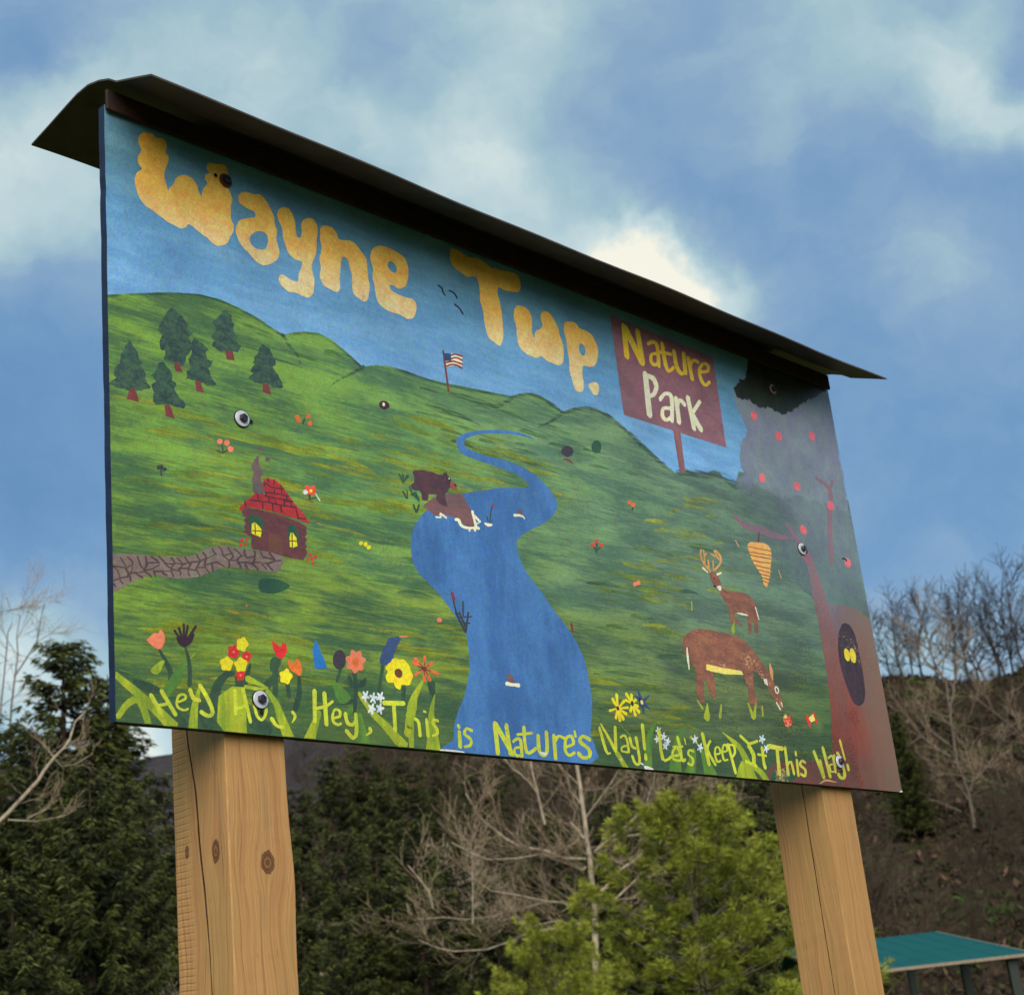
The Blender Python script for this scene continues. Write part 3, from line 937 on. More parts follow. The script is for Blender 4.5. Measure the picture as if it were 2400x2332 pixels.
for n_, (px, dd, k) in enumerate(sorted([(395, 46, .75), (330, 40, .5), (690, 58, .8), (760, 52, .7), (900, 60, .8), (1010, 56, .8), (1080, 62, .9), (350, 30, .45), (420, 27, .4)])):
    src = PALE[rnd.randrange(2)]
    plant('woodland_tree', (('trunk', src[0]), ('branches', src[1])), on_ground(px, dd), k, rnd.uniform(0, 6.28), '%s from the left of the thin pale trees among the dark spruces' % ORD[n_], 'tree', 'thin pale trees among the spruces')
# green conifers scattered up the slope behind the thicket
for n_, (px, py, dd, v) in enumerate(sorted([(690, 1790, 90, 1), (770, 1765, 95, 0), (850, 1750, 98, 1), (940, 1775, 92, 1), (1020, 1760, 105, 0), (1110, 1800, 88, 1), (900, 1830, 78, 2), (1180, 1780, 100, 1), (1290, 1790, 96, 0)])):
    p = on_ground(px, dd, py)
    k = max(.35, min(1.1, (spot(px, py, dd).z - p.z) / 12))
    src = SPR[v]
    plant('spruce_tree', (('trunk', src[0]), ('crown', src[1])), p, (k * 1.2, k * 1.2, k), rnd.uniform(0, 6.28), '%s from the left of the mid green spruces up the slope' % ORD[n_], 'tree', 'spruces up the slope')


# ---- brushwood, low branches and fallen leaves over the slope: too many to count
def undergrowth():
    rng = np.random.default_rng(99)
    n = 150000
    px = rng.uniform(-500, 3300, n)
    r = 46 + 190 * rng.uniform(0, 1, n) ** .85
    az = YAW - np.arctan((px - 1200) / FPX * 1.02)
    x, y = CAM.x + r * np.cos(az), CAM.y + r * np.sin(az)
    z = ground_height(x, y)
    p = np.stack([x, y, z + rng.uniform(-.05, .35, n)], 1)
    d = np.stack([rng.normal(0, .8, n), rng.normal(0, .8, n), rng.uniform(.15, 1.4, n)], 1)
    L = rng.uniform(.15, .7, n) * (.7 + r / 200)
    pal = np.array([lin(50, 42, 30), lin(66, 54, 40), lin(88, 70, 54), lin(48, 52, 28), lin(62, 70, 34), lin(38, 33, 25), lin(108, 84, 68)])
    clump = np.array([noise.noise((a * .12, b * .12, 0)) for a, b in zip(x, y)])
    c = pal[rng.choice(7, n, p=[.26, .22, .12, .10, .06, .18, .06])]
    green = (clump > .28) & (rng.uniform(size=n) < .7)
    c[green] = np.array(lin(60, 74, 34)) * rng.uniform(.6, 1.3, (green.sum(), 1))
    Q = blades(p, d, L, L * rng.uniform(.12, .5, n), rng, .1)
    o = link('undergrowth', quads_mesh('undergrowth', Q, BRUSH, c * rng.uniform(.8, 1.15, (n, 1))))
    tag(o, 'brown brushwood and fallen leaves over the hillside', None, None, 'stuff')


undergrowth()
# ------------------------------------------------------------------ the painted board
# the painting, in millimetres from the lower left corner: (part, name, paint, coat, smooth, label, shapes)
PAINT = [
('painted_hills','painted_hills','grass',2,0,'',[(0,0,['0,796 -3,796 48,812 106,832 155,846 205,857 255,860 298,854 340,845 375,832 404,824 429,836 458,846 496,853 528,848 560,833 588,818 610,805 647,819 683,826 724,827 775,823 839,826 894,831 979,838 1043,843 1058,845 1098,862 1130,870 1160,870 1195,860 1233,846 1271,865 1318,879 1358,884 1396,878 1434,865 1477,844 1510,824 1475,848 1525,822 1575,796 1614,777 1637,770 1665,781 1688,787 1748,792 1770,794 1797,809 1827,810 1840,800 1869,793 1891,789 1915,830 2440,845 2440,0 0,0'])]),
('painted_hills','hill_shading','crest',3,0,'',[(0,1,['-3.1,790.6 25.3,800.2 66.3,814 106.3,826.6 140,836.7 172.2,845.5 203.7,851.2 235.3,853 266.3,851.6 295.8,848.2 324.3,841.9 351.2,833.5 372.9,826.6 387.3,822.5 395.9,820 401.5,818.3 405.2,824.1 399.6,825.7 390.9,828.3 376.7,832.3 354.9,839.2 327.8,847.7 298.7,854 268.8,857.4 237.3,858.8 205,857 172.8,851.1 140.2,842.1 106.3,831.9 66.2,819.2 25.1,805.4 -3.2,795.7']),(0.25,1,['398.7,820.1 401.2,816 404.9,810 410.1,803.7 417.4,797.9 425.8,792 432.5,786.4 436.6,780.2 439.2,773.9 440.9,769.4 444.6,771.3 443.3,776.1 441.1,783.1 437.4,790.3 431,797 423.3,803.6 417.1,809.7 413.1,815.9 410.1,822 408.2,826.4']),(0.5,1,['429,830.1 446,835.7 470.1,843.1 493.7,846.5 515.2,842.8 537,834.9 557.4,826.2 576.8,816.5 594.6,806.1 607,798.6 612.3,804.1 599.8,811.6 581.8,822.1 562.1,831.9 541.5,840.7 519.1,848.8 496.2,852.7 470.9,849.1 446,841.4 429,835.7'])]),
('painted_hills','hill_shading','crest',3,0,'',[(0,1,['611,810.6 602.6,804.1 590.6,795 578,785.6 564.5,776.4 550.2,766.7 538,758.1 529,750.7 522.3,744.5 517.8,740.3 520.1,738.4 524.7,742.3 531.6,748 540.5,754.7 552.8,762.4 567.5,771.2 581.7,779.9 595.1,788.8 607.6,797.4 616.4,803.4']),(0.25,1,['645.8,813.1 664.1,815.3 691,818.4 721.9,820.5 756.4,820.2 795.4,818.9 837.3,819.1 884.2,822.1 933.9,826.7 976.9,830.9 1009.9,833.9 1035.5,836.5 1052.8,838.2 1055.2,845 1037.9,843.2 1012.3,840.7 979.3,837.6 936.2,833.4 886.6,828.7 839.9,825.6 798.4,825.4 759.3,826.7 724.5,826.9 693,824.7 665.9,821.5 647.5,819.3']),(0.5,1,['771.3,793.9 790.4,794.7 817.9,795.8 845.1,796.8 868.8,797.7 891.9,798.5 914.8,798.8 940.2,798.7 966.4,797.8 988.5,798.2 1003.3,800.7 1013.7,805 1023.3,810.3 1037.1,818.5 1051.6,828.2 1061.8,835.1 1056.8,841.6 1046.4,835.1 1032.1,826.1 1018.8,818.8 1010.5,814.5 1004.6,812.1 993.6,810.7 973.4,811.3 947.9,813.4 922,814.6 897.3,812.8 873.1,809.9 848.6,806.9 820.6,803.5 792.2,800 772.5,797.6']),(0.75,1,['1060.5,839.1 1078.2,846.1 1103.2,855.5 1127,861.3 1148.7,860.7 1170.9,856.6 1190.3,852 1206.1,847.1 1218.8,841.7 1227.6,837.8 1236.2,846.2 1227.4,850.1 1214.1,855.7 1197.7,860.7 1177.7,865.5 1154.5,869.7 1130.1,870.1 1103.4,863.7 1077.2,853.9 1059.4,846.8']),(0,1,['1227.7,847.5 1218.5,839.7 1205.4,828.9 1191,818 1173.1,806.6 1153.2,794.8 1139.2,786.6 1141.2,782.9 1155.7,790.3 1176.5,800.9 1196.2,811.8 1212.6,822.6 1227.2,833.2 1237.1,840.5']),(0.25,1,['1236.5,838.7 1257.6,848.3 1287.4,861.5 1316.1,870.8 1340.8,874 1365.5,873.6 1390.6,869.6 1418.3,860.2 1446.7,847 1470,835.1 1485.5,826.5 1495.6,819.4 1502.2,814.5 1514.4,823.4 1507.7,828.3 1497.2,835.7 1481.2,844.6 1457.6,856.5 1428.6,870 1399.6,879.7 1372.5,883.9 1345.6,884.3 1317.8,880.6 1286.2,870.3 1255.2,856.6 1234,846.9'])]),
('painted_hills','hill_shading','crest',3,0,'',[(0,1,['1467.6,837.8 1494.6,823.4 1532.9,803 1567.3,785.4 1593.2,773.9 1614.7,765.4 1629.4,759.8 1642.5,771.6 1627.9,777.2 1606.5,785.6 1580.9,796.9 1546.6,814.3 1508.2,834.7 1481.1,849.1']),(0.25,1,['1642.4,758.7 1652.9,762.9 1667.1,768.4 1683.6,772.7 1707.3,775.1 1737.1,776.7 1766.2,779.5 1790.3,785.9 1806.2,791.8 1817.8,793.7 1837.8,789.6 1861.2,781.5 1878.2,775.2 1902.5,795.9 1885.2,802.2 1860,810.8 1833.5,815.8 1808.3,812.3 1789.2,805.4 1772.4,800.7 1747.4,798.3 1717.4,796.5 1689.5,793.5 1666.1,787.5 1648.3,780.7 1637.2,776.2'])]),
('painted_river','painted_river','water',4,1,'blue painted river winding down to the bottom edge',[(0,0,['878,706 913,724 971,741 1029,752 1082,757 1111,754 1117,750 1081,750 1022,743 964,731 912,712 890,696 894,682 929,676 979,676 1030,676 1075,670 1108,659 1141,641 1162,623 1174,601 1175,600 1156,572 1116,543 1062,516 1029,493 1022,479 1028,442 1051,408 1086,376 1116,343 1146,314 1171,288 1190,261 1204,225 1209,185 1210,144 1203,107 1191,66 1176,-2 768,0 774,24 783,62 800,92 819,124 833,159 840,190 841,229 835,255 818,280 796,304 768,332 736,354 714,374 704,400 704,427 710,451 720,472 754,508 796,535 836,554 876,571 928,587 991,606 1050,617 1081,625 1078,635 1054,648 1010,654 959,657 910,660 878,666 866,678 866,695'])]),
('painted_apple_tree','leaf_crown','crown',3.5,0,'grey green painted apple tree crown',[(0,0,['2050.8,1202.6 2024.1,1129.8 1996.5,1117.5 1954.9,1080.4 1950.8,1047.3 1960.8,1023 1976.6,989.4 1986.6,965.1 1973.8,946.4 1944.4,908.6 1932,874.8 1932.2,843.9 1944.1,828.2 1906.2,802.8 1891,788.7 1859.1,753.3 1835.6,704 1845.5,666 1885.9,643.2 1948.6,613.7 2031.9,596.8 2078.4,558.6 2141.2,517.1 2245.3,495.7 2444.3,506.3 2432.8,877.7 2441.8,1198.2 2250.5,1180.2'])]),
('painted_apple_tree','dark_foliage','darkleaf',5,0,'',[(0,0,['2050.3,1202.3 2023.7,1129.6 1991.7,1116.2 1954.5,1080.1 1964.5,1055.8 2014.9,1062.3 2061.6,1051.6 2122.5,1060.3 2172.3,1055.3 2220.1,1071.8 2273.7,1106.6 2336.5,1138.3 2407.5,1178.2 2455.5,1198.5 2450.7,1229.5 2258.4,1210.5'])]),
('painted_apple_tree','painted_apple_tree','bark',4.5,0,'painted brown apple tree with an owl hole',[(0,0,['2160.5,635.8 2187.1,640 2206.6,604.2 2225.1,550.3 2232.4,502.6 2291.2,510.5 2362.5,512.3 2437,490.6 2449.4,305.5 2436,-2.2 2439.2,-19 2026.4,-15.1 1836.9,-9.1 1815.9,0.8 1830.8,23.8 1874.1,46.4 1968,54.5 2127.1,66.7 2144.1,131.6 2158.1,194.8 2166.6,253.5 2171.7,312.7 2172.4,371.9 2173.2,431.8 2169.7,491.7 2167.4,542.1 2168,588.1'])]),
('painted_apple_tree','branch','branch',5.5,0,'',[(0,1,['1861.8,704.1 1863.5,698.1 1866.5,689.4 1872.3,681.2 1881.3,674.9 1892.9,669.6 1908.1,665.7 1926.9,664.3 1947,664 1965.6,663 1984.5,661.1 2006.1,658.8 2030.7,658 2059.1,661 2087.7,665.7 2109.8,669.1 2122.1,670 2128.9,669.8 2133.4,669.4 2141.1,677.7 2136.7,678.6 2129,679.7 2115.2,680.1 2092.9,678.7 2066.1,676.6 2042.3,676.1 2023.1,678.6 2003.8,682.7 1982.5,685.6 1959.5,684.7 1938.6,683.1 1921.7,682.7 1907.9,684.1 1895.5,686.4 1885.4,689.7 1877.5,695 1871.4,701.6 1867.3,706.6']),(0.25,1,['2093.9,707.1 2104,698.4 2118.1,686.1 2130.6,674.7 2139.9,665.1 2147.6,656.3 2152.8,650.1 2169.5,658.3 2164.2,664.4 2156.3,673.4 2146.8,683.3 2134.1,694.9 2119.8,707.3 2109.7,716.0']),(0.5,1,['2139.1,641.1 2159.2,613.3 2200.7,633.9 2172,657.7']),(0.75,1,['2282.8,879.5 2299,875.5 2321.1,869.8 2336.2,862.6 2339.6,852.5 2337.9,839.5 2336.1,829.8 2360.3,835.7 2361,845.5 2361.1,859.8 2354.1,872.8 2334.4,880.5 2309.7,885.3 2292.3,888.3']),(0,1,['2364.8,889.4 2341.8,857.5 2356.4,857.6 2379.6,889.6']),(0.25,1,['2325.5,801.5 2320,786 2311.9,763.1 2302.9,735.4 2293.5,698.4 2285.8,657.5 2280.5,628.5 2299,631.8 2307.3,661.4 2319.2,703.2 2327.9,740.1 2334.3,767.1 2340.3,789.5 2344.4,804.8'])]),
('painted_apple_tree','tree_hole','hole',6,1,'',[(0,0,['2296.3,457.2 2326.6,455.8 2347.2,422.4 2350.1,361.5 2350,305.8 2336.4,249.4 2307.6,228 2274.8,234 2255.1,281.5 2243,339.9 2253.1,401.2 2273.3,439.0'])]),
('painted_apple_tree','owl_eye','yellow',7,1,'',[(0,0,['2299.4,370 2297.1,359 2290.5,351.1 2282.1,349.3 2275,354.2 2271.9,364 2274.1,375 2280.6,382.9 2289.1,384.8 2296.3,379.9']),(0.25,0,['2329.4,370.9 2327,358.1 2319.9,349 2310.8,347 2303.1,352.9 2299.8,364.4 2302.1,377.2 2309.2,386.4 2318.4,388.4 2326.1,382.5'])]),
('painted_apple_tree','root_grass','darkgreen',6,1,'',[(0,0,['1840.3,2.7 1847.9,17 1874.3,27.8 1915.7,34.9 1945.6,27.2 1949.7,13.3 1896.6,-5.9 1842.3,-4.1'])]),
('painted_apple_tree','root_line','tan',6.5,0,'',[(0,1,['2049.3,1.2 2057.5,4.2 2069,8.1 2080.7,10.2 2095.6,10.4 2113.4,9.9 2126.3,9.5 2127.7,11.4 2115.6,13.2 2098.4,15.4 2081.4,15.4 2067,11.5 2055.5,6.3 2047.8,2.7'])]),
('painted_apple_tree','apple','apple',6,1,'',[(0,0,['2046.9,1023.9 2045.9,1014.9 2039.6,1007.1 2030.4,1003.4 2021.8,1005.1 2017.1,1011.7 2018,1020.5 2024.3,1028.3 2033.5,1032.1 2042.1,1030.4'])]),
('painted_apple_tree','apple','apple',6,1,'',[(0,0,['2151.4,984.9 2150.3,976 2143.7,968.1 2134.2,964.4 2125.4,966.2 2120.6,972.8 2121.7,981.8 2128.2,989.6 2137.7,993.4 2146.6,991.6'])]),
('painted_apple_tree','apple','apple',6,1,'',[(0,0,['2324.9,1023.9 2323.7,1014.6 2316.6,1006.4 2306.5,1002.5 2297.2,1004.3 2292.2,1011.2 2293.5,1020.4 2300.5,1028.5 2310.6,1032.5 2319.9,1030.7'])]),
('painted_apple_tree','apple','apple',6,1,'',[(0,0,['2035.2,835.8 2032.9,826.9 2025.8,819.7 2016.6,816.8 2009,819.4 2005.7,826.5 2008,835.4 2015.1,842.7 2024.2,845.6 2031.9,843.0'])]),
('painted_apple_tree','apple','apple',6,1,'',[(0,0,['2199.8,845.5 2201.6,837.6 2197.1,829.9 2188,825.5 2177.7,826 2170.2,831.1 2168.4,839 2172.9,846.7 2182,851.1 2192.3,850.7'])]),
('painted_apple_tree','apple','apple',6,1,'',[(0,0,['2357.6,815.1 2356.3,806.1 2349.2,798.4 2339.2,794.9 2329.9,796.9 2325,803.7 2326.3,812.7 2333.3,820.4 2343.3,823.9 2352.6,821.9'])]),
('painted_apple_tree','apple','apple',6,1,'',[(0,0,['2193.5,715.3 2193.8,707 2188.3,699.6 2179,695.9 2169.5,697.3 2163.4,703.3 2163.1,711.5 2168.5,718.9 2177.8,722.6 2187.4,721.2'])]),
('painted_apple_tree','apple','apple',6,1,'',[(0,0,['2391.8,649.9 2390.5,641.1 2383.5,633.7 2373.4,630.5 2364.2,632.7 2359.3,639.5 2360.6,648.3 2367.6,655.7 2377.6,658.9 2386.9,656.7'])]),
('painted_apple_tree','apple_stalk','black',7,0,'',[(0,1,['2348.3,650.2 2352,650.8 2357,651.6 2360.5,651.8 2362.8,651 2365.1,649.4 2366.9,648.1 2374.4,652.4 2372.6,653.7 2369.7,655.6 2365.3,656.9 2359.4,656.7 2353.6,655.9 2349.6,655.2'])]),
('painted_pine_tree.0','painted_pine_tree','pine',5,0,'',[(0,0,['139.2,810.9 160.9,798 174.4,782.8 170,773.9 184,768.3 171.4,757.3 183,745.3 178.5,732.8 165.3,706.8 158.8,694 145,696 129.1,693.8 117.4,698.2 121.9,714.2 108.2,714.3 110.9,737.2 117.1,746.4 103.6,753.9 116.1,776 126.7,796.0'])]),
('painted_pine_tree.0','trunk','redbrown',7,0,'',[(0,0,['138.7,695.4 150.7,697.3 157.9,678.8 142,677.7'])]),
('painted_pine_tree.1','painted_pine_tree','pine',5.3,0,'',[(0,0,['43.8,715.5 53.8,703.6 59.2,690.4 72.1,675.6 62.4,669.4 75.4,658.2 73.2,646.8 88.1,632.4 68.6,618.7 38.3,614.9 15.9,613.1 -2.5,613.9 14.5,632.3 9.1,641.6 20.7,662.4 26.9,685.6 34.8,702.2'])]),
('painted_pine_tree.1','trunk','redbrown',7,0,'',[(0,0,['41.9,618.2 53.2,620.2 61.3,596.4 34.6,594.4'])]),
('painted_pine_tree.2','painted_pine_tree','pine',5.6,0,'',[(0,0,['115.9,690.4 126.5,678.4 135.9,667.8 133.6,658.1 143.3,653.1 138.9,641.1 150.1,625.5 163.5,614 153.2,604.3 125.8,603.4 98.5,598.8 87.1,603.3 93.4,619.2 88.1,636 98.1,645.7 88.8,656.1 100.9,671.9 107.1,684.5'])]),
('painted_pine_tree.2','trunk','redbrown',7,0,'',[(0,0,['115.8,602 127.5,604 137.2,578.8 117,579.6'])]),
('painted_pine_tree.3','painted_pine_tree','pine',5.9,0,'',[(0,0,['191.7,760.8 203.6,752.6 219.5,739.7 211,733.6 214.6,723.2 228.8,719.3 217.7,701.4 221.1,687.2 236.1,672.1 216.1,667.2 195.9,669.7 163.6,667.3 168.3,685.2 176.8,694.8 173.5,712.6 182.1,726.1 176.6,739.7 183.2,752.8'])]),
('painted_pine_tree.3','trunk','redbrown',7,0,'',[(0,0,['185.6,668.6 197.8,671.2 204.9,648.8 186.7,648.1'])]),
('painted_pine_tree.4','painted_pine_tree','pine',6.2,0,'',[(0,0,['264.2,841.4 274.4,833.7 281.9,814.3 278.9,797.8 291.2,789.5 284.3,779.9 295.6,767.3 287.2,754.3 266,753.8 244.6,746.2 226.2,750.9 235.2,766.7 227.2,772.2 238.5,790.7 232.8,802.6 244,819.3 255.3,834.2'])]),
('painted_pine_tree.4','trunk','redbrown',7,0,'',[(0,0,['257.3,750.2 276.5,754.5 279.7,735.3 260.5,731.9'])]),
('painted_pine_tree.5','painted_pine_tree','pine',6.5,0,'',[(0,0,['347.4,787.7 366.8,782.2 374.8,768.5 380.5,754.2 373.2,744.5 383.4,731.4 394.9,704.9 370.4,700.9 348.7,703.4 326.8,699.9 310,705.4 321.6,719.8 313.2,723.5 329.1,737.2 322.9,743.4 337.1,762.6 335.6,774.0'])]),
('painted_pine_tree.5','trunk','redbrown',7,0,'',[(0,0,['344.1,701.4 359.5,703.7 364.7,681.3 343.9,682.9'])]),
('painted_cabin','painted_cabin','cabinwall',6,0,'painted log cabin with a red roof',[(0,0,['279.6,424.6 289.4,433.1 352.2,433.5 417.8,424.5 432.8,417.4 429.9,411.4 431.9,404.8 427.2,397.1 430.8,390.8 426.2,383.2 430.7,378.4 427,372.3 430.6,366.1 418.6,347.1 372,348.6 331.3,352.9 298.6,352.3 297.6,362.1 299.9,374.5 280.3,381.9 285.2,386.7 282.6,394.3 287.4,399.1 282.5,406.3 288.2,412.7 280,417.9'])]),
('painted_cabin','roof','roofred',7,0,'',[(0,0,['338.9,501.8 359.7,502.5 375.4,495.8 390.5,479.1 402.5,464.7 419.5,451.1 439.5,431 439.8,424.8 413.1,430.5 377.6,432.5 352.2,435.5 326.8,435.1 290.8,434 278,424.9 272.5,423.2 275.3,431.8 288.3,443.6 301.3,454.2 311.3,464.9 331.9,466.1 336.8,469 332.8,480.7 330.2,489.8'])]),
('painted_cabin','roof_joints','maroon',8,0,'',[(0,1,['335.5,489.7 340.1,487.8 346.9,485.2 354.7,483.5 364,483.7 373.9,484.8 380.9,485.7 381.3,488.4 374.3,487.5 364.6,486.4 355.8,486.2 348.6,487.8 342,490.3 337.4,492.2']),(0.25,1,['336.6,470.4 341.5,470.9 348.7,471.7 357.3,472.2 368.8,472.4 381.8,472.4 391.1,472.3 392,475.1 382.7,475.1 369.6,475.1 358,474.9 349.2,474.4 341.9,473.6 337,473.0']),(0.5,1,['300.5,447.2 311.8,448.3 327.9,449.9 343.2,451 355.5,451.3 367.2,451.2 378.4,451.2 390.2,451.9 401.6,452.8 409.5,453.4 410,456.2 402.1,455.5 390.8,454.6 379.1,454 368,453.9 356.3,454 343.8,453.7 328.4,452.5 312.3,451 301,449.9']),(0.75,1,['335.8,463.4 341.9,463 350.7,462.5 359.7,462.3 368.7,462.9 377.8,463.8 385.7,464.3 392.3,464.2 397.8,463.8 401.7,463.4 402.8,466.2 399,466.5 393.3,467 386.4,467.1 378.3,466.5 369.2,465.6 360.5,465 351.6,465.2 342.9,465.7 336.8,466.0']),(0,1,['342.7,500.3 343.1,493.5 346.1,494.3 345.8,501.2']),(0.25,1,['357.1,500.5 356.5,492 359.6,492.6 360.2,501.1']),(0.5,1,['334.8,490.6 334.5,484.3 337.5,484.9 337.9,491.2']),(0.75,1,['357.3,481.1 356.8,472.7 359.9,473.3 360.4,481.7']),(0,1,['374.3,492.6 374.8,476 377.9,476.8 377.4,493.4']),(0.25,1,['336.9,471.6 337.2,464.8 340.3,465.6 339.9,472.4']),(0.5,1,['316.6,463.6 318.3,451.6 321.3,452.6 319.6,464.5']),(0.75,1,['343.5,464.1 342,453.5 345,453.9 346.5,464.5']),(0,1,['358.4,459.3 357.9,450.9 361,451.5 361.5,459.8']),(0.25,1,['386,473.9 386.2,465.6 389.3,466.4 389.1,474.7']),(0.5,1,['380.3,463.2 380.5,453.5 383.6,454.3 383.4,463.9']),(0.75,1,['327.4,447.9 327.4,435.7 330.5,436.4 330.5,448.6']),(0,1,['351.4,449.6 351.3,435.9 354.4,436.6 354.5,450.3']),(0.25,1,['370.5,448.9 371.3,436.7 374.4,437.5 373.6,449.8']),(0.5,1,['394.2,464.2 395.9,453.4 399,454.5 397.3,465.3']),(0.75,1,['379.1,460.3 402.1,463.9 402.4,466.6 379.4,463.0']),(0,1,['406.6,454 411.5,431.3 414.6,432.4 409.7,455.1']),(0.25,1,['412.9,431.2 431.2,433.7 431.5,436.4 413.3,433.9']),(0.5,1,['285,442.6 287.6,433.6 290.5,434.8 287.9,443.8'])]),
('painted_cabin','chimney','smoke',6.5,1,'',[(0,0,['310.9,483.4 307.4,475.8 309.2,466.6 331.2,466.6 333.9,485 327.1,489.2'])]),
('painted_cabin','chimney_smoke','smoke2',6.3,1,'',[(0,0,['322.5,543.7 325.6,543 324.7,527.5 330.5,518.9 334.7,510.1 327.8,500.4 328.6,488.2 309.4,483.1 306.9,493.6 310.8,506.7 308.5,521.4 315.6,535.4'])]),
('painted_cabin','smoke_puff','smoke2',6,1,'',[(0,0,['338.8,561.8 337.6,559.5 334.5,557.3 330.4,555.9 326.4,555.6 323.6,556.5 322.6,558.4 323.8,560.8 326.9,563 330.9,564.4 334.9,564.7 337.8,563.7']),(0.25,0,['353.7,543.9 352.6,541.3 350.1,539 346.8,537.7 343.6,537.7 341.4,539 340.7,541.2 341.7,543.8 344.2,546 347.5,547.4 350.7,547.4 352.9,546.1'])]),
('painted_cabin','shutter','darkgreen',7,1,'',[(0,0,['294.4,415.1 310.3,420.6 326.4,415.3 324.9,390.7 321.7,378.1 300.2,381.2 295,399.0'])]),
('painted_cabin','window','yellow',8,0,'',[(0,0,['300.4,401.3 307.7,405.9 318.2,398.9 323.2,391.7 320,378.4 299.3,382.3'])]),
('painted_cabin','glazing_bar','black',9,0,'',[(0,1,['307.2,405 306.5,381.4 308.7,381.8 309.4,405.5']),(0.25,1,['300.9,386.9 322.8,389.3 323.1,391.2 301.1,388.8'])]),
('painted_cabin','shutter','darkgreen',7,1,'',[(0,0,['384.8,409.1 397.5,416.8 409.8,406.5 410.7,386.1 405.6,371.6 389.4,370.3 385.7,387.4'])]),
('painted_cabin','window','yellow',8,0,'',[(0,0,['392.1,399.3 397.8,400.3 405.2,390.6 406.5,374.4 394.7,368.7 388.4,370.1 388.8,387.8'])]),
('painted_cabin','glazing_bar','black',9,0,'',[(0,1,['393.9,398.2 393.5,369.4 395.8,369.9 396.2,398.6']),(0.25,1,['388.1,380.6 406,382.8 406.3,384.8 388.3,382.5'])]),
('painted_cabin','door','doorbrown',7,0,'',[(0,0,['339.7,389.2 371.5,390.5 370.3,349.7 337.6,356.5'])]),
('painted_path','painted_path','pathgrey',5,1,'',[(0,0,['-5.5,288.1 16.1,297.4 63.2,302.2 96.5,304.1 134.2,310 165.1,318.3 196.9,335.4 221,345.2 253.1,348 285.5,347.9 327.1,352.8 360.6,352.8 370.5,341.8 365.1,324.9 349.6,313.6 307.9,310.9 275.2,309.5 234.9,305.1 202.7,291.6 171,276.7 132.7,269.4 99,267.8 80.5,269 51,255.8 25.4,240.6 -6.7,226.4'])]),
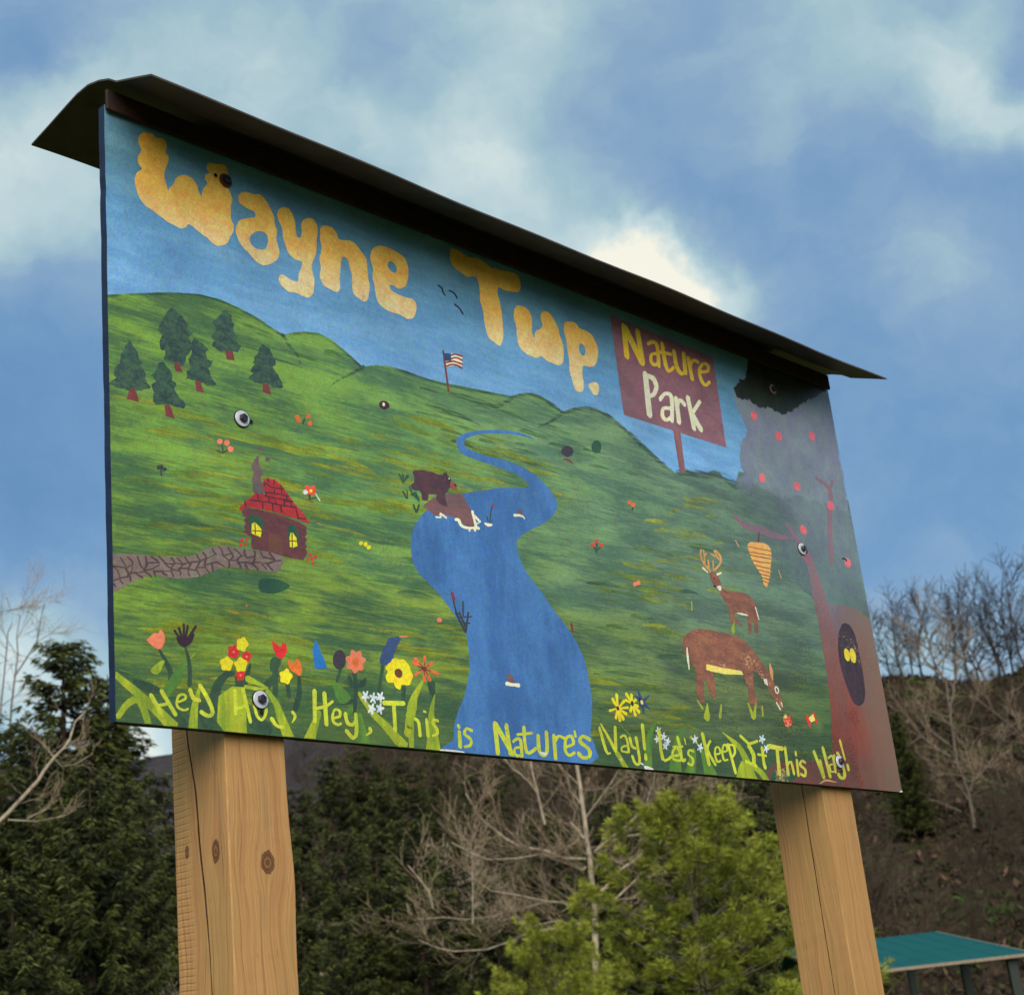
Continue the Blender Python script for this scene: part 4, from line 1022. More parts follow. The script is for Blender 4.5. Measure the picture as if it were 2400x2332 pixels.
('painted_path','stone_joints','pathbrown',6,0,'',[(0,1,['-5.8,285.9 -5.6,283.6 -5.3,280.4 -4.5,277 -2.8,273.9 -0.8,270.9 0.7,268.8 2.9,270.4 1.4,272.4 -0.6,275.3 -2.1,278.2 -2.8,281.1 -3.1,284.3 -3.3,286.5']),(0.25,1,['13.6,289.4 15.1,287.5 17.1,284.8 19.1,282.1 20.8,279.4 22.4,276.8 23.5,275 25.9,276.4 24.7,278.3 23.1,280.9 21.3,283.6 19.3,286.4 17.2,289.1 15.8,291.0']),(0.5,1,['28.6,292 30.6,290.5 33.3,288.4 35.5,286.4 36.6,284.2 37.4,281.9 38,280.2 41.1,281.5 40.5,283.3 39.6,285.8 38.2,288.4 35.7,290.8 32.9,292.9 30.9,294.4']),(0.75,1,['47,296.2 47.8,294.5 49,292 50,289.5 50.8,287.2 51.5,284.7 52,283 55.4,284.4 55,286.1 54.3,288.6 53.4,291.1 52.3,293.7 51.1,296.3 50.3,298.0']),(0,1,['63.7,300 64,297.7 64.4,294.6 64.9,291.5 65.3,288.5 65.8,285.5 66.1,283.4 70,284.5 69.6,286.6 69.2,289.6 68.7,292.6 68.3,295.7 67.8,298.9 67.5,301.1']),(0.25,1,['76.3,300.2 79.1,299 83,297.2 86.3,295.5 88.6,293.8 90.5,291.9 91.8,290.6 94.7,293.1 93.4,294.4 91.4,296.4 88.7,298.4 85.2,300.2 81.2,302 78.4,303.2']),(0.5,1,['92.3,302.2 94.1,300.8 96.7,298.9 99.1,296.9 101.3,294.9 103.4,292.9 104.8,291.5 107.8,294.1 106.4,295.5 104.2,297.6 102,299.7 99.4,301.7 96.8,303.6 95,305.0']),(0.75,1,['117.6,304.8 118.8,303.7 120.4,302.1 121.8,300.6 122.9,299 123.9,297.4 124.5,296.2 128.1,298.3 127.4,299.5 126.4,301.3 125.2,303.1 123.6,304.8 121.9,306.5 120.7,307.6']),(0,1,['130.1,306.3 132.4,305 135.6,303.1 138.5,301.3 140.8,299.4 142.8,297.5 144.3,296.2 146.5,298.1 145,299.5 142.9,301.4 140.5,303.4 137.4,305.3 134.2,307.2 131.9,308.5']),(0.25,1,['146.5,310.7 147.7,308.9 149.5,306.4 151.7,303.8 154.6,301.4 157.8,299.1 160.1,297.5 162.8,300.4 160.6,302 157.5,304.2 154.8,306.5 152.8,308.8 151.1,311.2 149.9,312.9']),(0.5,1,['172.1,319.7 172.7,318.3 173.8,316.2 175,314.1 176.8,312.1 178.7,310.2 180,308.9 183.1,311.5 181.8,312.8 180,314.6 178.4,316.4 177.3,318.3 176.4,320.2 175.7,321.6']),(0.75,1,['185.1,325.3 186.7,324.1 188.8,322.3 190.5,320.6 191.3,318.9 191.9,317 192.3,315.5 196.1,317 195.7,318.5 195,320.7 193.8,322.9 191.8,325 189.6,326.9 188,328.1']),(0,1,['207.5,336.6 208,335.2 208.9,333.2 210.2,331.1 212.2,329.3 214.4,327.5 216,326.3 218.4,328.7 216.9,329.9 214.7,331.6 212.9,333.2 211.9,334.9 211.1,336.7 210.6,338.0']),(0.25,1,['222.1,342 223.5,340.4 225.5,338.2 227.2,336 228.5,333.7 229.6,331.2 230.4,329.4 233.6,331 232.9,332.8 231.7,335.4 230.3,338 228.4,340.4 226.4,342.6 224.9,344.2']),(0.5,1,['242.5,343.7 243.8,341.8 245.7,339.2 247.7,336.5 249.9,333.7 252.2,331 253.8,329 256.5,331 254.9,332.9 252.7,335.7 250.5,338.4 248.5,341 246.6,343.7 245.3,345.6']),(0.75,1,['256,344.4 258.8,342.8 262.7,340.4 266,338.1 268.5,335.7 270.6,333.3 272,331.5 274.8,333.5 273.4,335.3 271.3,337.9 268.6,340.4 265,342.9 261.1,345.3 258.3,347.0']),(0,1,['279,346.9 278.7,345.1 278.4,342.5 278.6,339.6 279.7,336.9 281.1,334.6 282.1,333 286.3,335.5 285.3,337.1 284,339.2 283.1,341.2 283.1,343.3 283.3,345.7 283.6,347.4']),(0.25,1,['300.5,347.7 301.1,346.3 302,344.3 302.5,342.5 302.3,340.7 301.8,338.5 301.3,336.9 305.8,336.9 306.2,338.6 306.8,341.1 307,343.7 306.4,346.2 305.5,348.4 304.8,349.9']),(0.5,1,['316.2,349.3 316.4,347.8 316.8,345.7 317.6,343.5 319.1,341.5 320.9,339.7 322.1,338.6 325,340.9 323.7,342 322.1,343.7 320.9,345.3 320.3,347 319.9,348.9 319.7,350.4']),(0.75,1,['337.1,348.1 338.5,346.5 340.5,344.3 342.6,342.1 344.8,340 347,337.8 348.5,336.3 352.5,339.5 351,341 348.8,343.1 346.7,345.3 344.6,347.5 342.6,349.6 341.2,351.2']),(0,1,['0.8,271.7 2.9,269.5 5.7,266.3 8,263.2 9.2,259.9 10,256.5 10.5,254.1 13,254.9 12.5,257.4 11.7,261 10.3,264.5 7.9,267.9 5,271.2 2.9,273.4']),(0.25,1,['1.6,271 24.3,271.2 24.9,274.2 2.1,274.0']),(0.5,1,['22.8,269.9 24.1,268.6 25.9,266.6 27.1,264.8 27.6,262.9 27.8,260.6 27.9,259 32.1,259.9 32,261.6 31.8,264.2 31.1,266.9 29.5,269.3 27.6,271.4 26.3,272.8']),(0.75,1,['25.1,270.6 40.1,281.1 39,282.6 24,272.1']),(0,1,['38.3,277.7 37.7,275.4 36.8,272.1 35.6,269 33.5,265.8 30.9,262.4 29.1,260.1 31,258.9 32.9,261.3 35.6,264.8 37.9,268.3 39.3,271.9 40.2,275.3 40.8,277.6']),(0.25,1,['52.5,285.3 52.7,283.8 53.2,281.6 54.3,279.2 56.6,277.1 59.4,275.1 61.3,273.8 63.2,275.8 61.2,277.2 58.6,279.1 56.6,280.9 55.8,282.7 55.4,284.7 55.1,286.1']),(0.5,1,['66.1,288.7 66,287 65.8,284.7 65.3,282.5 63.9,280 62,277.2 60.6,275.2 63.8,273.7 65.3,275.7 67.3,278.7 69,281.8 69.8,284.8 70,287.4 70.1,289.2']),(0.75,1,['68,287.5 93.2,291.4 93.3,294.2 68.1,290.3']),(0,1,['92.5,289.8 90.5,288.3 87.7,286.3 85.2,284.3 83.2,282.4 81.5,280.6 80.4,279.4 82.5,278 83.5,279.2 85.1,280.8 86.9,282.5 89.3,284.4 92,286.4 94,287.9']),(0.25,1,['105,291.1 106.3,290.2 108.1,288.9 110.3,287.5 113,286.1 116,284.8 118.2,283.9 120.2,286.9 118.1,287.8 115.2,289.1 112.6,290.4 110.6,291.6 108.9,292.9 107.6,293.8']),(0.5,1,['106.2,290.9 126.1,293.3 126.4,296.4 106.4,294.0']),(0.75,1,['125,298.4 123.1,296.1 120.5,292.9 118.4,289.5 117.5,286.3 117.3,283.3 117.2,281.4 120.8,281.9 120.8,283.8 121,286.4 121.6,288.8 123.4,291.5 125.8,294.6 127.7,296.8']),(0,1,['126.1,296.2 145,295.4 145.7,298.2 126.8,299.0']),(0.25,1,['144.1,299.2 142.4,297.7 140,295.4 137.7,293 135.7,290.7 134,288.3 132.8,286.7 135.8,285.3 137,286.8 138.6,289.1 140.4,291.2 142.5,293.3 144.9,295.5 146.6,297.1']),(0.5,1,['145.6,297 161.9,302.9 161.3,305.2 145.1,299.3']),(0.75,1,['160.2,304.4 159,302.1 157.2,298.7 155.6,295.4 154.3,292.3 153.3,289.2 152.5,287.1 155.4,286.8 156.2,288.9 157.2,291.9 158.4,294.9 159.9,298.1 161.7,301.3 162.9,303.6']),(0,1,['161.8,302.5 181.6,307 181.5,310.1 161.6,305.6']),(0.25,1,['180,310.7 178.5,308.2 176.5,304.6 174.5,301 172.6,297.4 170.7,293.8 169.4,291.3 172.7,290.5 174,293 175.9,296.5 177.8,300 179.7,303.6 181.8,307.2 183.2,309.7']),(0.5,1,['182,308.9 194.7,314.6 193.8,317.3 181.1,311.5']),(0.75,1,['192.3,316.1 191.4,314.3 190.1,311.7 189.1,309 188.7,306.2 188.7,303.7 188.7,302 193,302.8 193,304.5 193,306.8 193.3,308.9 194.1,311 195.3,313.4 196.1,315.1']),(0,1,['194.8,314.8 217.8,328.4 216.8,330.1 193.8,316.5']),(0.25,1,['230.9,326.6 233,325.4 236,323.9 238.5,322.3 240.5,320.6 242.1,318.9 243.3,317.6 245.8,319.6 244.6,320.9 242.9,322.7 240.7,324.5 238,326.2 235,327.8 232.8,328.9']),(0.5,1,['232.1,326.6 255.7,334.6 255.2,336.7 231.6,328.8']),(0.75,1,['253.8,331.1 252.6,329.8 251,327.9 249.2,325.9 247.1,323.9 244.9,321.7 243.3,320.2 245.7,318.4 247.3,319.9 249.5,322.1 251.7,324.2 253.6,326.3 255.3,328.2 256.5,329.6']),(0,1,['272.4,335.6 270.5,334.1 267.7,332 265.2,329.6 263.7,327.3 263,325.3 262.5,324 266.6,323.7 267,324.9 267.6,326.4 268.4,327.8 270.3,329.6 272.9,331.6 274.8,333.1']),(0.25,1,['273.5,333.2 284.1,334.5 284.4,336.8 273.7,335.5']),(0.5,1,['284.1,330 303.7,335.5 303.4,338.3 283.8,332.8']),(0.75,1,['301.2,333.7 300.7,332.1 300.1,329.8 299.3,327.7 298.1,325.4 296.7,323.1 295.7,321.4 299.5,320.3 300.5,322 302,324.5 303.3,327.1 304.2,329.6 304.9,332 305.4,333.6']),(0,1,['323.1,337.3 350.2,337.2 351.2,340.8 324,340.8']),(0.25,1,['349.7,337.5 347.5,336.5 344.3,334.9 341.1,333.4 337.6,331.8 333.9,330.2 331.3,329 332.6,325.3 335.2,326.5 338.9,328.1 342.5,329.7 345.9,331.3 349.1,332.9 351.3,333.9']),(0.5,1,['350.5,334.4 364.3,338 364,340.6 350.3,337.1']),(0.75,1,['-3.6,245.7 -3.2,244.3 -2.5,242.2 -1.4,240.1 0.6,238 2.8,236.1 4.4,234.8 6.8,237.3 5.3,238.6 3.1,240.4 1.5,242.1 0.6,243.8 0,245.6 -0.3,246.9']),(0,1,['-1.6,245.1 11.9,249.3 11.4,251.9 -2.1,247.6']),(0.25,1,['10.3,251.7 10.7,250.4 11.4,248.4 12.5,246.4 14.5,244.5 16.7,242.8 18.3,241.6 20.3,243.6 18.7,244.8 16.5,246.5 14.8,248.2 14,249.8 13.4,251.5 13,252.7']),(0.5,1,['11.9,250.7 30.2,256.7 29.7,259.6 11.4,253.6']),(0.75,1,['28.2,260.9 29.2,259.4 30.6,257.2 31.5,255.2 31.9,253.2 31.9,250.9 32,249.2 36,250 36,251.7 35.9,254.2 35.4,256.8 34.3,259.4 32.8,261.7 31.8,263.2']),(0,1,['30.5,260.6 46.1,266.2 45.4,269.3 29.8,263.6']),(0.25,1,['44.3,264.1 45.7,263.3 47.6,262.1 49.8,260.9 52.4,259.7 55.1,258.5 57,257.7 59.3,261.1 57.4,261.9 54.7,263.1 52.2,264.2 50.2,265.4 48.3,266.5 47,267.3']),(0.5,1,['45.9,264.7 62.5,271.4 61.8,273.5 45.3,266.8']),(0.75,1,['61,271.5 63.5,270.4 66.9,268.9 69.8,267.3 71.9,265.7 73.7,264 74.9,262.7 78,265.3 76.8,266.6 74.8,268.5 72.4,270.3 69.2,272.1 65.7,273.6 63.2,274.7']),(0,1,['62.4,271.8 81.7,277.7 81.2,280.4 62,274.5']),(0.25,1,['79.3,273.5 80,272.3 80.9,270.8 81.6,269.4 82,268.1 82.3,266.6 82.5,265.6 86.9,266.9 86.7,268 86.4,269.7 85.8,271.4 85,273.2 84,274.8 83.3,275.9']),(0.5,1,['81.2,273.2 98.3,276 98.4,279.1 81.3,276.2']),(0.75,1,['96.4,277.1 97,276 98,274.4 99.7,272.7 102.4,271.2 105.5,269.9 107.7,269 110.1,272.6 107.9,273.5 104.9,274.7 102.7,275.9 101.6,277.1 100.8,278.3 100.3,279.3']),(0,1,['98.4,277.2 119,280 119.1,282.1 98.5,279.3']),(0.25,1,['117.1,284.4 117,282.8 117,280.3 117.3,277.6 118.4,275.1 119.7,272.9 120.6,271.4 124.3,273.6 123.4,275.1 122.1,277.2 121.3,279.1 121.1,281.1 121.1,283.4 121.2,285.0']),(0.5,1,['118.7,283.2 133.7,282.5 134.6,285.4 119.5,286.2']),(0.75,1,['133,286.5 134.1,285 135.5,282.8 136.4,280.7 136.5,278.5 136.1,276 135.8,274.3 138.5,274.3 138.8,276.2 139.2,278.8 139.2,281.6 138.1,284.2 136.5,286.5 135.5,288.1']),(0,1,['134.4,285.8 154.3,289.9 154.2,293 134.3,288.9']),(0.25,1,['152.8,290.6 152.7,288.7 152.5,286 152.6,283.2 153.3,280.5 154.3,277.9 155,276.2 157.6,277.5 156.9,279.2 155.9,281.6 155.3,284 155.2,286.4 155.4,289 155.6,290.9']),(0.5,1,['153.8,289.4 170.6,288.6 171.4,291.1 154.5,292.0']),(0.75,1,['169.8,294.3 170.5,292.6 171.5,290 172.7,287.5 174.4,285.1 176.2,282.8 177.5,281.3 179.9,283 178.6,284.6 176.8,286.8 175.3,289 174.2,291.3 173.2,293.8 172.6,295.6']),(0,1,['171.3,293.7 190.8,297.3 190.8,300 171.3,296.4']),(0.25,1,['189.6,302.5 190.1,300.8 191,298.3 192.1,295.9 193.8,293.6 195.7,291.4 197,289.9 199.4,291.8 198.1,293.3 196.2,295.3 194.7,297.4 193.7,299.6 192.9,302 192.4,303.7']),(0.5,1,['191.2,301.8 205.9,306.8 205.3,309.4 190.7,304.4']),(0.75,1,['203.6,308.5 203.9,306.6 204.4,304.1 204.8,301.5 205.2,298.9 205.5,296.3 205.7,294.5 209.8,295.6 209.5,297.4 209.3,300 208.9,302.7 208.5,305.3 208,307.9 207.7,309.8']),(0,1,['206.1,307.8 219.3,312.6 218.6,315.4 205.4,310.6']),(0.25,1,['218.1,310.9 220.7,310.3 224.4,309.3 227.3,308.3 229,307.2 230.3,305.9 231.1,305 233.6,307 232.7,307.9 231.2,309.3 229.1,310.7 225.8,311.8 222.1,312.8 219.5,313.5']),(0.5,1,['242.5,319.8 242.7,318.2 242.9,316 243,313.7 243,311.5 242.8,309.2 242.7,307.6 246.8,308.2 247,309.8 247.1,312.2 247.2,314.6 247.1,317 246.9,319.3 246.7,320.9']),(0.75,1,['244.6,319.1 264.5,323.2 264.5,325.7 244.6,321.6']),(0,1,['262.6,318.5 263.9,317.3 265.6,315.5 267,313.9 267.7,312.3 268.2,310.6 268.5,309.3 272.8,310.9 272.4,312.2 271.9,314.2 270.9,316.3 269.2,318.3 267.4,320.1 266.1,321.4']),(0.25,1,['264.3,318.2 282.7,321.8 282.7,325.2 264.3,321.6']),(0.5,1,['280.4,322.8 279.9,321.2 279.2,318.6 279.2,315.8 280.4,313.3 282.1,311.2 283.2,309.8 287.3,312.7 286.1,314 284.7,315.9 283.8,317.4 283.9,319 284.5,321.1 285,322.7']),(0.75,1,['282.2,321.3 297.3,321.2 298.1,324 283,324.1']),(0,1,['295.9,323.6 296.8,322 298.3,319.6 300.3,317.3 303.1,315 306.2,313 308.4,311.6 311.6,314.9 309.4,316.3 306.4,318.3 303.9,320.2 302.3,322.2 300.9,324.4 300,326.0']),(0.25,1,['297.9,323.6 318.7,327.1 318.8,329.5 298,326.0']),(0.5,1,['317.3,324 319,322.8 321.4,321.1 323.6,319.3 325.5,317.6 327.4,315.8 328.6,314.5 331.2,316.5 329.9,317.8 328.1,319.7 326,321.5 323.7,323.3 321.3,325 319.6,326.2']),(0.75,1,['318.7,324 332.2,328.6 331.8,330.8 318.2,326.2']),(0,1,['330.3,325.6 331.5,324.2 333.3,322.2 335.5,320.2 338.1,318.4 340.9,316.7 342.9,315.5 345.7,318.5 343.7,319.7 341,321.3 338.6,323 336.6,324.8 334.9,326.7 333.7,328.1'])]),
('painted_rock','painted_rock','rock',6,1,'',[(0,0,['749.5,519.6 756.8,526.9 780.3,542.4 794.3,549.4 817.4,558 858.8,566.7 875.6,556.7 883.1,544 892.4,528.1 895.4,498.9 867.8,495.9 849.2,508.2 824.8,509.1 802.8,510.4 782.3,503.3 763.7,512.0'])]),
('painted_rock','foam','cream',7,0,'',[(0,1,['782.3,497.8 786.7,498.2 792.9,499 799.2,501.5 800.1,506.4 798.4,510 795.4,508.7 799.2,507.3 805.9,504.1 810.9,501.6 814.7,505.4 809.7,507.9 802.7,511.3 796.8,513 793.1,508 794.7,504.4 795.4,503.5 793.2,503.2 787.6,502.5 783.3,502.0']),(0.25,1,['839.7,501.3 841.9,502 844,502.6 845.2,502.7 846.9,500.2 849.1,495.4 853.1,491 860,489.1 867.7,488.7 875.2,489 882.2,490 888.7,491.5 894.1,492.3 899.2,492.6 903.9,492.6 907.3,492.5 909.8,499.1 906.3,499 901.2,498.7 895.3,498.1 889.2,496.8 883,495.6 877,495 870.5,495.1 863.8,495.5 859,496.5 856.4,499.4 854.6,504.1 852,508.2 846.7,509.6 842,508.8 839.4,508.2']),(0.5,1,['889.8,530.4 890.3,527.7 891.2,523.7 892.3,518.7 893.7,511.8 894.6,503.7 895.2,497.9 904.5,501.2 902.7,506.6 900.3,514.1 898.9,521 898.3,526.1 898,530.2 897.7,533.1']),(0.75,1,['895.6,521.5 910.2,510.9 915.9,515.5 901.2,526.1']),(0,1,['877.6,491.2 875.1,485.9 881.1,485.6 883.6,490.9']),(0.25,1,['891.7,492.3 893,488.2 898.5,490.4 897.2,494.5']),(0.5,1,['900.5,505.1 909.9,506.7 910.3,510 901,508.3'])]),
('painted_bear','painted_bear','bear',8,0,'brown painted bear standing on the river rock',[(0,0,['725.9,591.3 734,596.3 756.2,601.3 782.6,602.5 800,600.8 814.6,601.9 817.5,607.7 826.6,609.6 828.1,602.8 837.8,600.3 837.9,591.5 849.9,588.6 853.8,584.1 851.9,577.5 841.5,575.6 836.3,579 827.8,572.9 827.2,568.5 815,559.2 815.7,547.2 820.2,528.9 805,531.3 796.4,533.2 788.5,540.4 790,553.6 767.7,549.4 764.3,539.3 763.6,533.2 746.2,531.7 746.8,546.3 742.1,553.2 731.2,551.1 720.5,551.6 718.2,559.7 728.9,569.5 729.1,580.7'])]),
('painted_bear','muzzle','muzzle',9,1,'',[(0,0,['835.9,589.7 849.7,588.8 853.6,584 851.7,577.4 841.3,575.5 833.8,578.4'])]),
('painted_bear','nose','black',10,1,'',[(0,0,['852.8,585.8 852.1,584.5 850.7,583.3 848.8,582.6 847,582.6 845.7,583.3 845.4,584.4 846,585.8 847.5,587 849.4,587.7 851.2,587.7 852.4,587.0'])]),
('painted_bear','eye','cream',10,1,'',[(0,0,['834.6,596.9 834.2,596.1 833.4,595.5 832.3,595.1 831.3,595.1 830.6,595.4 830.4,596.1 830.8,596.9 831.6,597.6 832.7,598 833.7,598 834.4,597.6'])]),
('painted_rock','reeds','darkgreen',6.5,0,'',[(0,1,['685.5,578.3 694.2,561.2 698.7,563.7 689.9,580.7']),(0.25,1,['696.1,579.3 695.8,562.2 700.1,563.2 700.4,580.4']),(0.5,1,['708.7,580.5 697.2,564.3 700.1,563.1 715.3,577.7']),(0.75,1,['691.8,540.1 700.9,526.6 705.6,529.4 696.5,543.0']),(0,1,['712.3,554.6 717.8,537 722.9,539.2 717.4,556.9']),(0.25,1,['722.3,537.4 734.6,527.4 740.5,531.2 734,545.0']),(0.5,1,['718.3,514.9 723.1,500.5 728.6,502.9 723.8,517.3']),(0.75,1,['733.7,519 725.4,502.3 730.6,501.8 738.9,518.6']),(0,1,['704.4,545.2 703.6,528 707.5,528.9 708.3,546.1'])]),
('painted_river','driftwood','cream',6,0,'',[(0,1,['1023.2,543.3 1030.2,544.6 1039.8,546.3 1047.2,547.4 1050.9,546.7 1053.4,545 1055.1,543.6 1057.4,545 1056.3,546.9 1054.4,549.7 1049.8,551.9 1041.5,552.2 1031.7,551.4 1024.8,550.8']),(0.25,1,['926.6,509.8 928.9,508.4 932.4,506.4 937,505.2 942.4,506.3 946.9,508 949.8,509.2 949.5,513.6 946.7,513.2 943,512.7 940.2,512.7 937,512.7 932.7,513 929.5,513.3'])]),
('painted_river','driftwood','cream',6,0,'',[(0,1,['941.5,151.9 946,152 952.6,152 959.4,152.1 966.5,151.5 973.8,150.9 978.9,150.5 982.4,160 977,159.8 969.4,159.5 962.1,159.3 955.6,159.8 949.3,160.3 944.9,160.6'])]),
('painted_river','boulder','rock',5.5,0,'',[(0,1,['1041.4,552.9 1043.2,555.8 1045.5,559.3 1043.7,558.8 1041.9,558.5 1044.3,556.2 1046.1,554.3 1053.1,558.1 1051.9,560.6 1050,564 1043.8,566 1037.4,560.9 1035.1,556.4 1033.6,553.4'])]),
('painted_river','boulder','rock',5.5,0,'',[(0,1,['946.7,168.4 954.3,158.3 969.2,165.8 961.6,175.9'])]),
('painted_river','reeds','reed',6.5,0,'',[(0,1,['806.5,334.5 808.1,324 810.3,309.5 812.7,298.2 815.4,293.2 818.4,291.4 820.4,290.6 823,293.6 821.3,294.2 819.2,295.4 817,299.8 815,310.9 813.1,325.4 811.7,336.0']),(0.25,1,['835.9,321.2 833.1,291.6 837.9,292.3 840.6,322.0']),(0.5,1,['811.3,293.6 833.2,255.7 839.1,258.5 817.2,296.4']),(0.75,1,['822.1,295.2 838.5,262.4 843.5,264.6 827.1,297.5']),(0,1,['848.5,299.8 835,255.3 840.1,255.4 853.6,299.9']),(0.25,1,['818.2,284.5 860.3,291 860.6,293.8 818.4,287.2']),(0.5,1,['819.2,275.1 852.7,275.4 853.5,277.9 820,277.5'])]),
('painted_river','cattail','redbrown',7,0,'',[(0,1,['804.1,334.1 809.6,321.2 817.7,324.7 812.1,337.6']),(0.25,1,['1167.9,313.6 1169.2,297.1 1176.5,298.9 1175.1,315.4'])]),
('painted_river','reeds','reed',6.5,0,'',[(0,1,['953.1,553.3 942.6,519.5 945.9,519.7 956.4,553.6']),(0.25,1,['934.7,528.2 938.2,516.5 941,517.6 937.5,529.4']),(0.5,1,['953.4,525.4 944.2,517.6 945.7,516.6 954.9,524.4'])]),
('painted_river','cattail','redbrown',7,0,'',[(0,1,['956.9,562.5 952.4,553.3 958.2,553 962.8,562.2'])]),
('painted_buck','painted_buck','deer',8,0,'painted brown buck with antlers looking back',[(0,0,['1725.5,520.6 1741.4,523 1753.7,509.8 1758,495.5 1762.3,481.2 1780.8,477.6 1812.9,480.8 1840.9,482.2 1867.9,478.4 1885.4,468.2 1897.4,452.1 1893.5,413.8 1886.9,380.5 1872.4,378.7 1873.5,406.3 1862.5,409.9 1857.4,374.4 1845.1,373 1847.3,413 1847.1,427.9 1819.2,426.8 1798.9,424.1 1792.4,413.4 1813.4,403.7 1825.5,389.1 1810.3,390.9 1794.5,406.2 1785.4,392.8 1773.7,392.5 1776.2,418.7 1768.4,442.3 1753.4,460.1 1745.7,476.3 1731.1,479.2 1722.2,490.3 1715.9,504.3 1716.4,514.3'])]),
('painted_buck','antlers','antler',9,0,'',[(0,1,['1722.4,523.8 1716.9,528.2 1709.3,534.6 1703,541 1698.9,546.9 1695.8,553 1694.4,558.6 1695.3,564 1697.7,569.4 1699.7,573.4 1691.4,573.1 1689.4,569 1686.7,562.9 1685.6,556.2 1687.3,549.7 1690.5,543.2 1695,536.8 1701.6,530.1 1709.3,523.7 1714.8,519.2']),(0.25,1,['1719,522.2 1721.7,550 1715.3,548.7 1712.7,520.9']),(0.5,1,['1706.5,542.2 1709.3,574.4 1703,573 1700.1,540.8']),(0.75,1,['1707,556.6 1718.2,567.1 1714.1,568.4 1702.9,557.8']),(0,1,['1739,525.2 1741.1,550.6 1734.6,549.2 1732.5,523.9']),(0.25,1,['1740.5,524.5 1748.5,529.8 1760.1,537.6 1769.7,546 1775,554.2 1777.6,562.3 1777.5,569.6 1773.3,575.6 1766.9,580.2 1762.4,583.3 1754.9,578.4 1759.4,575.4 1765.3,571.1 1768.6,566.3 1768.6,560.6 1766.5,553.8 1762.4,547.4 1754.3,540.4 1743.5,533 1735.5,527.8']),(0.5,1,['1767.3,560.4 1753.6,580.9 1747.4,578.1 1761.2,557.6']),(0.75,1,['1758.4,566 1737.5,571 1733.7,567.1 1754.5,562.1'])]),
('painted_buck','ear','cream',9,0,'',[(0,1,['1689.7,522.8 1706.7,514.5 1711.1,517.6 1695.9,527.3']),(0.25,1,['1748.2,514.1 1767.1,521.4 1765.6,525.9 1746.4,519.5'])]),
('painted_buck','throat_patch','cream',9,1,'',[(0,0,['1739.6,484.1 1755.7,487.1 1755.4,477.7 1746.7,473.5'])]),
('painted_buck','nose','black',10,1,'',[(0,0,['1735.8,483.7 1734.7,482 1732.6,480.5 1729.9,479.7 1727.4,479.8 1725.8,480.7 1725.5,482.3 1726.6,484 1728.8,485.5 1731.5,486.3 1733.9,486.3 1735.5,485.3']),(0.25,0,['1736.2,505.1 1735.5,504.2 1734.1,503.3 1732.2,502.8 1730.5,502.8 1729.3,503.3 1729.1,504.1 1729.8,505.1 1731.2,505.9 1733.1,506.4 1734.8,506.4 1736,506.0'])]),
('painted_buck','belly','cream',9,1,'',[(0,0,['1804.4,423.5 1842.4,426 1854,421.8 1825.2,420.5'])]),
('painted_buck','tail','cream',9,0,'',[(0,1,['1889.3,448.1 1896.5,416.9 1899.9,417.9 1893.5,449.4'])]),
('painted_doe','painted_doe','deer',8.5,0,'painted brown doe grazing with its head down',[(0,0,['1572.7,330.7 1592.1,344.8 1624.3,358.2 1658.4,362.4 1696,363.4 1749,362.6 1794.5,359.5 1827,348.6 1853.7,329.5 1879.3,305.3 1901.5,283 1917.5,267.4 1923.9,246 1937.2,220.3 1944.2,201.3 1935.7,184.7 1924.3,187.4 1906.9,212.6 1891.6,230.7 1877.1,251.2 1855.1,273.4 1835.5,273.8 1831.2,241.9 1834.6,194.1 1816.1,182.9 1797.5,186 1804.1,227.2 1791.5,262 1739.1,259.1 1670.9,256.9 1670.6,223.9 1662.6,182.3 1648.8,193.8 1639.9,218.6 1636.3,234.6 1628.8,233.8 1624,205.5 1616.4,172.4 1600.9,175.7 1591.5,197.8 1599,230.9 1598.1,258.7 1586,269.1 1571.3,283.8 1563.2,303.9 1564.6,318.0'])]),
('painted_doe','belly','butter',9.5,0,'',[(0,0,['1646.8,273.1 1703.9,270.9 1787.5,270 1792.9,260.9 1722.6,255 1663.1,256 1643.4,258.7'])]),
('painted_doe','tail','cream',9.5,0,'',[(0,1,['1578,305.5 1576.9,301 1575.2,294.4 1573.7,286.1 1573,274.4 1574.3,261.4 1575.2,252.1 1578.9,252.8 1579.8,262.5 1581.2,275.9 1581.3,287.4 1581.4,295.4 1582,301.7 1582.5,306.0'])]),
('painted_doe','ear','antler',9.5,0,'',[(0,1,['1912.4,302.3 1911.5,297.5 1910.1,290.4 1908.4,282.9 1909.2,274.9 1911.2,266.5 1912.6,260.5 1918.4,261.6 1920.3,268.1 1922.9,277.5 1923.8,286.1 1921.2,292.9 1918.5,299.1 1916.6,303.3'])]),
('painted_doe','cheek','cream',9.5,0,'',[(0,0,['1876.7,258.4 1891.1,259.9 1892.3,241.7 1877.5,246.3'])]),
('painted_doe','eye','cream',9.5,1,'',[(0,0,['1936,237.4 1935.5,232.2 1932.7,227.8 1928.3,225.3 1923.5,225.6 1919.6,228.4 1917.6,233 1918,238.2 1920.8,242.6 1925.2,245 1930,244.8 1934,242.0'])]),
('painted_doe','pupil','black',10.5,1,'',[(0,0,['1930.5,235.3 1930.3,231.5 1928.8,228.9 1926.4,228.3 1924.2,230.1 1922.9,233.5 1923.1,237.2 1924.6,239.9 1926.9,240.4 1929.2,238.7'])]),
('painted_doe','muzzle','cream',9.5,0,'',[(0,1,['1912.9,200.1 1925.4,183.7 1930.9,185.9 1918.3,202.3']),(0.25,1,['1934.4,201.9 1937.5,192.4 1942.5,193.8 1939.4,203.3'])]),
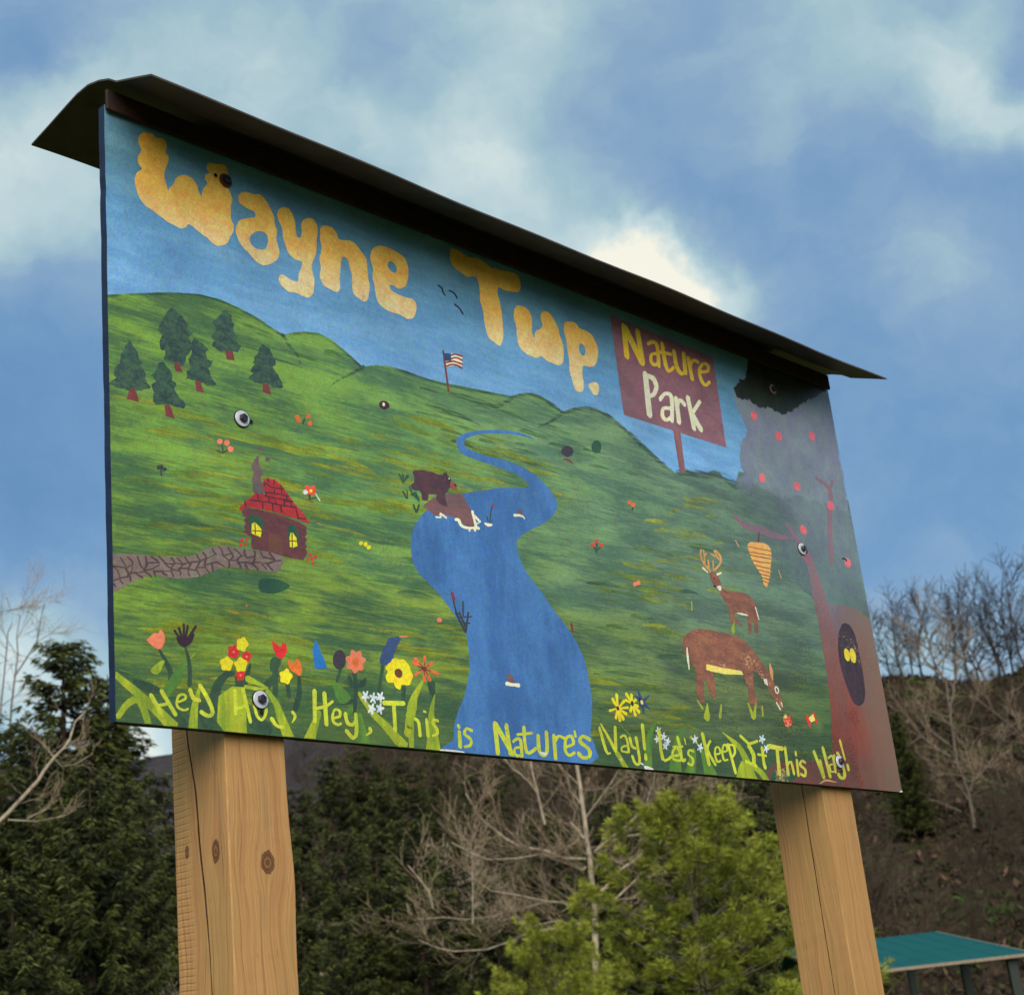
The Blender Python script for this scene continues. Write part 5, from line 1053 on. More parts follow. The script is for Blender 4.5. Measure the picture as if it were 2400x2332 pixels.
('painted_beehive','painted_beehive','hive',8,1,'orange painted beehive hanging from a branch',[(0,0,['1901.6,619.3 1918.9,631.3 1944.3,634.2 1974.3,637.8 1998.1,632.4 2004.7,617.6 1996.6,587.4 1980,548.3 1964.9,522.8 1956.2,513.3 1945.3,518.7 1941.2,542.6 1919,567.7 1905.3,594.0'])]),
('painted_beehive','stripe','brown',9,0,'',[(0,1,['1903.8,614.6 1914.7,615.1 1930.4,615.8 1947.4,616.4 1966.7,617.1 1987.4,617.7 2002,618.1 2003.5,620.7 1988.8,620.2 1968.2,619.6 1948.8,619 1931.8,618.3 1916,617.6 1905.1,617.1']),(0.25,1,['1902.2,600 1912.4,600.8 1927.3,601.8 1943.8,602.8 1963.7,603.7 1985.3,604.6 2000.7,605.2 2002.1,607.8 1986.7,607.1 1965,606.2 1945.1,605.3 1928.5,604.3 1913.6,603.3 1903.3,602.5']),(0.5,1,['1903.2,591.9 1915.1,592.2 1932.3,592.6 1949.5,593.2 1966.8,594.2 1984,595.3 1996.2,596.1 1997.4,598.6 1985.3,597.8 1968,596.7 1950.8,595.7 1933.7,595.1 1916.5,594.7 1904.6,594.4']),(0.75,1,['1911.8,578.3 1921.5,578.3 1935.4,578.5 1949.9,578.9 1965.4,580 1981.3,581.4 1992.5,582.4 1993.6,584.9 1982.4,583.9 1966.5,582.5 1951.2,581.5 1936.8,581 1923,580.8 1913.3,580.8']),(0,1,['1917.9,566.3 1927.7,566.3 1941.6,566.2 1955,566.3 1967,566.5 1978.5,566.9 1986.4,567.1 1987.8,569.6 1979.9,569.4 1968.4,569 1956.4,568.8 1943.1,568.7 1929.2,568.8 1919.5,568.8']),(0.25,1,['1929.3,555.1 1936.3,555.1 1946.3,555.1 1956,555 1965.3,554.9 1974.4,554.7 1980.8,554.6 1982.5,557.1 1976.1,557.2 1967,557.4 1957.6,557.5 1947.8,557.6 1937.8,557.6 1930.8,557.6']),(0.5,1,['1936.8,544.6 1976.1,544.7 1977.6,547.2 1938.3,547.1']),(0.75,1,['1939.3,535.9 1971.3,534.9 1973,537.4 1941,538.4']),(0,1,['1942.5,527.5 1964.5,525 1966.6,527.4 1944.5,529.9'])]),
('painted_beehive','stem','redbrown',7,0,'',[(0,1,['1960,664.4 1949.1,637.5 1955.5,638.2 1966.5,665.1'])]),
('painted_beehive','bee','tan',8,0,'',[(0,1,['1848.2,622.9 1858.7,608.6 1862.7,610.6 1852.2,624.8'])]),
('painted_beehive','bee','tan',8,0,'',[(0,1,['2023,567.4 2028.5,548.6 2032.9,550 2027.4,568.9'])]),
('painted_notice_board','painted_notice_board','mauve',5,0,'painted maroon notice board reading Nature Park',[(0,0,['1460.1,1165 1881.2,1155.8 1876.5,890 1461.2,890.1'])]),
('painted_notice_board','post','mauvepost',4.5,0,'',[(0,0,['1653,896.4 1683.4,895.6 1679.6,779.2 1655.9,776.9'])]),
('painted_notice_board','letter','gold',7,0,'letter N',[(0,1,['1500.9,1145 1494.8,1057.5 1516.1,1064.5 1520.1,1151.6']),(0.25,1,['1504.4,1138.3 1554.1,1052.7 1574.9,1064.4 1524.8,1150.4']),(0.5,1,['1554.7,1144 1557.6,1055.2 1577.1,1062.3 1574.4,1151.5'])]),
('painted_notice_board','letter','gold',7,0,'letter a',[(0,1,['1603.2,1117 1609.3,1121.2 1616.7,1126.2 1621.3,1128.1 1624.7,1128.2 1628.5,1126.9 1631.3,1120.8 1630.7,1103.9 1627.7,1081.5 1625.3,1065.2 1640.5,1069.5 1642.9,1085.9 1646,1108.8 1646.6,1127.1 1642.4,1136.2 1634.3,1139.5 1624.2,1139.1 1612.8,1134.5 1602.8,1127.9 1596.5,1123.5']),(0.25,1,['1638,1107.7 1630.5,1106 1619.2,1103.1 1607,1096.8 1599.9,1087.4 1596.7,1078.3 1596.2,1070.6 1599.3,1064.8 1605.1,1060.9 1614.2,1060 1625.1,1065 1633.3,1071.4 1638.5,1075.6 1630.2,1080.2 1625.3,1076.2 1619.3,1071.4 1617.3,1070 1615.6,1070.7 1612,1073.1 1610.1,1076.5 1610.5,1081.8 1612.8,1088.5 1615.1,1092.1 1619.2,1093.8 1628.1,1096 1635.2,1097.6'])]),
('painted_notice_board','letter','gold',7,0,'letter t',[(0,1,['1653.8,1134.9 1653.8,1118.8 1653.9,1096.4 1655.1,1078 1657.6,1067 1661.6,1059.9 1670.7,1056.5 1684.5,1062.6 1694.8,1071.3 1701.3,1077.2 1691.1,1081.3 1684.9,1075.7 1677.3,1069 1676,1067.8 1675.6,1069 1672.7,1074.3 1670.5,1084.2 1669.4,1102.1 1669.3,1124.4 1669.3,1140.5']),(0.25,1,['1638.5,1103.7 1691.3,1110.7 1696.1,1121.3 1643.1,1114.2'])]),
('painted_notice_board','letter','gold',7,0,'letter u',[(0,1,['1699.8,1125 1700,1112.2 1700.6,1094.3 1702.8,1079.2 1707.8,1069.9 1714.7,1063.9 1724.6,1061.4 1738.5,1067.1 1747.1,1074.8 1752,1079.7 1739.9,1083.2 1735.3,1078.7 1730.4,1073.9 1731.1,1073.7 1728.7,1075 1723.5,1079.4 1719.5,1086.9 1717.5,1100.8 1717,1118.5 1716.8,1131.3']),(0.25,1,['1740.9,1129.3 1736.1,1073.2 1753.2,1078.6 1758.1,1134.9'])]),
('painted_notice_board','letter','gold',7,0,'letter r',[(0,1,['1758.8,1119.3 1762.4,1061.1 1779.1,1067.2 1775.5,1125.7']),(0.25,1,['1774.6,1101.2 1779.4,1107.2 1785.8,1114.9 1789.5,1118.5 1791.9,1118.5 1798.4,1117.8 1803.6,1117.1 1812.9,1127.9 1807.4,1128.7 1798.4,1129.4 1785.7,1126.4 1775,1117.6 1767.4,1108.6 1762.5,1102.4'])]),
('painted_notice_board','letter','gold',7,0,'letter e',[(0,1,['1808.4,1089.7 1819.6,1092.3 1836,1096.4 1851.6,1103.2 1859.6,1114 1859.9,1122.9 1856.6,1129.2 1848.6,1131.7 1837.6,1130.7 1825.3,1125.6 1815.2,1116.9 1806.9,1106.6 1801.4,1095.7 1800,1084.7 1801.4,1073.9 1804.2,1065.3 1808.8,1059.2 1815.5,1055.2 1825.6,1054.5 1837.6,1060.2 1846.6,1067.3 1852.2,1072.1 1842.7,1076.2 1837.3,1071.7 1830.8,1066.3 1828.5,1064.8 1826.6,1065.4 1822.3,1068 1818.8,1072.7 1816.3,1080.3 1815.1,1090 1816.1,1098.8 1820.2,1106.8 1826.5,1114.5 1831.5,1119 1835,1120.4 1840.1,1120.7 1843.1,1120 1844.7,1116.5 1844.7,1110.9 1844.1,1108.9 1836.8,1106.2 1822.2,1102.6 1811.1,1100.0'])]),
('painted_notice_board','letter','cream',7,0,'letter P',[(0,1,['1559.9,1023.8 1553.8,910.3 1575.8,916.9 1582.2,1030.9']),(0.25,1,['1568.8,1016.6 1576.7,1017.6 1586.6,1018.8 1593,1018 1597.1,1013.9 1600.2,1007.2 1600.6,1000.3 1597.4,992.6 1591.4,983.8 1585.9,977.8 1581.4,975.4 1574.1,973.3 1567.8,971.6 1565.8,958.7 1572.7,960.5 1584,964 1596.8,971.3 1606.8,981.7 1614.8,993.5 1619.5,1005 1619,1015.4 1614.9,1024.4 1607.5,1031 1595.4,1032.9 1582.7,1031.5 1574.4,1030.4'])]),
('painted_notice_board','letter','cream',7,0,'letter a',[(0,1,['1623.2,965.6 1630.2,972.9 1639.3,982.3 1645.6,986.9 1650.3,987.9 1655.7,987.6 1659.4,982 1657.4,962.5 1651.2,935.5 1646.5,915.9 1663.1,919.4 1667.9,939.1 1674.2,966.7 1676.4,988.4 1669.7,998.5 1656.5,1000.2 1642,996.4 1628.8,987.3 1617.9,976.2 1610.8,968.6']),(0.25,1,['1660.8,958.2 1651.5,956.9 1637.5,954.5 1622.5,948.1 1614,937.2 1610.5,926.4 1610.4,917.5 1615,911.7 1623.2,908.8 1634.6,909.6 1646.2,916 1655.4,923.6 1661.3,928.8 1651,933.1 1645.4,928.1 1638.1,921.9 1634.6,919.6 1632.3,919.8 1627.9,921.3 1625.6,924.1 1625.8,930 1628.4,938.2 1630.9,942.4 1636.1,944 1647.5,945.8 1656.5,947.1'])]),
('painted_notice_board','letter','cream',7,0,'letter r',[(0,1,['1677.4,984.2 1674.8,917.9 1693,923.4 1695.8,990.0']),(0.25,1,['1691.5,963.9 1695.8,971 1701.5,980.1 1702.2,982.2 1701.7,980.7 1707.7,976.5 1712.3,973.1 1726.1,982.8 1721.3,986.4 1713.9,991.4 1700.2,991.7 1688.3,981.4 1681.6,970.8 1677.2,963.5'])]),
('painted_notice_board','letter','cream',7,0,'letter k',[(0,1,['1729.5,998.7 1735.5,912.3 1754.1,918.8 1748.1,1005.4']),(0.25,1,['1781.9,1003.9 1738.7,958.9 1751.7,955.8 1795.2,1000.9']),(0.5,1,['1735,956.2 1765.1,914.1 1782.7,923.7 1752.5,966.0'])]),
('painted_notice_board','vine_leaf','teal',6,0,'',[(0,1,['1497.5,1033.1 1514.8,1043.5 1513.7,1045 1496.4,1034.6']),(0.25,1,['1479.8,1006.3 1497,1016.5 1495.9,1018 1478.8,1007.8']),(0.5,1,['1475.8,974.9 1461.2,977.2 1459.5,975.1 1474.1,972.7']),(0.75,1,['1487.4,953.8 1504.5,963.8 1503.5,965.3 1486.4,955.3']),(0,1,['1482.1,918.3 1499.1,928.1 1498,929.6 1481,919.8']),(0.25,1,['1491,929.4 1476.4,931.9 1474.7,929.8 1489.3,927.3']),(0.5,1,['1858.5,1057.7 1841.9,1060 1839.9,1057.7 1856.4,1055.4']),(0.75,1,['1852.9,1017.7 1872.6,1028.7 1871.5,1030.3 1851.7,1019.3']),(0,1,['1834.9,999.7 1818.5,1002.2 1816.5,999.9 1832.9,997.4']),(0.25,1,['1845.2,968.3 1828.8,970.8 1826.8,968.5 1843.2,966.0']),(0.5,1,['1850.4,925.4 1834.1,928 1832.1,925.8 1848.4,923.1']),(0.75,1,['1845.5,986.5 1829.1,989 1827.1,986.7 1843.5,984.2']),(0,1,['1479.9,1085.4 1465.2,1087.5 1463.5,1085.3 1478.2,1083.2'])]),
('painted_flag','painted_flag','cream',5,0,'',[(0,0,['854.1,900.3 881,905.6 912,910.1 905.9,875.2 883.1,877.8 854.2,865.2'])]),
('painted_flag','stripe','flagred',6,0,'',[(0,1,['875,898.9 879.4,900.7 885.5,903.2 891.5,904.9 898,905.2 905.1,904.9 910.2,904.5 912.6,908.9 907.4,909.2 900.1,909.6 892.6,909.1 885.5,907.2 878.9,904.5 874.5,902.6']),(0.25,1,['874.1,889.8 878.5,892 884.6,894.8 890.3,896.6 896.5,896.6 903.2,895.5 908.1,894.7 910.9,899 906,899.8 898.9,900.9 891.6,900.9 884.3,898.7 877.6,895.6 873.1,893.4']),(0.5,1,['855.8,875.4 862.4,878.4 871.7,882.5 880.8,885.3 890,885.9 899.6,885.4 906.5,884.9 908.9,889.2 901.9,889.7 892,890.2 881.7,889.5 871.5,886.3 861.7,882.1 855,879.1']),(0.75,1,['854.8,866.4 861.5,869.7 870.8,874.1 879.7,877 888.4,877.4 897.5,876.3 904,875.4 906.6,879.7 900.1,880.6 890.6,881.7 880.6,881.2 870.4,877.9 860.5,873.2 853.8,869.9'])]),
('painted_flag','canton','navy',6.5,0,'',[(0,0,['853.9,900.6 875.2,904.8 874.7,887.9 854.2,880.9'])]),
('painted_flag','flagpole','redbrown',5.5,0,'',[(0,1,['849.7,904.6 854.2,807.5 859.8,809.4 855.3,906.6'])]),
('painted_birds','painted_birds','black',5,0,'',[(0,1,['855.6,1068.4 858.6,1067.6 862.7,1066.5 865.6,1065 866.4,1063 866.4,1060 867.1,1056.7 869.2,1053.7 871.8,1051 873.6,1049.2 877.6,1052.4 875.8,1054.3 873.4,1056.8 871.5,1059.4 871,1062 870.9,1065.2 869.6,1068.3 865.9,1070.3 861.5,1071.5 858.4,1072.3']),(0.25,1,['889.9,1065.6 893.2,1065.4 897.8,1065.1 901.8,1064 905.4,1060.8 908.9,1056.5 911.4,1053.4 915.6,1056.5 913.1,1059.7 909.5,1064.1 905.4,1067.6 900.5,1069.1 895.5,1069.5 892,1069.6']),(0.5,1,['902.2,1034.3 905.3,1033 909.8,1031.2 914.1,1028.8 918.2,1025 922.4,1020.4 925.3,1017.1 929.5,1020.3 926.6,1023.6 922.3,1028.3 917.9,1032.3 913.2,1034.9 908.6,1036.8 905.4,1038.1'])]),
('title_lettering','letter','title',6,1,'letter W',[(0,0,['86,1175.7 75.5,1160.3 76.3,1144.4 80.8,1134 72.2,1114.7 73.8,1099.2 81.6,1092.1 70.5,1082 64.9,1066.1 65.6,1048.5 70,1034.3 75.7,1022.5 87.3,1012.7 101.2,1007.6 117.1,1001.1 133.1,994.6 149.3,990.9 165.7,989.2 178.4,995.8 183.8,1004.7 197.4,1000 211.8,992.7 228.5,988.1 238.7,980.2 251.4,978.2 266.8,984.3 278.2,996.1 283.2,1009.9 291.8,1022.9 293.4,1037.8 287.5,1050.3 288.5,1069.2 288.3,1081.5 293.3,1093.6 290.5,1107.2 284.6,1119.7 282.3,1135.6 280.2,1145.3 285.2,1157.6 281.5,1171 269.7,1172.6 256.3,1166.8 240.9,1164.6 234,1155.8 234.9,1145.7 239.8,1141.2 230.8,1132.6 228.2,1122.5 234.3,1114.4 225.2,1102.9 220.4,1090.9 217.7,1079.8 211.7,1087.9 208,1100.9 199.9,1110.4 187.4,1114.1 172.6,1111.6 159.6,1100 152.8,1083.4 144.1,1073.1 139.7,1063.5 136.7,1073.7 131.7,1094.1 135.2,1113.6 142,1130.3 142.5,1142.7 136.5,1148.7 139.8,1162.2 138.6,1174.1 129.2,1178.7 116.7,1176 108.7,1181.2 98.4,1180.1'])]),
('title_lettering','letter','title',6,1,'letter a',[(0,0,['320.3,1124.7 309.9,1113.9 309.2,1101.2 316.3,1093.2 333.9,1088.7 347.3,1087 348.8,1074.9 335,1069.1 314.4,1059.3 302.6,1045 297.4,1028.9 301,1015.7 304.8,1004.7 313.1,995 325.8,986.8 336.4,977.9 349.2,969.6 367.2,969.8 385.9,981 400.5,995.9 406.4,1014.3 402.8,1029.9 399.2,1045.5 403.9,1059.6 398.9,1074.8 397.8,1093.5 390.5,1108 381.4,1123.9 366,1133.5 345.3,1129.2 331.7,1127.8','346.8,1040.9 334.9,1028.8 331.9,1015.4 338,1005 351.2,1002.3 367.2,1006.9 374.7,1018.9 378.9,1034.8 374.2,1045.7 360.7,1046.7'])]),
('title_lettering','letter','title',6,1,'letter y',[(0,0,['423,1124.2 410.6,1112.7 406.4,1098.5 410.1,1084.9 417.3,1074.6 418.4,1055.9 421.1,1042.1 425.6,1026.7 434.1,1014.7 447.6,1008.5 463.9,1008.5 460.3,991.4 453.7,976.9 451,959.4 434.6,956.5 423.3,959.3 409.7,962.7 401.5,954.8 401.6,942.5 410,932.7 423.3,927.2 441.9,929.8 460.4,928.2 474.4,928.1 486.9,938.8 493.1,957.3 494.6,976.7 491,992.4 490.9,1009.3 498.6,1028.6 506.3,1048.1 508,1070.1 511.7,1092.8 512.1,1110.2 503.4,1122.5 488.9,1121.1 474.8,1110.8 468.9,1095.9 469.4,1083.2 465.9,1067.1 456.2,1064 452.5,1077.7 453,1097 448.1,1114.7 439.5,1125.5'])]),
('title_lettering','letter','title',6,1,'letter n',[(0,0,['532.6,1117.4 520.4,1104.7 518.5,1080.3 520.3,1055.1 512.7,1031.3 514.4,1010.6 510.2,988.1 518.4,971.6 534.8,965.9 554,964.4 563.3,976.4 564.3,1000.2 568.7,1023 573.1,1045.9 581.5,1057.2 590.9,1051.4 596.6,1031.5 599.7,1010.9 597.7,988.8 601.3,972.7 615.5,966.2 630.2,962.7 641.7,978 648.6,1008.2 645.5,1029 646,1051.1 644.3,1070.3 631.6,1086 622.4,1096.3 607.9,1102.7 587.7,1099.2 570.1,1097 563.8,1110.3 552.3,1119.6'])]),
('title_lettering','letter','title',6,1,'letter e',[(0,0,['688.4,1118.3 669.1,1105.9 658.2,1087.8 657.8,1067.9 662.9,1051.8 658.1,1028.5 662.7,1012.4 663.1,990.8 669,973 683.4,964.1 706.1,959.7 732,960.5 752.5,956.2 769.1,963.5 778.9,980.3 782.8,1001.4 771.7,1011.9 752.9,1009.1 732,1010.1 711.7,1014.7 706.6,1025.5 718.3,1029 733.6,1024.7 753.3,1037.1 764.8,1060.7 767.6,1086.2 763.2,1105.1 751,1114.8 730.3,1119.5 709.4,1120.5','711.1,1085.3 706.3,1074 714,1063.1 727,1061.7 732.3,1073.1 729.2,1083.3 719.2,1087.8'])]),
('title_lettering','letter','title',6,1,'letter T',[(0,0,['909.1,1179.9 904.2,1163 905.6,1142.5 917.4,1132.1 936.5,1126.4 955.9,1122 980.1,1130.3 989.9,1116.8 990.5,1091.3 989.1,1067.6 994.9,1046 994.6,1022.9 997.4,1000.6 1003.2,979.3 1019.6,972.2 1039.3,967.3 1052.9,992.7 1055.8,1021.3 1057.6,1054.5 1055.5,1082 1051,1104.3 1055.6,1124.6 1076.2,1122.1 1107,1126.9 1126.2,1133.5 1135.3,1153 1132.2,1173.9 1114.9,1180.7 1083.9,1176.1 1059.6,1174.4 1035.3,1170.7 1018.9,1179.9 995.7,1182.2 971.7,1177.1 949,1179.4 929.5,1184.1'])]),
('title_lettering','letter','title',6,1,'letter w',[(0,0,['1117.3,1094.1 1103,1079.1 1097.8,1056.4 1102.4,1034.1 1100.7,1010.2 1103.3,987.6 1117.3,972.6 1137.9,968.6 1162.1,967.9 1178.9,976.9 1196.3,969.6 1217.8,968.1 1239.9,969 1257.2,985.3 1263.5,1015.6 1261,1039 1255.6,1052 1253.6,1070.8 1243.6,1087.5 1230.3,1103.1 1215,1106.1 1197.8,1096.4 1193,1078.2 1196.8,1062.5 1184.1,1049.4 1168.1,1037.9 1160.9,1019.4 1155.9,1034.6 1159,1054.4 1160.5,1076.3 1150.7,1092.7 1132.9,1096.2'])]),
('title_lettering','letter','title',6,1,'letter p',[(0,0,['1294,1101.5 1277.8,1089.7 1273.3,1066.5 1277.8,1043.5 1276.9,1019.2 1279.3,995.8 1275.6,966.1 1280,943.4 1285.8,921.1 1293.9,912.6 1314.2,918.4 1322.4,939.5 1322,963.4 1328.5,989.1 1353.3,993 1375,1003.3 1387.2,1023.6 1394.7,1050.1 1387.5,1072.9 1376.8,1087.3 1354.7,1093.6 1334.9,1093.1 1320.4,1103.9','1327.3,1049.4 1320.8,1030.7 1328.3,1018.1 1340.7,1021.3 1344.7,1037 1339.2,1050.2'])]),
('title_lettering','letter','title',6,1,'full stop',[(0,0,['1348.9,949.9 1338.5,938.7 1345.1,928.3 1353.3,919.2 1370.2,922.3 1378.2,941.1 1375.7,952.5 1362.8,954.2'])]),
('painted_grass','grass_blade','blade',6,0,'',[(0,1,['-5,75.1 3.4,69.2 15.4,60.9 27.9,52.1 39.8,43.9 52,35.3 64.3,25.8 78.7,13.5 93.6,0.1 104.2,-9.5 121.7,6.2 110.1,15 93.7,27.5 77.6,39 63.7,48 50.7,56.1 38.2,63.7 25.1,71.9 12.5,79.7 3.7,85.1'])]),
('painted_grass','grass_blade','blade',6.15,0,'',[(0,1,['7.9,5.6 14.3,13.3 23.2,23.7 30.9,30.7 36,33.1 39.2,33.6 41.7,32.6 46.8,23.7 52,9.5 55.7,-1.1 68.7,3.4 65.5,14.2 60.6,29.6 54,41.7 43.5,47 32.3,45.3 22.5,39.9 13.3,30.4 4.7,18.8 -1.1,10.6'])]),
('painted_grass','grass_blade','blade',6.3,0,'',[(0,1,['62.4,76.6 79.1,77.2 79.3,79 62.6,78.4'])]),
('painted_grass','grass_blade','blade',6.45,0,'',[(0,1,['154.2,123.4 162.9,134.7 160.6,135.8 151.9,124.5'])]),
('painted_grass','grass_blade','blade',6.6,0,'',[(0,1,['169.7,79.3 164.9,71.2 158.2,59.4 151.8,45.7 147.6,29.2 144.7,11.7 142.8,-0.5 161,-0.3 162.3,11.9 164.2,29.2 166,44.8 168.1,57.9 171.2,70 173.5,78.5'])]),
('painted_grass','grass_blade','blade',6.75,0,'',[(0,1,['270.5,94.9 317.1,85.6 318.8,88.4 277.3,106.4'])]),
('painted_grass','grass_blade','blade',6,0,'',[(0,1,['266.7,81 275.6,80.4 288.3,79.6 299.9,80.3 308.2,82.2 314.4,84.7 318.4,86.4 317.7,88.8 313.5,87.8 307.6,86.6 300.5,86.2 290.1,87 277.7,87.7 268.7,88.3'])]),
('painted_grass','grass_blade','blade',6.15,0,'',[(0,1,['312.9,78.5 317.1,73.2 322.9,65.7 327.7,57.6 330.7,49.3 333.2,39.8 336.3,29.2 340.5,16.3 344.9,2.7 348,-6.9 371.6,1.8 367.1,11 360.7,23.9 354.7,36.1 350.1,45.9 345.6,55.2 340.3,64 333.1,72.1 325.5,79 320.2,83.7'])]),
('painted_grass','grass_blade','blade',6.2,1,'',[(0,0,['68.9,94.9 91.2,113.8 98.1,111 84.4,88.7'])]),
('painted_grass','grass_blade','blade',6.3,0,'',[(0,0,['209.2,62.1 239.8,82.8 267.6,83.7 266.2,1.3 216.5,0.2 202.8,15.8'])]),
('painted_grass','grass_blade','leafgreen',5.5,0,'',[(0,1,['140.8,124.5 132.9,115 121.7,101.7 110.9,89.2 102.7,76.6 94.1,64.2 88,55.5 102.3,48 109.3,56.3 119.4,68.4 129.6,81.5 135.9,96.7 141.3,112.2 145.1,123.1'])]),
('painted_grass','grass_blade','leafgreen',5.65,0,'',[(0,1,['6.9,88.5 62.4,78.9 62.9,80.3 7.5,90.2'])]),
('painted_grass','grass_blade','blade',6,0,'',[(0,1,['420.5,-6.6 439.7,49.5 428.2,51.8 394,-1.1'])]),
('painted_grass','grass_blade','blade',6.15,0,'',[(0,1,['531.4,95.2 538.5,85.1 548.9,70.7 559.5,57.6 569.1,48.6 578.5,41.4 588.7,32.8 602.5,19.4 617.6,4.2 628.4,-6.7 650.5,8.2 638,18.1 620.4,32 604.1,44.4 592,52.4 581.7,58.6 571.7,65.8 559.8,77.3 547.6,90.4 539,99.7'])]),
('painted_grass','grass_blade','blade',6.3,0,'',[(0,1,['702.2,140.1 693.2,131.1 680.5,118.1 669,104.5 661.2,91.7 656.5,79.3 653.4,67.1 649.3,52.8 645.3,38.1 642.4,27.9 660.2,26.8 664.3,37 670.1,51.6 676,65.9 680.7,78.3 683.6,89.9 686.7,101 693.3,114.2 701.8,128 708.1,138.0'])]),
('painted_grass','grass_blade','blade',6.45,0,'',[(0,1,['650.8,64.8 654.1,1.4 665.6,2.8 671.6,67.6'])]),
('painted_grass','grass_blade','blade',6.6,0,'',[(0,1,['732.7,112.4 727.1,103 719.1,88.9 711.7,70.6 705.8,44.7 700.5,15.5 696.9,-5.1 736.9,-0.2 733.9,19.6 729.7,47.5 727.4,71.6 728.9,88.6 732.3,102.5 735,112.2'])]),
('painted_grass','grass_blade','leafgreen',6.4,1,'',[(0,0,['468.9,110.6 477.7,114.9 498,103.3 513.5,84.4 484.8,73.4'])]),
('painted_grass','grass_blade','leafgreen',6.5,1,'',[(0,0,['492.6,53.9 515.5,71.8 515.8,57.5 499.4,46.1'])]),
('painted_grass','grass_blade','leafgreen',5.6,0,'',[(0,1,['527.1,54.8 525.9,48.2 524.2,38.6 523.2,28.1 523.3,16.5 523.9,4.6 524.4,-3.7 556.4,5 552.9,12.4 547.9,22.9 543.7,32.6 541.1,41.4 539.2,50.1 538,56.3'])]),
('painted_grass','grass_blade','leafgreen',5.6,0,'',[(0,1,['1424.6,123 1414.6,113 1400.7,98.6 1388.6,84.2 1381.3,71.6 1376.3,59.8 1371.9,47.5 1367.7,32.7 1364.3,17.4 1361.9,6.8 1389.7,8.7 1391.2,19.3 1393.5,34.3 1396.2,48.6 1398.6,60.2 1401.5,71.1 1406.1,82.1 1414.4,95.9 1425,110.6 1432.7,121.2'])]),
('painted_grass','grass_blade','leafgreen',5.75,0,'',[(0,1,['1531,111.5 1518.4,102.7 1500.6,89.9 1484.3,75.9 1473.6,61.7 1465.4,47.5 1458.5,33.6 1453.4,18.4 1449.4,3.7 1446.8,-6.4 1491.6,-3.2 1492.6,6.7 1494.1,20.7 1496.7,34.6 1499,47.3 1502.3,60.1 1507.3,72.1 1515.4,85.8 1526.4,100 1534.6,110.2'])]),
('painted_grass','grass_blade','leafgreen',5.9,0,'',[(0,1,['1539.5,53.2 1504.9,-1 1546.1,-2.2 1558.7,52.9'])]),
('painted_grass','grass_blade','leafgreen',6.05,0,'',[(0,1,['1574,53.3 1576.9,-10.1 1626.7,3.2 1587.2,57.0'])]),
('painted_grass','grass_blade','leafgreen',6.2,0,'',[(0,1,['1292.9,96.4 1322.9,72.2 1327.9,75.3 1295.4,98.0'])]),
('painted_grass','grass_blade','leafgreen',6.35,0,'',[(0,1,['1349.7,108.9 1383.4,95.3 1385.5,97.1 1351.3,110.4'])]),
('painted_grass','grass_blade','blade',6,0,'',[(0,1,['1669.7,105.4 1683.2,97 1702,85 1717.2,72.8 1727,62.2 1733.9,50.5 1739.9,37.4 1745.1,20.5 1749.1,2.2 1751.8,-10.8 1783.8,-3.2 1779.1,9.5 1772.1,27.5 1764.1,44.5 1756.6,58.1 1747.9,70.7 1735.4,82.5 1714.2,93 1690.1,102 1673.3,108.0'])]),
('painted_grass','grass_blade','blade',6.15,0,'',[(0,1,['1739,35.6 1754.9,29.7 1776.8,21.3 1793.5,13.1 1801.4,5.1 1805.8,-3.6 1808.7,-10 1833.5,-2.5 1829.7,4 1823.4,13.7 1811.6,23.7 1791.2,32.3 1767.4,40.1 1750.6,45.4'])]),
('painted_grass','grass_blade','blade',6.3,0,'',[(0,1,['1541.5,83.6 1563.6,70.1 1569,73.4 1548.4,88.0'])]),
('painted_grass','grass_blade','blade',6.45,0,'',[(0,1,['1265.7,27.8 1285.8,-6.9 1305.3,0.9 1279.6,33.5'])]),
('painted_grass','grass_blade','blade',6.6,0,'',[(0,0,['1701.2,-2.2 1712.2,21.6 1731.1,41.8 1747.7,38.5 1748.9,-4.8'])]),
('painted_grass','grass_blade','blade',6,0,'',[(0,1,['1588.6,177.1 1603.5,158.3 1610.3,161.3 1594,179.6'])]),
('painted_grass','grass_blade','blade',6.15,0,'',[(0,1,['1625.3,172.2 1605.6,138.7 1631.3,140.2 1630.5,172.6'])]),
('painted_grass','grass_blade','blade',6.3,0,'',[(0,1,['1678.7,174.8 1665,143.6 1676.1,143.8 1686.2,175.0'])]),
('painted_grass','grass_blade','blade',6.45,0,'',[(0,1,['1791.5,188.6 1798.5,152.6 1814.2,157.1 1797,190.2'])]),
('painted_grass','grass_blade','blade',6.6,0,'',[(0,1,['1824.3,189.9 1802.6,155.2 1817.9,155.1 1829.7,189.9'])]),
('painted_grass','grass_blade','blade',6.75,0,'',[(0,1,['1848.2,185.6 1844.6,161.3 1852.7,162.4 1854.7,186.5'])]),
('painted_grass','grass_blade','blade',6,0,'',[(0,1,['1787.4,401.9 1770,370.6 1785.7,371.6 1792.9,402.3'])]),
('painted_grass','grass_blade','blade',6.15,0,'',[(0,1,['1624,427.8 1618.6,405.5 1623.2,406.1 1627.8,428.3'])]),
('slogan_lettering','letter','slogan',8,0,'letter H',[(0,1,['65.2,48.7 84.1,19.7 91.6,24 72.6,53.1']),(0.25,1,['87.1,57.6 114.2,18.8 121.5,23 94.3,62.0']),(0.5,1,['82.8,31.1 106.7,36.6 105.7,42.7 81.9,37.1'])]),
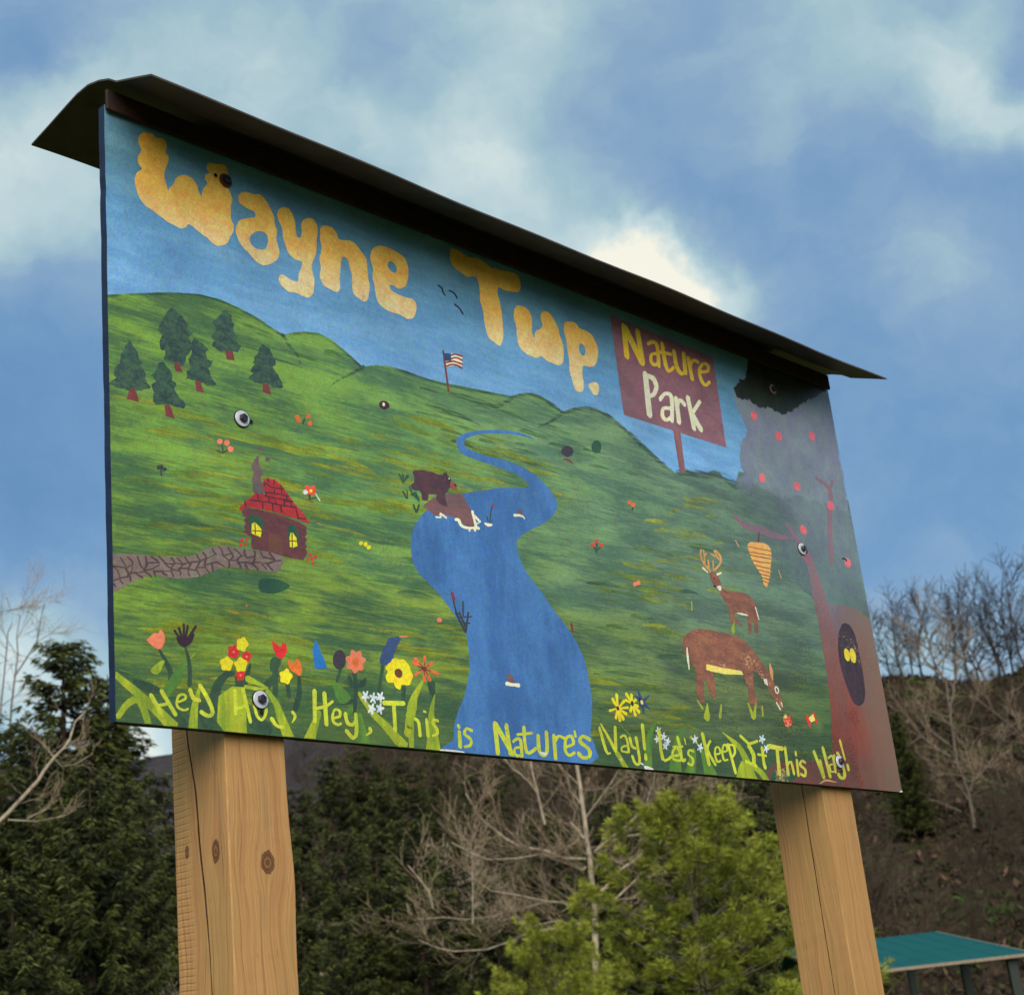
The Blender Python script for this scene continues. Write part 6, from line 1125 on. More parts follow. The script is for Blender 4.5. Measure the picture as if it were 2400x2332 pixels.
('slogan_lettering','letter','slogan',8,0,'letter e',[(0,1,['123.1,41.4 128.4,43.4 135.8,46.4 141.6,49.9 142.4,54.8 139.6,58.2 135.8,60 131.4,59.9 126.9,58.3 122.9,55.7 120.3,51.9 118.5,47.6 117.8,43.3 118.2,39.2 119.6,35.2 121.9,31.9 125.3,29.6 129.4,28.3 133.6,27.8 137.9,28.6 141.8,30.1 144.4,31.1 142.8,35.1 140.3,34 136.9,32.7 134.1,32.2 131.2,32.6 128.2,33.5 125.9,35 124.3,37.4 123.2,40.6 122.8,43.7 123.4,47.1 124.8,50.5 126.5,53 128.9,54.5 131.9,55.6 134,55.7 135.9,54.7 137.5,52.9 137.8,52.4 133.9,50.2 126.8,47.4 121.5,45.3'])]),
('slogan_lettering','letter','slogan',8,0,'letter y',[(0,1,['145.2,66.6 146.4,62.5 148.4,56.5 151.9,51 157.7,48.1 163.7,46.8 167.8,46.2 170.4,53.1 166.5,53.7 161.5,54.6 158.1,56.2 156,59.8 154.2,65.2 153,69.2']),(0.25,1,['166.1,75.6 171.1,68.5 178,58.5 183.7,49.3 187.4,41.8 189.9,35.1 190.7,30.6 189.9,28.9 188.2,28 186.2,27.5 182.4,28.7 176.9,31.5 172.8,33.6 167.7,27.3 171.8,25.1 177.9,22 184.4,20.2 190.9,21.4 196.5,25.1 199.2,31 198.3,37.7 195.5,45.2 191.6,53.2 185.6,62.8 178.6,72.9 173.6,80.0'])]),
('slogan_lettering','letter','slogan',8,0,'letter H',[(0,1,['241.3,75.7 239.8,32.8 247.5,33.5 249,76.5']),(0.25,1,['258.4,78.4 271.5,19.5 279.6,21.7 266.4,80.7']),(0.5,1,['245.5,39.4 268.3,46.7 266.7,52.1 243.9,44.8'])]),
('slogan_lettering','letter','slogan',8,0,'letter e',[(0,1,['282.9,50.2 284.2,44.9 286.1,37.5 288.5,31.3 291.8,27.2 295.9,24.7 301.4,24.3 306.4,27.3 310.2,31.7 313.1,36.3 314.5,41.2 315,45.9 315.2,49.1 308.8,48.5 308.6,45.4 308.3,41.2 307.2,37.5 305,33.9 302.1,30.5 300.3,29.2 299.1,29.5 296.7,31.1 294.3,34 292.2,39.5 290.3,46.7 289.1,51.9'])]),
('slogan_lettering','letter','slogan',8,0,'letter y',[(0,1,['319.4,28.7 321.9,25.3 325.7,20.4 330.6,16.1 337,14.1 343.4,13.5 347.6,13.2 349.4,19.7 345.3,20 339.9,20.5 335.8,21.7 332.3,24.8 328.9,29.3 326.4,32.7'])]),
('slogan_lettering','letter','slogan',8,0,'letter comma',[(0,1,['368.9,44.4 370.9,42.7 373.3,40.5 374.1,38.7 372.9,35.5 370.1,30.8 367.9,27.3 369.9,26.3 373.1,29.4 377.7,33.8 380.7,38.9 379.6,43.6 376.8,46.8 374.8,48.8'])]),
('slogan_lettering','letter','slogan',8,0,'letter H',[(0,1,['421.6,91.2 418.1,32.7 427.9,33.6 431.4,92.3']),(0.25,1,['444.9,89.2 444.7,29.4 454.3,30.6 454.6,90.6']),(0.5,1,['424.4,53.9 453.9,61.4 452.7,67.9 423.1,60.3']),(0.75,1,['458.4,65.6 470.6,73.7 467,77.4 454.9,69.3'])]),
('slogan_lettering','letter','slogan',8,0,'letter e',[(0,1,['467.6,40.8 472.1,41.7 478.8,43.2 484.9,45.9 488,50.4 488.4,55 487.3,58.8 484.1,61.6 479.6,63.1 474.4,62.9 469.7,60.3 466.2,56.5 463.7,52 462.6,46.6 462.4,40.6 463.6,35.4 467,31.8 471.5,29.9 476.2,29 480.9,29.8 484.7,31.5 487,32.7 484,37 481.9,35.9 479.3,34.7 477.4,34.3 474.8,34.9 471.8,36.1 469.9,38 469.1,41.8 469.2,47 470.2,51.4 471.8,54.4 474.1,56.9 475.7,57.9 477.2,57.8 479.7,56.9 481.2,55.8 481.7,53.8 481.5,51 480.7,49.4 477.3,48.1 471.5,46.9 467,46.0'])]),
('slogan_lettering','letter','slogan',8,0,'letter y',[(0,1,['493.4,53.4 493.8,48.7 494.5,41.8 496.6,35.7 501.3,32 507.2,30.2 513.9,30.5 519.7,34 523.5,38.4 525.9,41.3 518.8,44.3 516.5,41.5 513.6,38.1 512,36.8 510.1,37 506.8,37.9 504.5,39.7 503.1,44 502.4,50.3 502.1,55.0']),(0.25,1,['518.4,54.8 518.5,45.1 518.4,31.6 517.5,20.9 515.6,15 513.7,12.2 514.4,12.1 510.8,14.3 505,19.8 500.7,24 493.3,19.1 497.6,14.8 504,8.8 511.2,5.1 519.7,7.7 524,13.5 526.6,21 527.6,32.6 527.7,46.3 527.6,56.1'])]),
('slogan_lettering','letter','slogan',8,0,'letter comma',[(0,1,['552.1,28.8 553,27.2 554,25.5 554.2,24.7 552.1,22.7 548,19.7 544.8,17.5 546.7,15.2 550.4,16.8 555.8,19.2 560.4,22.5 561.7,26.8 560.9,30 560.2,31.8'])]),
('slogan_lettering','letter','slogan',8,0,'letter T',[(0,1,['595.1,79.7 648,82.6 649.6,92.2 596.5,89.2']),(0.25,1,['616.7,81.2 615.9,30.3 625.9,31.6 626.7,82.6'])]),
('slogan_lettering','letter','slogan',8,0,'letter h',[(0,1,['672.6,55.6 674.8,54.7 677.4,53.7 679.2,51 680.1,43.2 680.1,32.9 680.1,25.3 688.7,26.5 688.8,34.1 688.7,44.7 687.7,53.5 684.4,58.5 680,60.6 677.3,61.6'])]),
('slogan_lettering','letter','slogan',8,0,'letter i',[(0,1,['698.9,73.7 703.5,73.1 705.8,77.7 701.2,78.4']),(0.25,1,['701.3,59.5 701.7,26.3 710.4,27.6 710,60.8'])]),
('slogan_lettering','letter','slogan',8,0,'letter s',[(0,1,['737.5,61.8 734.9,62.5 730.8,63.5 725.6,63.2 721,60.7 717.8,57 717.1,52.3 720.4,48.2 724.9,44.5 727.8,41.4 728.5,38.3 728.4,35.3 727.8,33.8 725.8,33 721.3,32.1 717.7,31.4 718.1,26 721.9,26.6 727.6,27.9 733.2,30.7 735.8,35.2 736.1,39.8 734.8,44.4 731.1,48.5 726.6,52.2 724.4,54.7 724.8,55.9 726.2,57.3 727,58 728.2,57.9 731.2,57.1 733.6,56.4'])]),
('slogan_lettering','letter','slogan',8,0,'letter i',[(0,1,['787.2,52.7 789.7,49.2 797.4,53 794.8,56.5']),(0.25,1,['787.2,41.2 786.4,10.8 796.5,12 797.4,42.5'])]),
('slogan_lettering','letter','slogan',8,0,'letter s',[(0,1,['830.3,50.1 826.2,51.3 819.8,52.9 812.2,52.5 806.1,48.2 802.2,42.7 801.8,36.5 807.4,32.2 814.6,29 818.8,26.3 819.4,23.3 818.5,19.7 817.3,17.6 814.3,16.6 808.4,15.9 803.7,15.3 803.4,9.2 808.2,9.7 815.5,10.7 822.7,13.6 826.6,18.8 828,24.5 826.4,30.2 820.5,34.4 813.3,37.4 809.8,39.7 810.3,42 812.7,45.3 814.4,46.9 816.7,46.7 821.9,45.3 825.9,44.2'])]),
('slogan_lettering','letter','slogan',8,0,'letter N',[(0,1,['890.2,66.4 890.9,4.1 903.2,5.8 902.7,68.3']),(0.25,1,['892.6,63.3 934.2,3.3 945.7,8.4 904,68.6']),(0.5,1,['923.9,65.1 927.8,5.2 939.5,7.2 935.6,67.2'])]),
('slogan_lettering','letter','slogan',8,0,'letter a',[(0,1,['947.7,29.7 951.6,32.5 956.8,35.9 960.1,37.4 961,37.3 962.1,36.8 963.6,33.2 963.8,23.2 963,10 962.3,0.4 971.4,1.3 972.1,11 972.9,24.4 972.7,35.2 970.3,40.8 965.3,43.5 958.8,43.4 952.2,40.7 946.1,36.7 942.1,33.9']),(0.25,1,['966.1,25.5 960.5,24.5 952.4,22.7 945,19.1 942.3,13.1 942.7,7.1 945.7,2.3 952.8,0.9 960,1.7 964.8,2.4 964.8,8.1 960.1,7.4 954.4,6.7 951.8,6.9 950.7,9.3 950.4,13.7 951.1,16.3 954.4,17.5 961.2,18.9 966.6,19.9'])]),
('slogan_lettering','letter','slogan',8,0,'letter t',[(0,1,['976.9,65.1 976.1,51.8 975.1,33.3 975.4,18.9 978,11.6 983.7,8.1 991.6,8.1 1000.4,11.4 1009.1,16.6 1015.1,20.3 1009.3,25.3 1003.4,21.6 995.7,17 990.3,14.8 988.7,14.8 987.3,15.6 985.4,20.9 985.1,34.7 986.2,53 987,66.3']),(0.25,1,['959.5,44.8 1005.3,52 1005.2,58.4 959.4,51.1'])]),
('slogan_lettering','letter','slogan',8,0,'letter u',[(0,1,['1017.5,49.8 1016.5,40.8 1015.4,28.1 1015.9,17.5 1019.3,10.9 1025,7 1032.2,5.8 1040,7.6 1046.9,12.6 1051.3,20.5 1053.4,33.5 1054.4,49.4 1055,60.8 1043.7,59.3 1043.1,48 1042.1,32.4 1040.3,20.5 1037.5,15.4 1035.1,13.8 1033.9,13.6 1032.2,13.9 1029.2,15.9 1026.9,20.1 1026.6,29.6 1027.7,41.9 1028.7,50.9'])]),
('slogan_lettering','letter','slogan',8,0,'letter r',[(0,1,['1066.6,53.3 1063.2,5.2 1074.6,6.4 1078,54.7']),(0.25,1,['1077.5,40.4 1080.9,44.2 1085.4,49.1 1088.4,51.3 1091.6,51 1097.5,49.3 1102.1,47.8 1107.6,54 1102.9,55.5 1095.6,57.5 1086.4,57.3 1078.6,52.6 1073.1,46.9 1069.6,42.9'])]),
('slogan_lettering','letter','slogan',8,0,'letter e',[(0,1,['1107.7,29.3 1115.3,31.3 1126.3,34.5 1135.7,39.8 1137.8,47.6 1135.6,54.9 1131.1,60.1 1122.9,61.2 1114,58.6 1106.7,53.3 1102.2,45.4 1099.1,35.9 1098,27.4 1099.5,20.7 1103.3,15.1 1109.9,11.5 1119.5,12.8 1128.1,16.3 1133.8,18.9 1129.7,24.2 1124.2,21.7 1117.3,18.8 1113.8,18 1111.5,19.6 1108.8,23.7 1107.6,28.9 1108.6,36.2 1111.5,44.9 1114.8,50.9 1118.4,53.4 1122.3,54.5 1124,54.5 1126.3,51.5 1128,45.9 1127.6,42.3 1122.9,40.1 1113.4,37.4 1106,35.4'])]),
('slogan_lettering','letter','slogan',8,0,'letter apostrophe',[(0,1,['1137.1,68.7 1137.5,57.7 1144.4,58.8 1144,69.9'])]),
('slogan_lettering','letter','slogan',8,0,'letter s',[(0,1,['1190.3,57.3 1184.5,59.7 1175.8,62.9 1165.8,64.1 1155.8,60.2 1148.7,53.9 1147.4,46 1155,40.1 1165.8,35 1173.1,30.4 1175.6,26.3 1176.2,22.3 1175.4,20.1 1172,18.2 1165.1,16.1 1160.2,15.5 1156.7,17 1152.4,20.7 1149.2,23.6 1139.2,18 1142.6,14.9 1148,10.5 1156,7.5 1166.3,8.5 1176.6,11.6 1184.9,16.7 1188.1,23.3 1187.3,29.8 1183.2,36.1 1174.3,41.7 1163.8,46.7 1158.6,50.2 1159.3,52 1162.7,54.8 1165.1,56.1 1169.4,55.2 1176.9,52.4 1182.6,50.0'])]),
('slogan_lettering','letter','slogan',8.4,0,'letter W',[(0,1,['1219.4,82.7 1220.9,75.1 1222.9,64.3 1225.4,53.7 1227.9,43.7 1231,33.9 1234.7,26.8 1240.8,23.9 1247.2,25.1 1250.5,26.1 1249.1,30.1 1246.2,29.3 1243.7,28.7 1241.8,29.9 1239.6,36.4 1237.4,46.2 1234.9,56.2 1232.2,66.6 1229.2,77.2 1227.2,84.7']),(0.25,1,['1227,90.4 1231.7,83.2 1238.4,72.9 1245,62.4 1251.9,51.5 1258.9,40.3 1263.8,32.4 1272.9,36 1267.9,43.8 1260.7,55 1253.4,65.9 1245.6,76 1237.7,85.9 1232.2,92.8']),(0.5,1,['1271.7,88.1 1265,37.4 1274.7,38.3 1281.4,89.1'])]),
('slogan_lettering','letter','slogan',8.4,0,'letter a',[(0,1,['1292.9,64.9 1296.3,66.7 1300.4,68.9 1302.3,69.4 1303.9,68.5 1306.3,66 1308.2,61.4 1309.3,52.8 1309.5,42 1309.7,34.2 1317.8,35.5 1317.7,43.3 1317.4,54.2 1316.2,63.4 1313.9,69 1310.4,72.7 1305.1,74.7 1298,73.5 1292.3,70.6 1288.7,68.7']),(0.25,1,['1308.8,51 1304.1,50.5 1297.1,49.5 1290.4,47.1 1286.8,42.7 1285.8,37.9 1288,33.8 1294.8,32.4 1302.7,32.4 1308.2,32.6 1309.6,37.3 1304.2,37.2 1297.1,37.1 1293.4,37.6 1292.9,39.2 1293.6,42.3 1294.8,44.2 1297.9,45 1303.8,45.8 1308.4,46.4'])]),
('slogan_lettering','letter','slogan',8.4,0,'letter y',[(0,1,['1318.9,67.1 1319.4,61.9 1320.2,54.6 1322.2,48.4 1326.8,44.7 1332,43 1335.5,42.1 1340.1,47.5 1336.9,48.3 1333,49.5 1330.3,51.5 1328.7,56.6 1327.9,63.6 1327.5,68.8']),(0.25,1,['1340.3,68.6 1341.4,55.5 1342.8,37.5 1343.2,23 1342.2,15.9 1340.6,12.7 1339.6,11.7 1339.1,11.5 1337.1,11.9 1334.7,13.2 1332.2,17.2 1330,23.1 1328.5,27.4 1319.2,24.8 1320.8,20.4 1323.1,14.2 1326.3,9.1 1331.3,6.2 1337.9,5.3 1344.7,7.3 1349.1,11.1 1351.6,16.2 1352.8,24.3 1352.4,39.1 1350.9,57.3 1349.9,70.4'])]),
('slogan_lettering','letter','slogan',8.4,0,'letter exclamation mark',[(0,1,['1367.1,99.5 1365,45.3 1375.2,46.6 1379.2,101.1']),(0.25,1,['1364.8,31.4 1364.2,22.4 1375.2,23.7 1375.8,32.7'])]),
('slogan_lettering','letter','slogan',8.4,0,'letter L',[(0,1,['1424.8,91.8 1423.3,72 1421.8,44.8 1424.4,25.1 1438.7,20.4 1454.3,26.2 1464,30.7 1459.1,36 1449.9,31.8 1439.6,27.5 1435.3,28.7 1433.5,46.7 1434.6,73.5 1435.7,93.3'])]),
('slogan_lettering','letter','slogan',8.4,0,'letter e',[(0,1,['1467.6,34.1 1475.5,34.8 1487,36.1 1497.4,39.6 1500.3,46.3 1498.2,52.4 1494.7,56.9 1489.2,59 1481.9,58.6 1474.9,55.5 1469.4,50.2 1464.5,43.3 1462,36.9 1462.7,31.6 1466.1,26.9 1473.2,23.9 1484.7,23.6 1497.9,24.9 1507.2,25.9 1507.8,31.6 1498.6,30.6 1486.2,29.4 1477.3,29.5 1473.6,31.3 1471.5,34.2 1471,37.7 1473,42.6 1477.2,48.4 1481.1,52.3 1483.2,53.2 1485.3,53.3 1487.1,52.6 1489.4,49.5 1491.1,44.7 1491.1,42.7 1486.5,41.7 1476.3,40.6 1468.5,39.9'])]),
('slogan_lettering','letter','slogan',8.4,0,'letter t',[(0,1,['1489.9,80.4 1491.1,74.5 1492.9,66 1494.2,56.8 1494.3,46 1494,34.3 1495.1,25.6 1504,22.9 1511.6,26.6 1515.3,29 1508.5,33.1 1505.3,31 1503.4,29.4 1505.3,28.9 1504.6,36 1505,47.6 1504.9,58.8 1503.5,68.3 1501.7,77 1500.5,82.9']),(0.25,1,['1472.5,54.9 1509.1,57.8 1510.2,63.3 1473.6,60.4'])]),
('slogan_lettering','letter','slogan',8.4,0,'letter apostrophe',[(0,1,['1518.2,80.3 1520.8,66.8 1524.2,67.5 1523.1,81.4'])]),
('slogan_lettering','letter','slogan',8.4,0,'letter s',[(0,1,['1550.1,55.1 1545.9,56.1 1539.6,57.4 1531.7,56.7 1525.9,52.4 1522.8,47.2 1522.6,41.8 1527.6,38 1534,35.2 1537.3,32.7 1536.8,28.5 1534.4,23.2 1532.7,20.8 1532.5,21.3 1528.1,23 1524.4,24.5 1518.5,19.6 1522.3,18.1 1528.4,16 1537.1,16.8 1542.5,22.2 1545.5,28.8 1545.9,35.2 1540.9,39.7 1534.3,42.5 1531,44.7 1531.4,47.4 1533.4,50.7 1534.7,52 1536.3,51.8 1541.3,50.7 1545.3,49.8'])]),
('slogan_lettering','letter','slogan',8.4,0,'letter K',[(0,1,['1585.8,95.2 1594.4,23.7 1606.4,26 1597.9,97.7']),(0.25,1,['1614.3,82.9 1608.6,77.7 1600.5,69.5 1596.9,59.2 1602.5,46.9 1612.1,33.7 1619.3,24.4 1628.6,28.1 1621.5,37.4 1612,50.3 1607,61.2 1609.8,68.5 1616.6,75.3 1622.2,80.3'])]),
('slogan_lettering','letter','slogan',8.4,0,'letter e',[(0,1,['1630.4,47.6 1636.6,48.6 1645.7,50.4 1654,54.1 1656,60 1654.4,65.6 1651.5,69.8 1646.3,71.7 1639.3,71.1 1633.1,67.8 1629.1,62.5 1626,55.9 1624.5,49.3 1625.3,42.7 1627.7,36.3 1631.7,31.6 1639.3,30.8 1646,32.9 1650.1,34.5 1647.1,38.6 1643.4,37.2 1639.4,35.7 1637.9,35.6 1635.6,38.9 1633.4,44.7 1632.7,50.4 1634,56.1 1636.7,61.9 1639.4,65.7 1641.1,66.6 1642.9,66.7 1644.5,66.1 1646.4,63.2 1647.7,58.7 1647.4,56.1 1643.9,54.9 1636.2,53.5 1630.2,52.4'])]),
('slogan_lettering','letter','slogan',8.4,0,'letter e',[(0,1,['1659.3,55.3 1665.6,56.5 1674.9,58.5 1683.2,62.5 1685.2,68.5 1683.7,74.4 1680.7,78.6 1674.5,79.8 1667.9,77.9 1662.9,74.3 1659.4,69.5 1656.6,63.6 1655,57.4 1654.6,50.3 1655.2,42.9 1657.8,37.2 1665.2,35.5 1672.7,36.9 1677.3,38.1 1676,42.7 1671.7,41.7 1666.9,40.6 1664.9,40.8 1663.4,44.8 1662.8,51.6 1663.2,58.2 1664.7,63.7 1667.1,69 1669.6,72.5 1672,74.2 1673.6,74.8 1673.8,74.8 1675.6,72 1676.9,67.2 1676.4,64.3 1672.8,62.9 1665,61.3 1658.9,60.2'])]),
('slogan_lettering','letter','slogan',8.4,0,'letter p',[(0,1,['1681.3,76.8 1694.4,10.2 1704.8,12.4 1691.6,79.2']),(0.25,1,['1688.8,74.3 1694.1,74.8 1700.7,75.2 1704.1,74.6 1705.6,71 1705.7,65 1704.2,59.6 1700,55 1693.5,50.2 1688.5,46.7 1694.9,43.6 1700,47.2 1707.3,52.7 1713,59 1715.1,66 1715,73.1 1712.1,78.9 1704.1,81 1695.4,80.5 1689.8,80.0'])]),
('slogan_lettering','letter','slogan',8.4,0,'letter I',[(0,1,['1737.5,100.5 1766.2,83.4 1774.7,88.6 1746,105.7']),(0.25,1,['1768.6,80.3 1809.5,91.8 1807,98.5 1766.1,86.9']),(0.5,1,['1762.5,77.7 1766.7,71.8 1772.3,63.6 1775.6,56.1 1775,49 1772.3,41.5 1770.2,35.9 1785.9,36.1 1788.1,41.8 1791,50.3 1791.7,59.6 1787.7,68.8 1781.8,77.5 1777.5,83.4']),(0.75,1,['1745.7,35.7 1784.2,28.5 1791,36.2 1752.4,43.5'])]),
('slogan_lettering','letter','slogan',8.4,0,'letter t',[(0,1,['1818.1,78.1 1817.3,68.7 1816.1,55.5 1815.4,44.3 1815.9,37.1 1816.9,32.1 1817.7,28.9 1829.6,31.6 1828.8,34.7 1827.9,39.4 1827.5,46.1 1828.1,57 1829.3,70.2 1830.2,79.7']),(0.25,1,['1800,58.1 1834.5,57 1837.7,63.3 1803.2,64.3'])]),
('slogan_lettering','letter','slogan',8.4,0,'letter T',[(0,1,['1851.3,79.7 1906.4,76.9 1913.1,88.3 1857.9,91.1']),(0.25,1,['1879.3,76.8 1872.7,17.4 1886.4,19 1893.1,78.5'])]),
('slogan_lettering','letter','slogan',8.4,0,'letter h',[(0,1,['1916.4,85 1911.3,18.2 1922.8,19.6 1928,86.6']),(0.25,1,['1924,42 1928.9,45.7 1934.3,49.7 1933.3,50.3 1935.5,42.6 1936.7,29.7 1937.4,20.2 1947.2,21.9 1946.5,31.5 1945.2,44.6 1942.1,54.1 1930.2,54.1 1921.9,48.5 1916.9,44.7'])]),
('slogan_lettering','letter','slogan',8.4,0,'letter i',[(0,1,['1960.5,77.5 1960.2,69.2 1969.5,70.5 1969.8,78.9']),(0.25,1,['1959.3,56.5 1955.8,18.4 1966.3,19.7 1969.7,57.8'])]),
('slogan_lettering','letter','slogan',8.4,0,'letter s',[(0,1,['2004,56.4 2000,58 1993.8,60.2 1984.7,60.3 1977,55.9 1971.9,50.2 1970.8,44 1976.8,39.5 1984.9,36.2 1989.4,33.1 1989.5,28.3 1987.4,22.6 1986.3,20.4 1986.6,21.2 1981,23.5 1976.5,25.4 1969,20.2 1973.6,18.2 1980.8,15.5 1991.5,16 1997.5,22.2 2000.1,29.4 1999.5,36.3 1993.1,41.2 1984.9,44.5 1981,47 1981.9,49.8 1985.2,53.4 1986.9,54.8 1987.9,54.4 1992.6,52.6 1996.5,51.0'])]),
('slogan_lettering','letter','slogan',8.4,0,'letter W',[(0,1,['2041.5,82 2065.9,18.3 2078.4,21.6 2054,85.4']),(0.25,1,['2064.5,62.3 2070.6,20.4 2080.2,22.3 2074.1,64.2']),(0.5,1,['2084.6,95.9 2095.8,22.8 2108.7,25.3 2097.5,98.6'])]),
('slogan_lettering','letter','slogan',8.4,0,'letter a',[(0,1,['2111.7,70 2117.6,73.2 2123.7,76.5 2124.7,76.4 2126.4,65.4 2126.2,48.5 2125.8,36.1 2136.2,37.6 2136.6,50 2136.9,67.2 2134.7,79.7 2123,82.1 2112,77.2 2105.6,73.7']),(0.25,1,['2124.5,59 2120,58.5 2112.7,57.5 2105.4,53.7 2103,47.8 2102.7,41 2105.1,35.6 2113.2,34.1 2121.7,35.2 2127.3,36.1 2127,41 2121.8,40.1 2115.4,39.2 2112.8,39.4 2111.7,42.8 2112,48.6 2113.3,52.5 2114.8,53 2119.3,53.5 2123.5,53.9'])]),
('slogan_lettering','letter','slogan',8.4,0,'letter y',[(0,1,['2131.9,79.2 2137.3,54.5 2147.1,56.6 2141.7,81.3']),(0.25,1,['2148.7,84.4 2153.4,72.9 2159.9,56.9 2164.1,43.5 2164.6,35.2 2163.3,29.5 2161.6,26.7 2161.1,26.4 2158.3,26.4 2155.6,26.7 2153.6,28 2151.4,31 2149.8,33.4 2136.1,28.9 2137.8,26.3 2140.8,22.6 2146,19.4 2153.9,18.3 2163.8,19.1 2173.2,23.7 2177.5,29.8 2179.2,37.1 2178.6,46.6 2174.2,60.6 2167.7,76.8 2163,88.3'])]),
('slogan_lettering','letter','slogan',8.4,0,'letter exclamation mark',[(0,1,['2171.4,121.8 2181.4,71.7 2188.7,73.2 2182.7,124.2']),(0.25,1,['2187.3,57.6 2188,45.9 2199.3,47.8 2198.6,59.6'])]),
('painted_flower.1','painted_flower','coral',7.2,1,'coral painted tulip at the left',[(0,0,['63.5,148.2 70.6,154.3 75.7,159.3 80.8,163.4 86.7,162.4 90.9,169.1 97.8,165.5 100.4,153.4 97,142.4 89.8,134.2 79.9,136.1 70.2,141.1'])]),
('painted_flower.1','stem','stem',5,0,'',[(0,1,['85.9,132.3 91.2,122.6 98.3,109.1 103.8,97.8 105.1,90.1 104.6,83.5 104.1,78.8 116.1,79.5 116.3,84.5 116.3,92.4 113.9,102.1 106.8,113.8 97.1,126.2 90.2,134.9'])]),
('painted_flower.2','painted_flower','purple',7.2,0,'dark purple spiky painted flower',[(0,1,['141.9,150.7 123.4,173.5 119,170.3 137.4,147.6']),(0.25,1,['142.2,150.1 133.1,178.5 127.9,176.5 137,148.1']),(0.5,1,['142.2,149.4 143.7,186.3 138.4,185.6 136.9,148.8']),(0.75,1,['144,149.3 150.9,183.3 146,183.3 139.2,149.3']),(0,1,['142.9,148.2 168.6,184 164.2,186 138.5,150.2']),(0.25,1,['141,147.3 129.2,160.2 124.2,156.4 135.9,143.5']),(0.5,1,['140.5,144 144.4,145.8 150,148.6 155.4,152.8 158.9,158.6 161.3,164.7 162.9,169 156.9,169.8 155.4,165.6 153.3,160 150.8,155.7 147.1,152.9 142.1,150.5 138.4,148.7']),(0.75,1,['125.7,151.3 127.9,149 132,145.4 139.9,143.8 147.7,147.8 153.5,152.7 157.3,156.1 149.2,163.1 145.6,159.8 140.9,155.7 139.2,154.4 139.8,154.8 137.6,157 135.5,159.1'])]),
('painted_flower.2','stem','stem',5,0,'',[(0,1,['140.4,144.4 142.2,135.6 144.6,123 146,110.5 145.6,97.8 144.2,84.8 143.1,75.6 153.3,76.2 153.8,85.4 154.5,98.7 154.1,112.1 151.2,124.9 147.3,137.2 144.4,145.8'])]),
('painted_flower.3','painted_flower','yellow',7.4,1,'',[(0,0,['279.7,164.9 277.9,161.3 275,158.6 273.2,155.8 271.5,152.2 268.3,149.8 264.7,150.3 262,151.9 258.9,152.1 255.2,152.3 253,154.8 253.5,158.7 254.4,162 253.8,165.2 253.8,169 256.3,172.1 260.1,173.1 263.2,174 266.2,176.3 269.9,177.7 272.9,176 274.2,172.7 275.7,170.3 278.3,168.2'])]),
('painted_flower.4','painted_flower','yellow',7.4,1,'',[(0,0,['244,124.4 241.4,121 239.7,118.1 238.8,114.4 236.4,110.9 232.4,110.1 228.8,111.1 225.6,111 221.6,110.1 218.1,111.4 217.2,115 217.6,118.6 216.6,121.5 215.3,124.9 216.7,128.6 220.4,130.8 223.9,132.1 226.6,134.6 230.1,137.2 233.9,137 236.4,134.2 238.4,131.9 241.5,130.6 244.3,128.2'])]),
('painted_flower.5','painted_flower','yellow',7.4,1,'',[(0,0,['273.3,125.7 271.7,122.6 271.6,119.2 270.4,115.3 266.8,113.2 262.7,113.2 259.4,112.8 255.7,111.3 251.6,111 249.3,113.8 248.9,117.3 247.8,120 245.5,122.7 245.3,126.4 248.3,129.4 251.8,131.4 254.2,133.9 256.9,137.2 260.8,138.5 264.3,136.8 266.7,134.7 270,134 273.7,132.7 275,129.5'])]),
('painted_flower.6','painted_flower','red',7,1,'',[(0,0,['259.7,148.9 257,144.8 253.5,142.1 252.1,138.2 249,134.4 244.6,135 241.4,137 237.4,136.6 233.2,137.7 233.2,142.2 234.6,146.1 233.6,149.7 234,154.2 238.4,156.3 242.5,156.8 245.9,159.5 250.4,161.2 253.1,158 254.2,154.4 257.4,152.4'])]),
('painted_flower.6','flower_centre','coral',8,1,'',[(0,0,['247.9,147.5 247.5,146.3 246.6,145.3 245.4,144.9 244.2,145 243.4,145.8 243.1,147 243.5,148.2 244.4,149.2 245.6,149.6 246.8,149.4 247.6,148.7'])]),
('painted_flower.7','painted_flower','red',7,1,'',[(0,0,['285,142.5 282.3,139.6 281.2,136.9 280.2,133.1 276.8,131.7 273.6,132.8 270.7,132.5 266.9,131.7 264.9,134.2 265.6,137.8 264.8,140.3 263.5,143.5 265.6,146.5 269.3,147.6 271.7,149.5 274.7,152.3 278,151.7 279.6,148.8 281.9,147.4 285.1,145.9'])]),
('painted_flower.7','flower_centre','coral',8,1,'',[(0,0,['276.8,141.6 276.4,140.3 275.4,139.4 274.2,138.9 273,139.1 272.2,139.9 271.9,141 272.3,142.3 273.3,143.2 274.5,143.7 275.7,143.5 276.5,142.7'])]),
('painted_flower.8','painted_flower','red',7,1,'',[(0,0,['267.3,105.7 266,103.1 266.2,99.6 264.1,96.6 260.4,96.5 257.5,96.5 254.2,94.8 250.8,95.3 250.1,98.7 249.7,101.4 247.4,103.7 247.4,107.1 250.7,109.3 253.3,111 255.2,114.2 258.6,115.8 261.3,113.7 263.4,112.1 266.9,111.7 268.9,109.3'])]),
('painted_flower.8','flower_centre','coral',8,1,'',[(0,0,['260.6,105 260.2,103.8 259.3,102.9 258.1,102.4 256.9,102.6 256.1,103.4 255.9,104.5 256.2,105.8 257.2,106.7 258.4,107.2 259.5,107 260.4,106.2'])]),
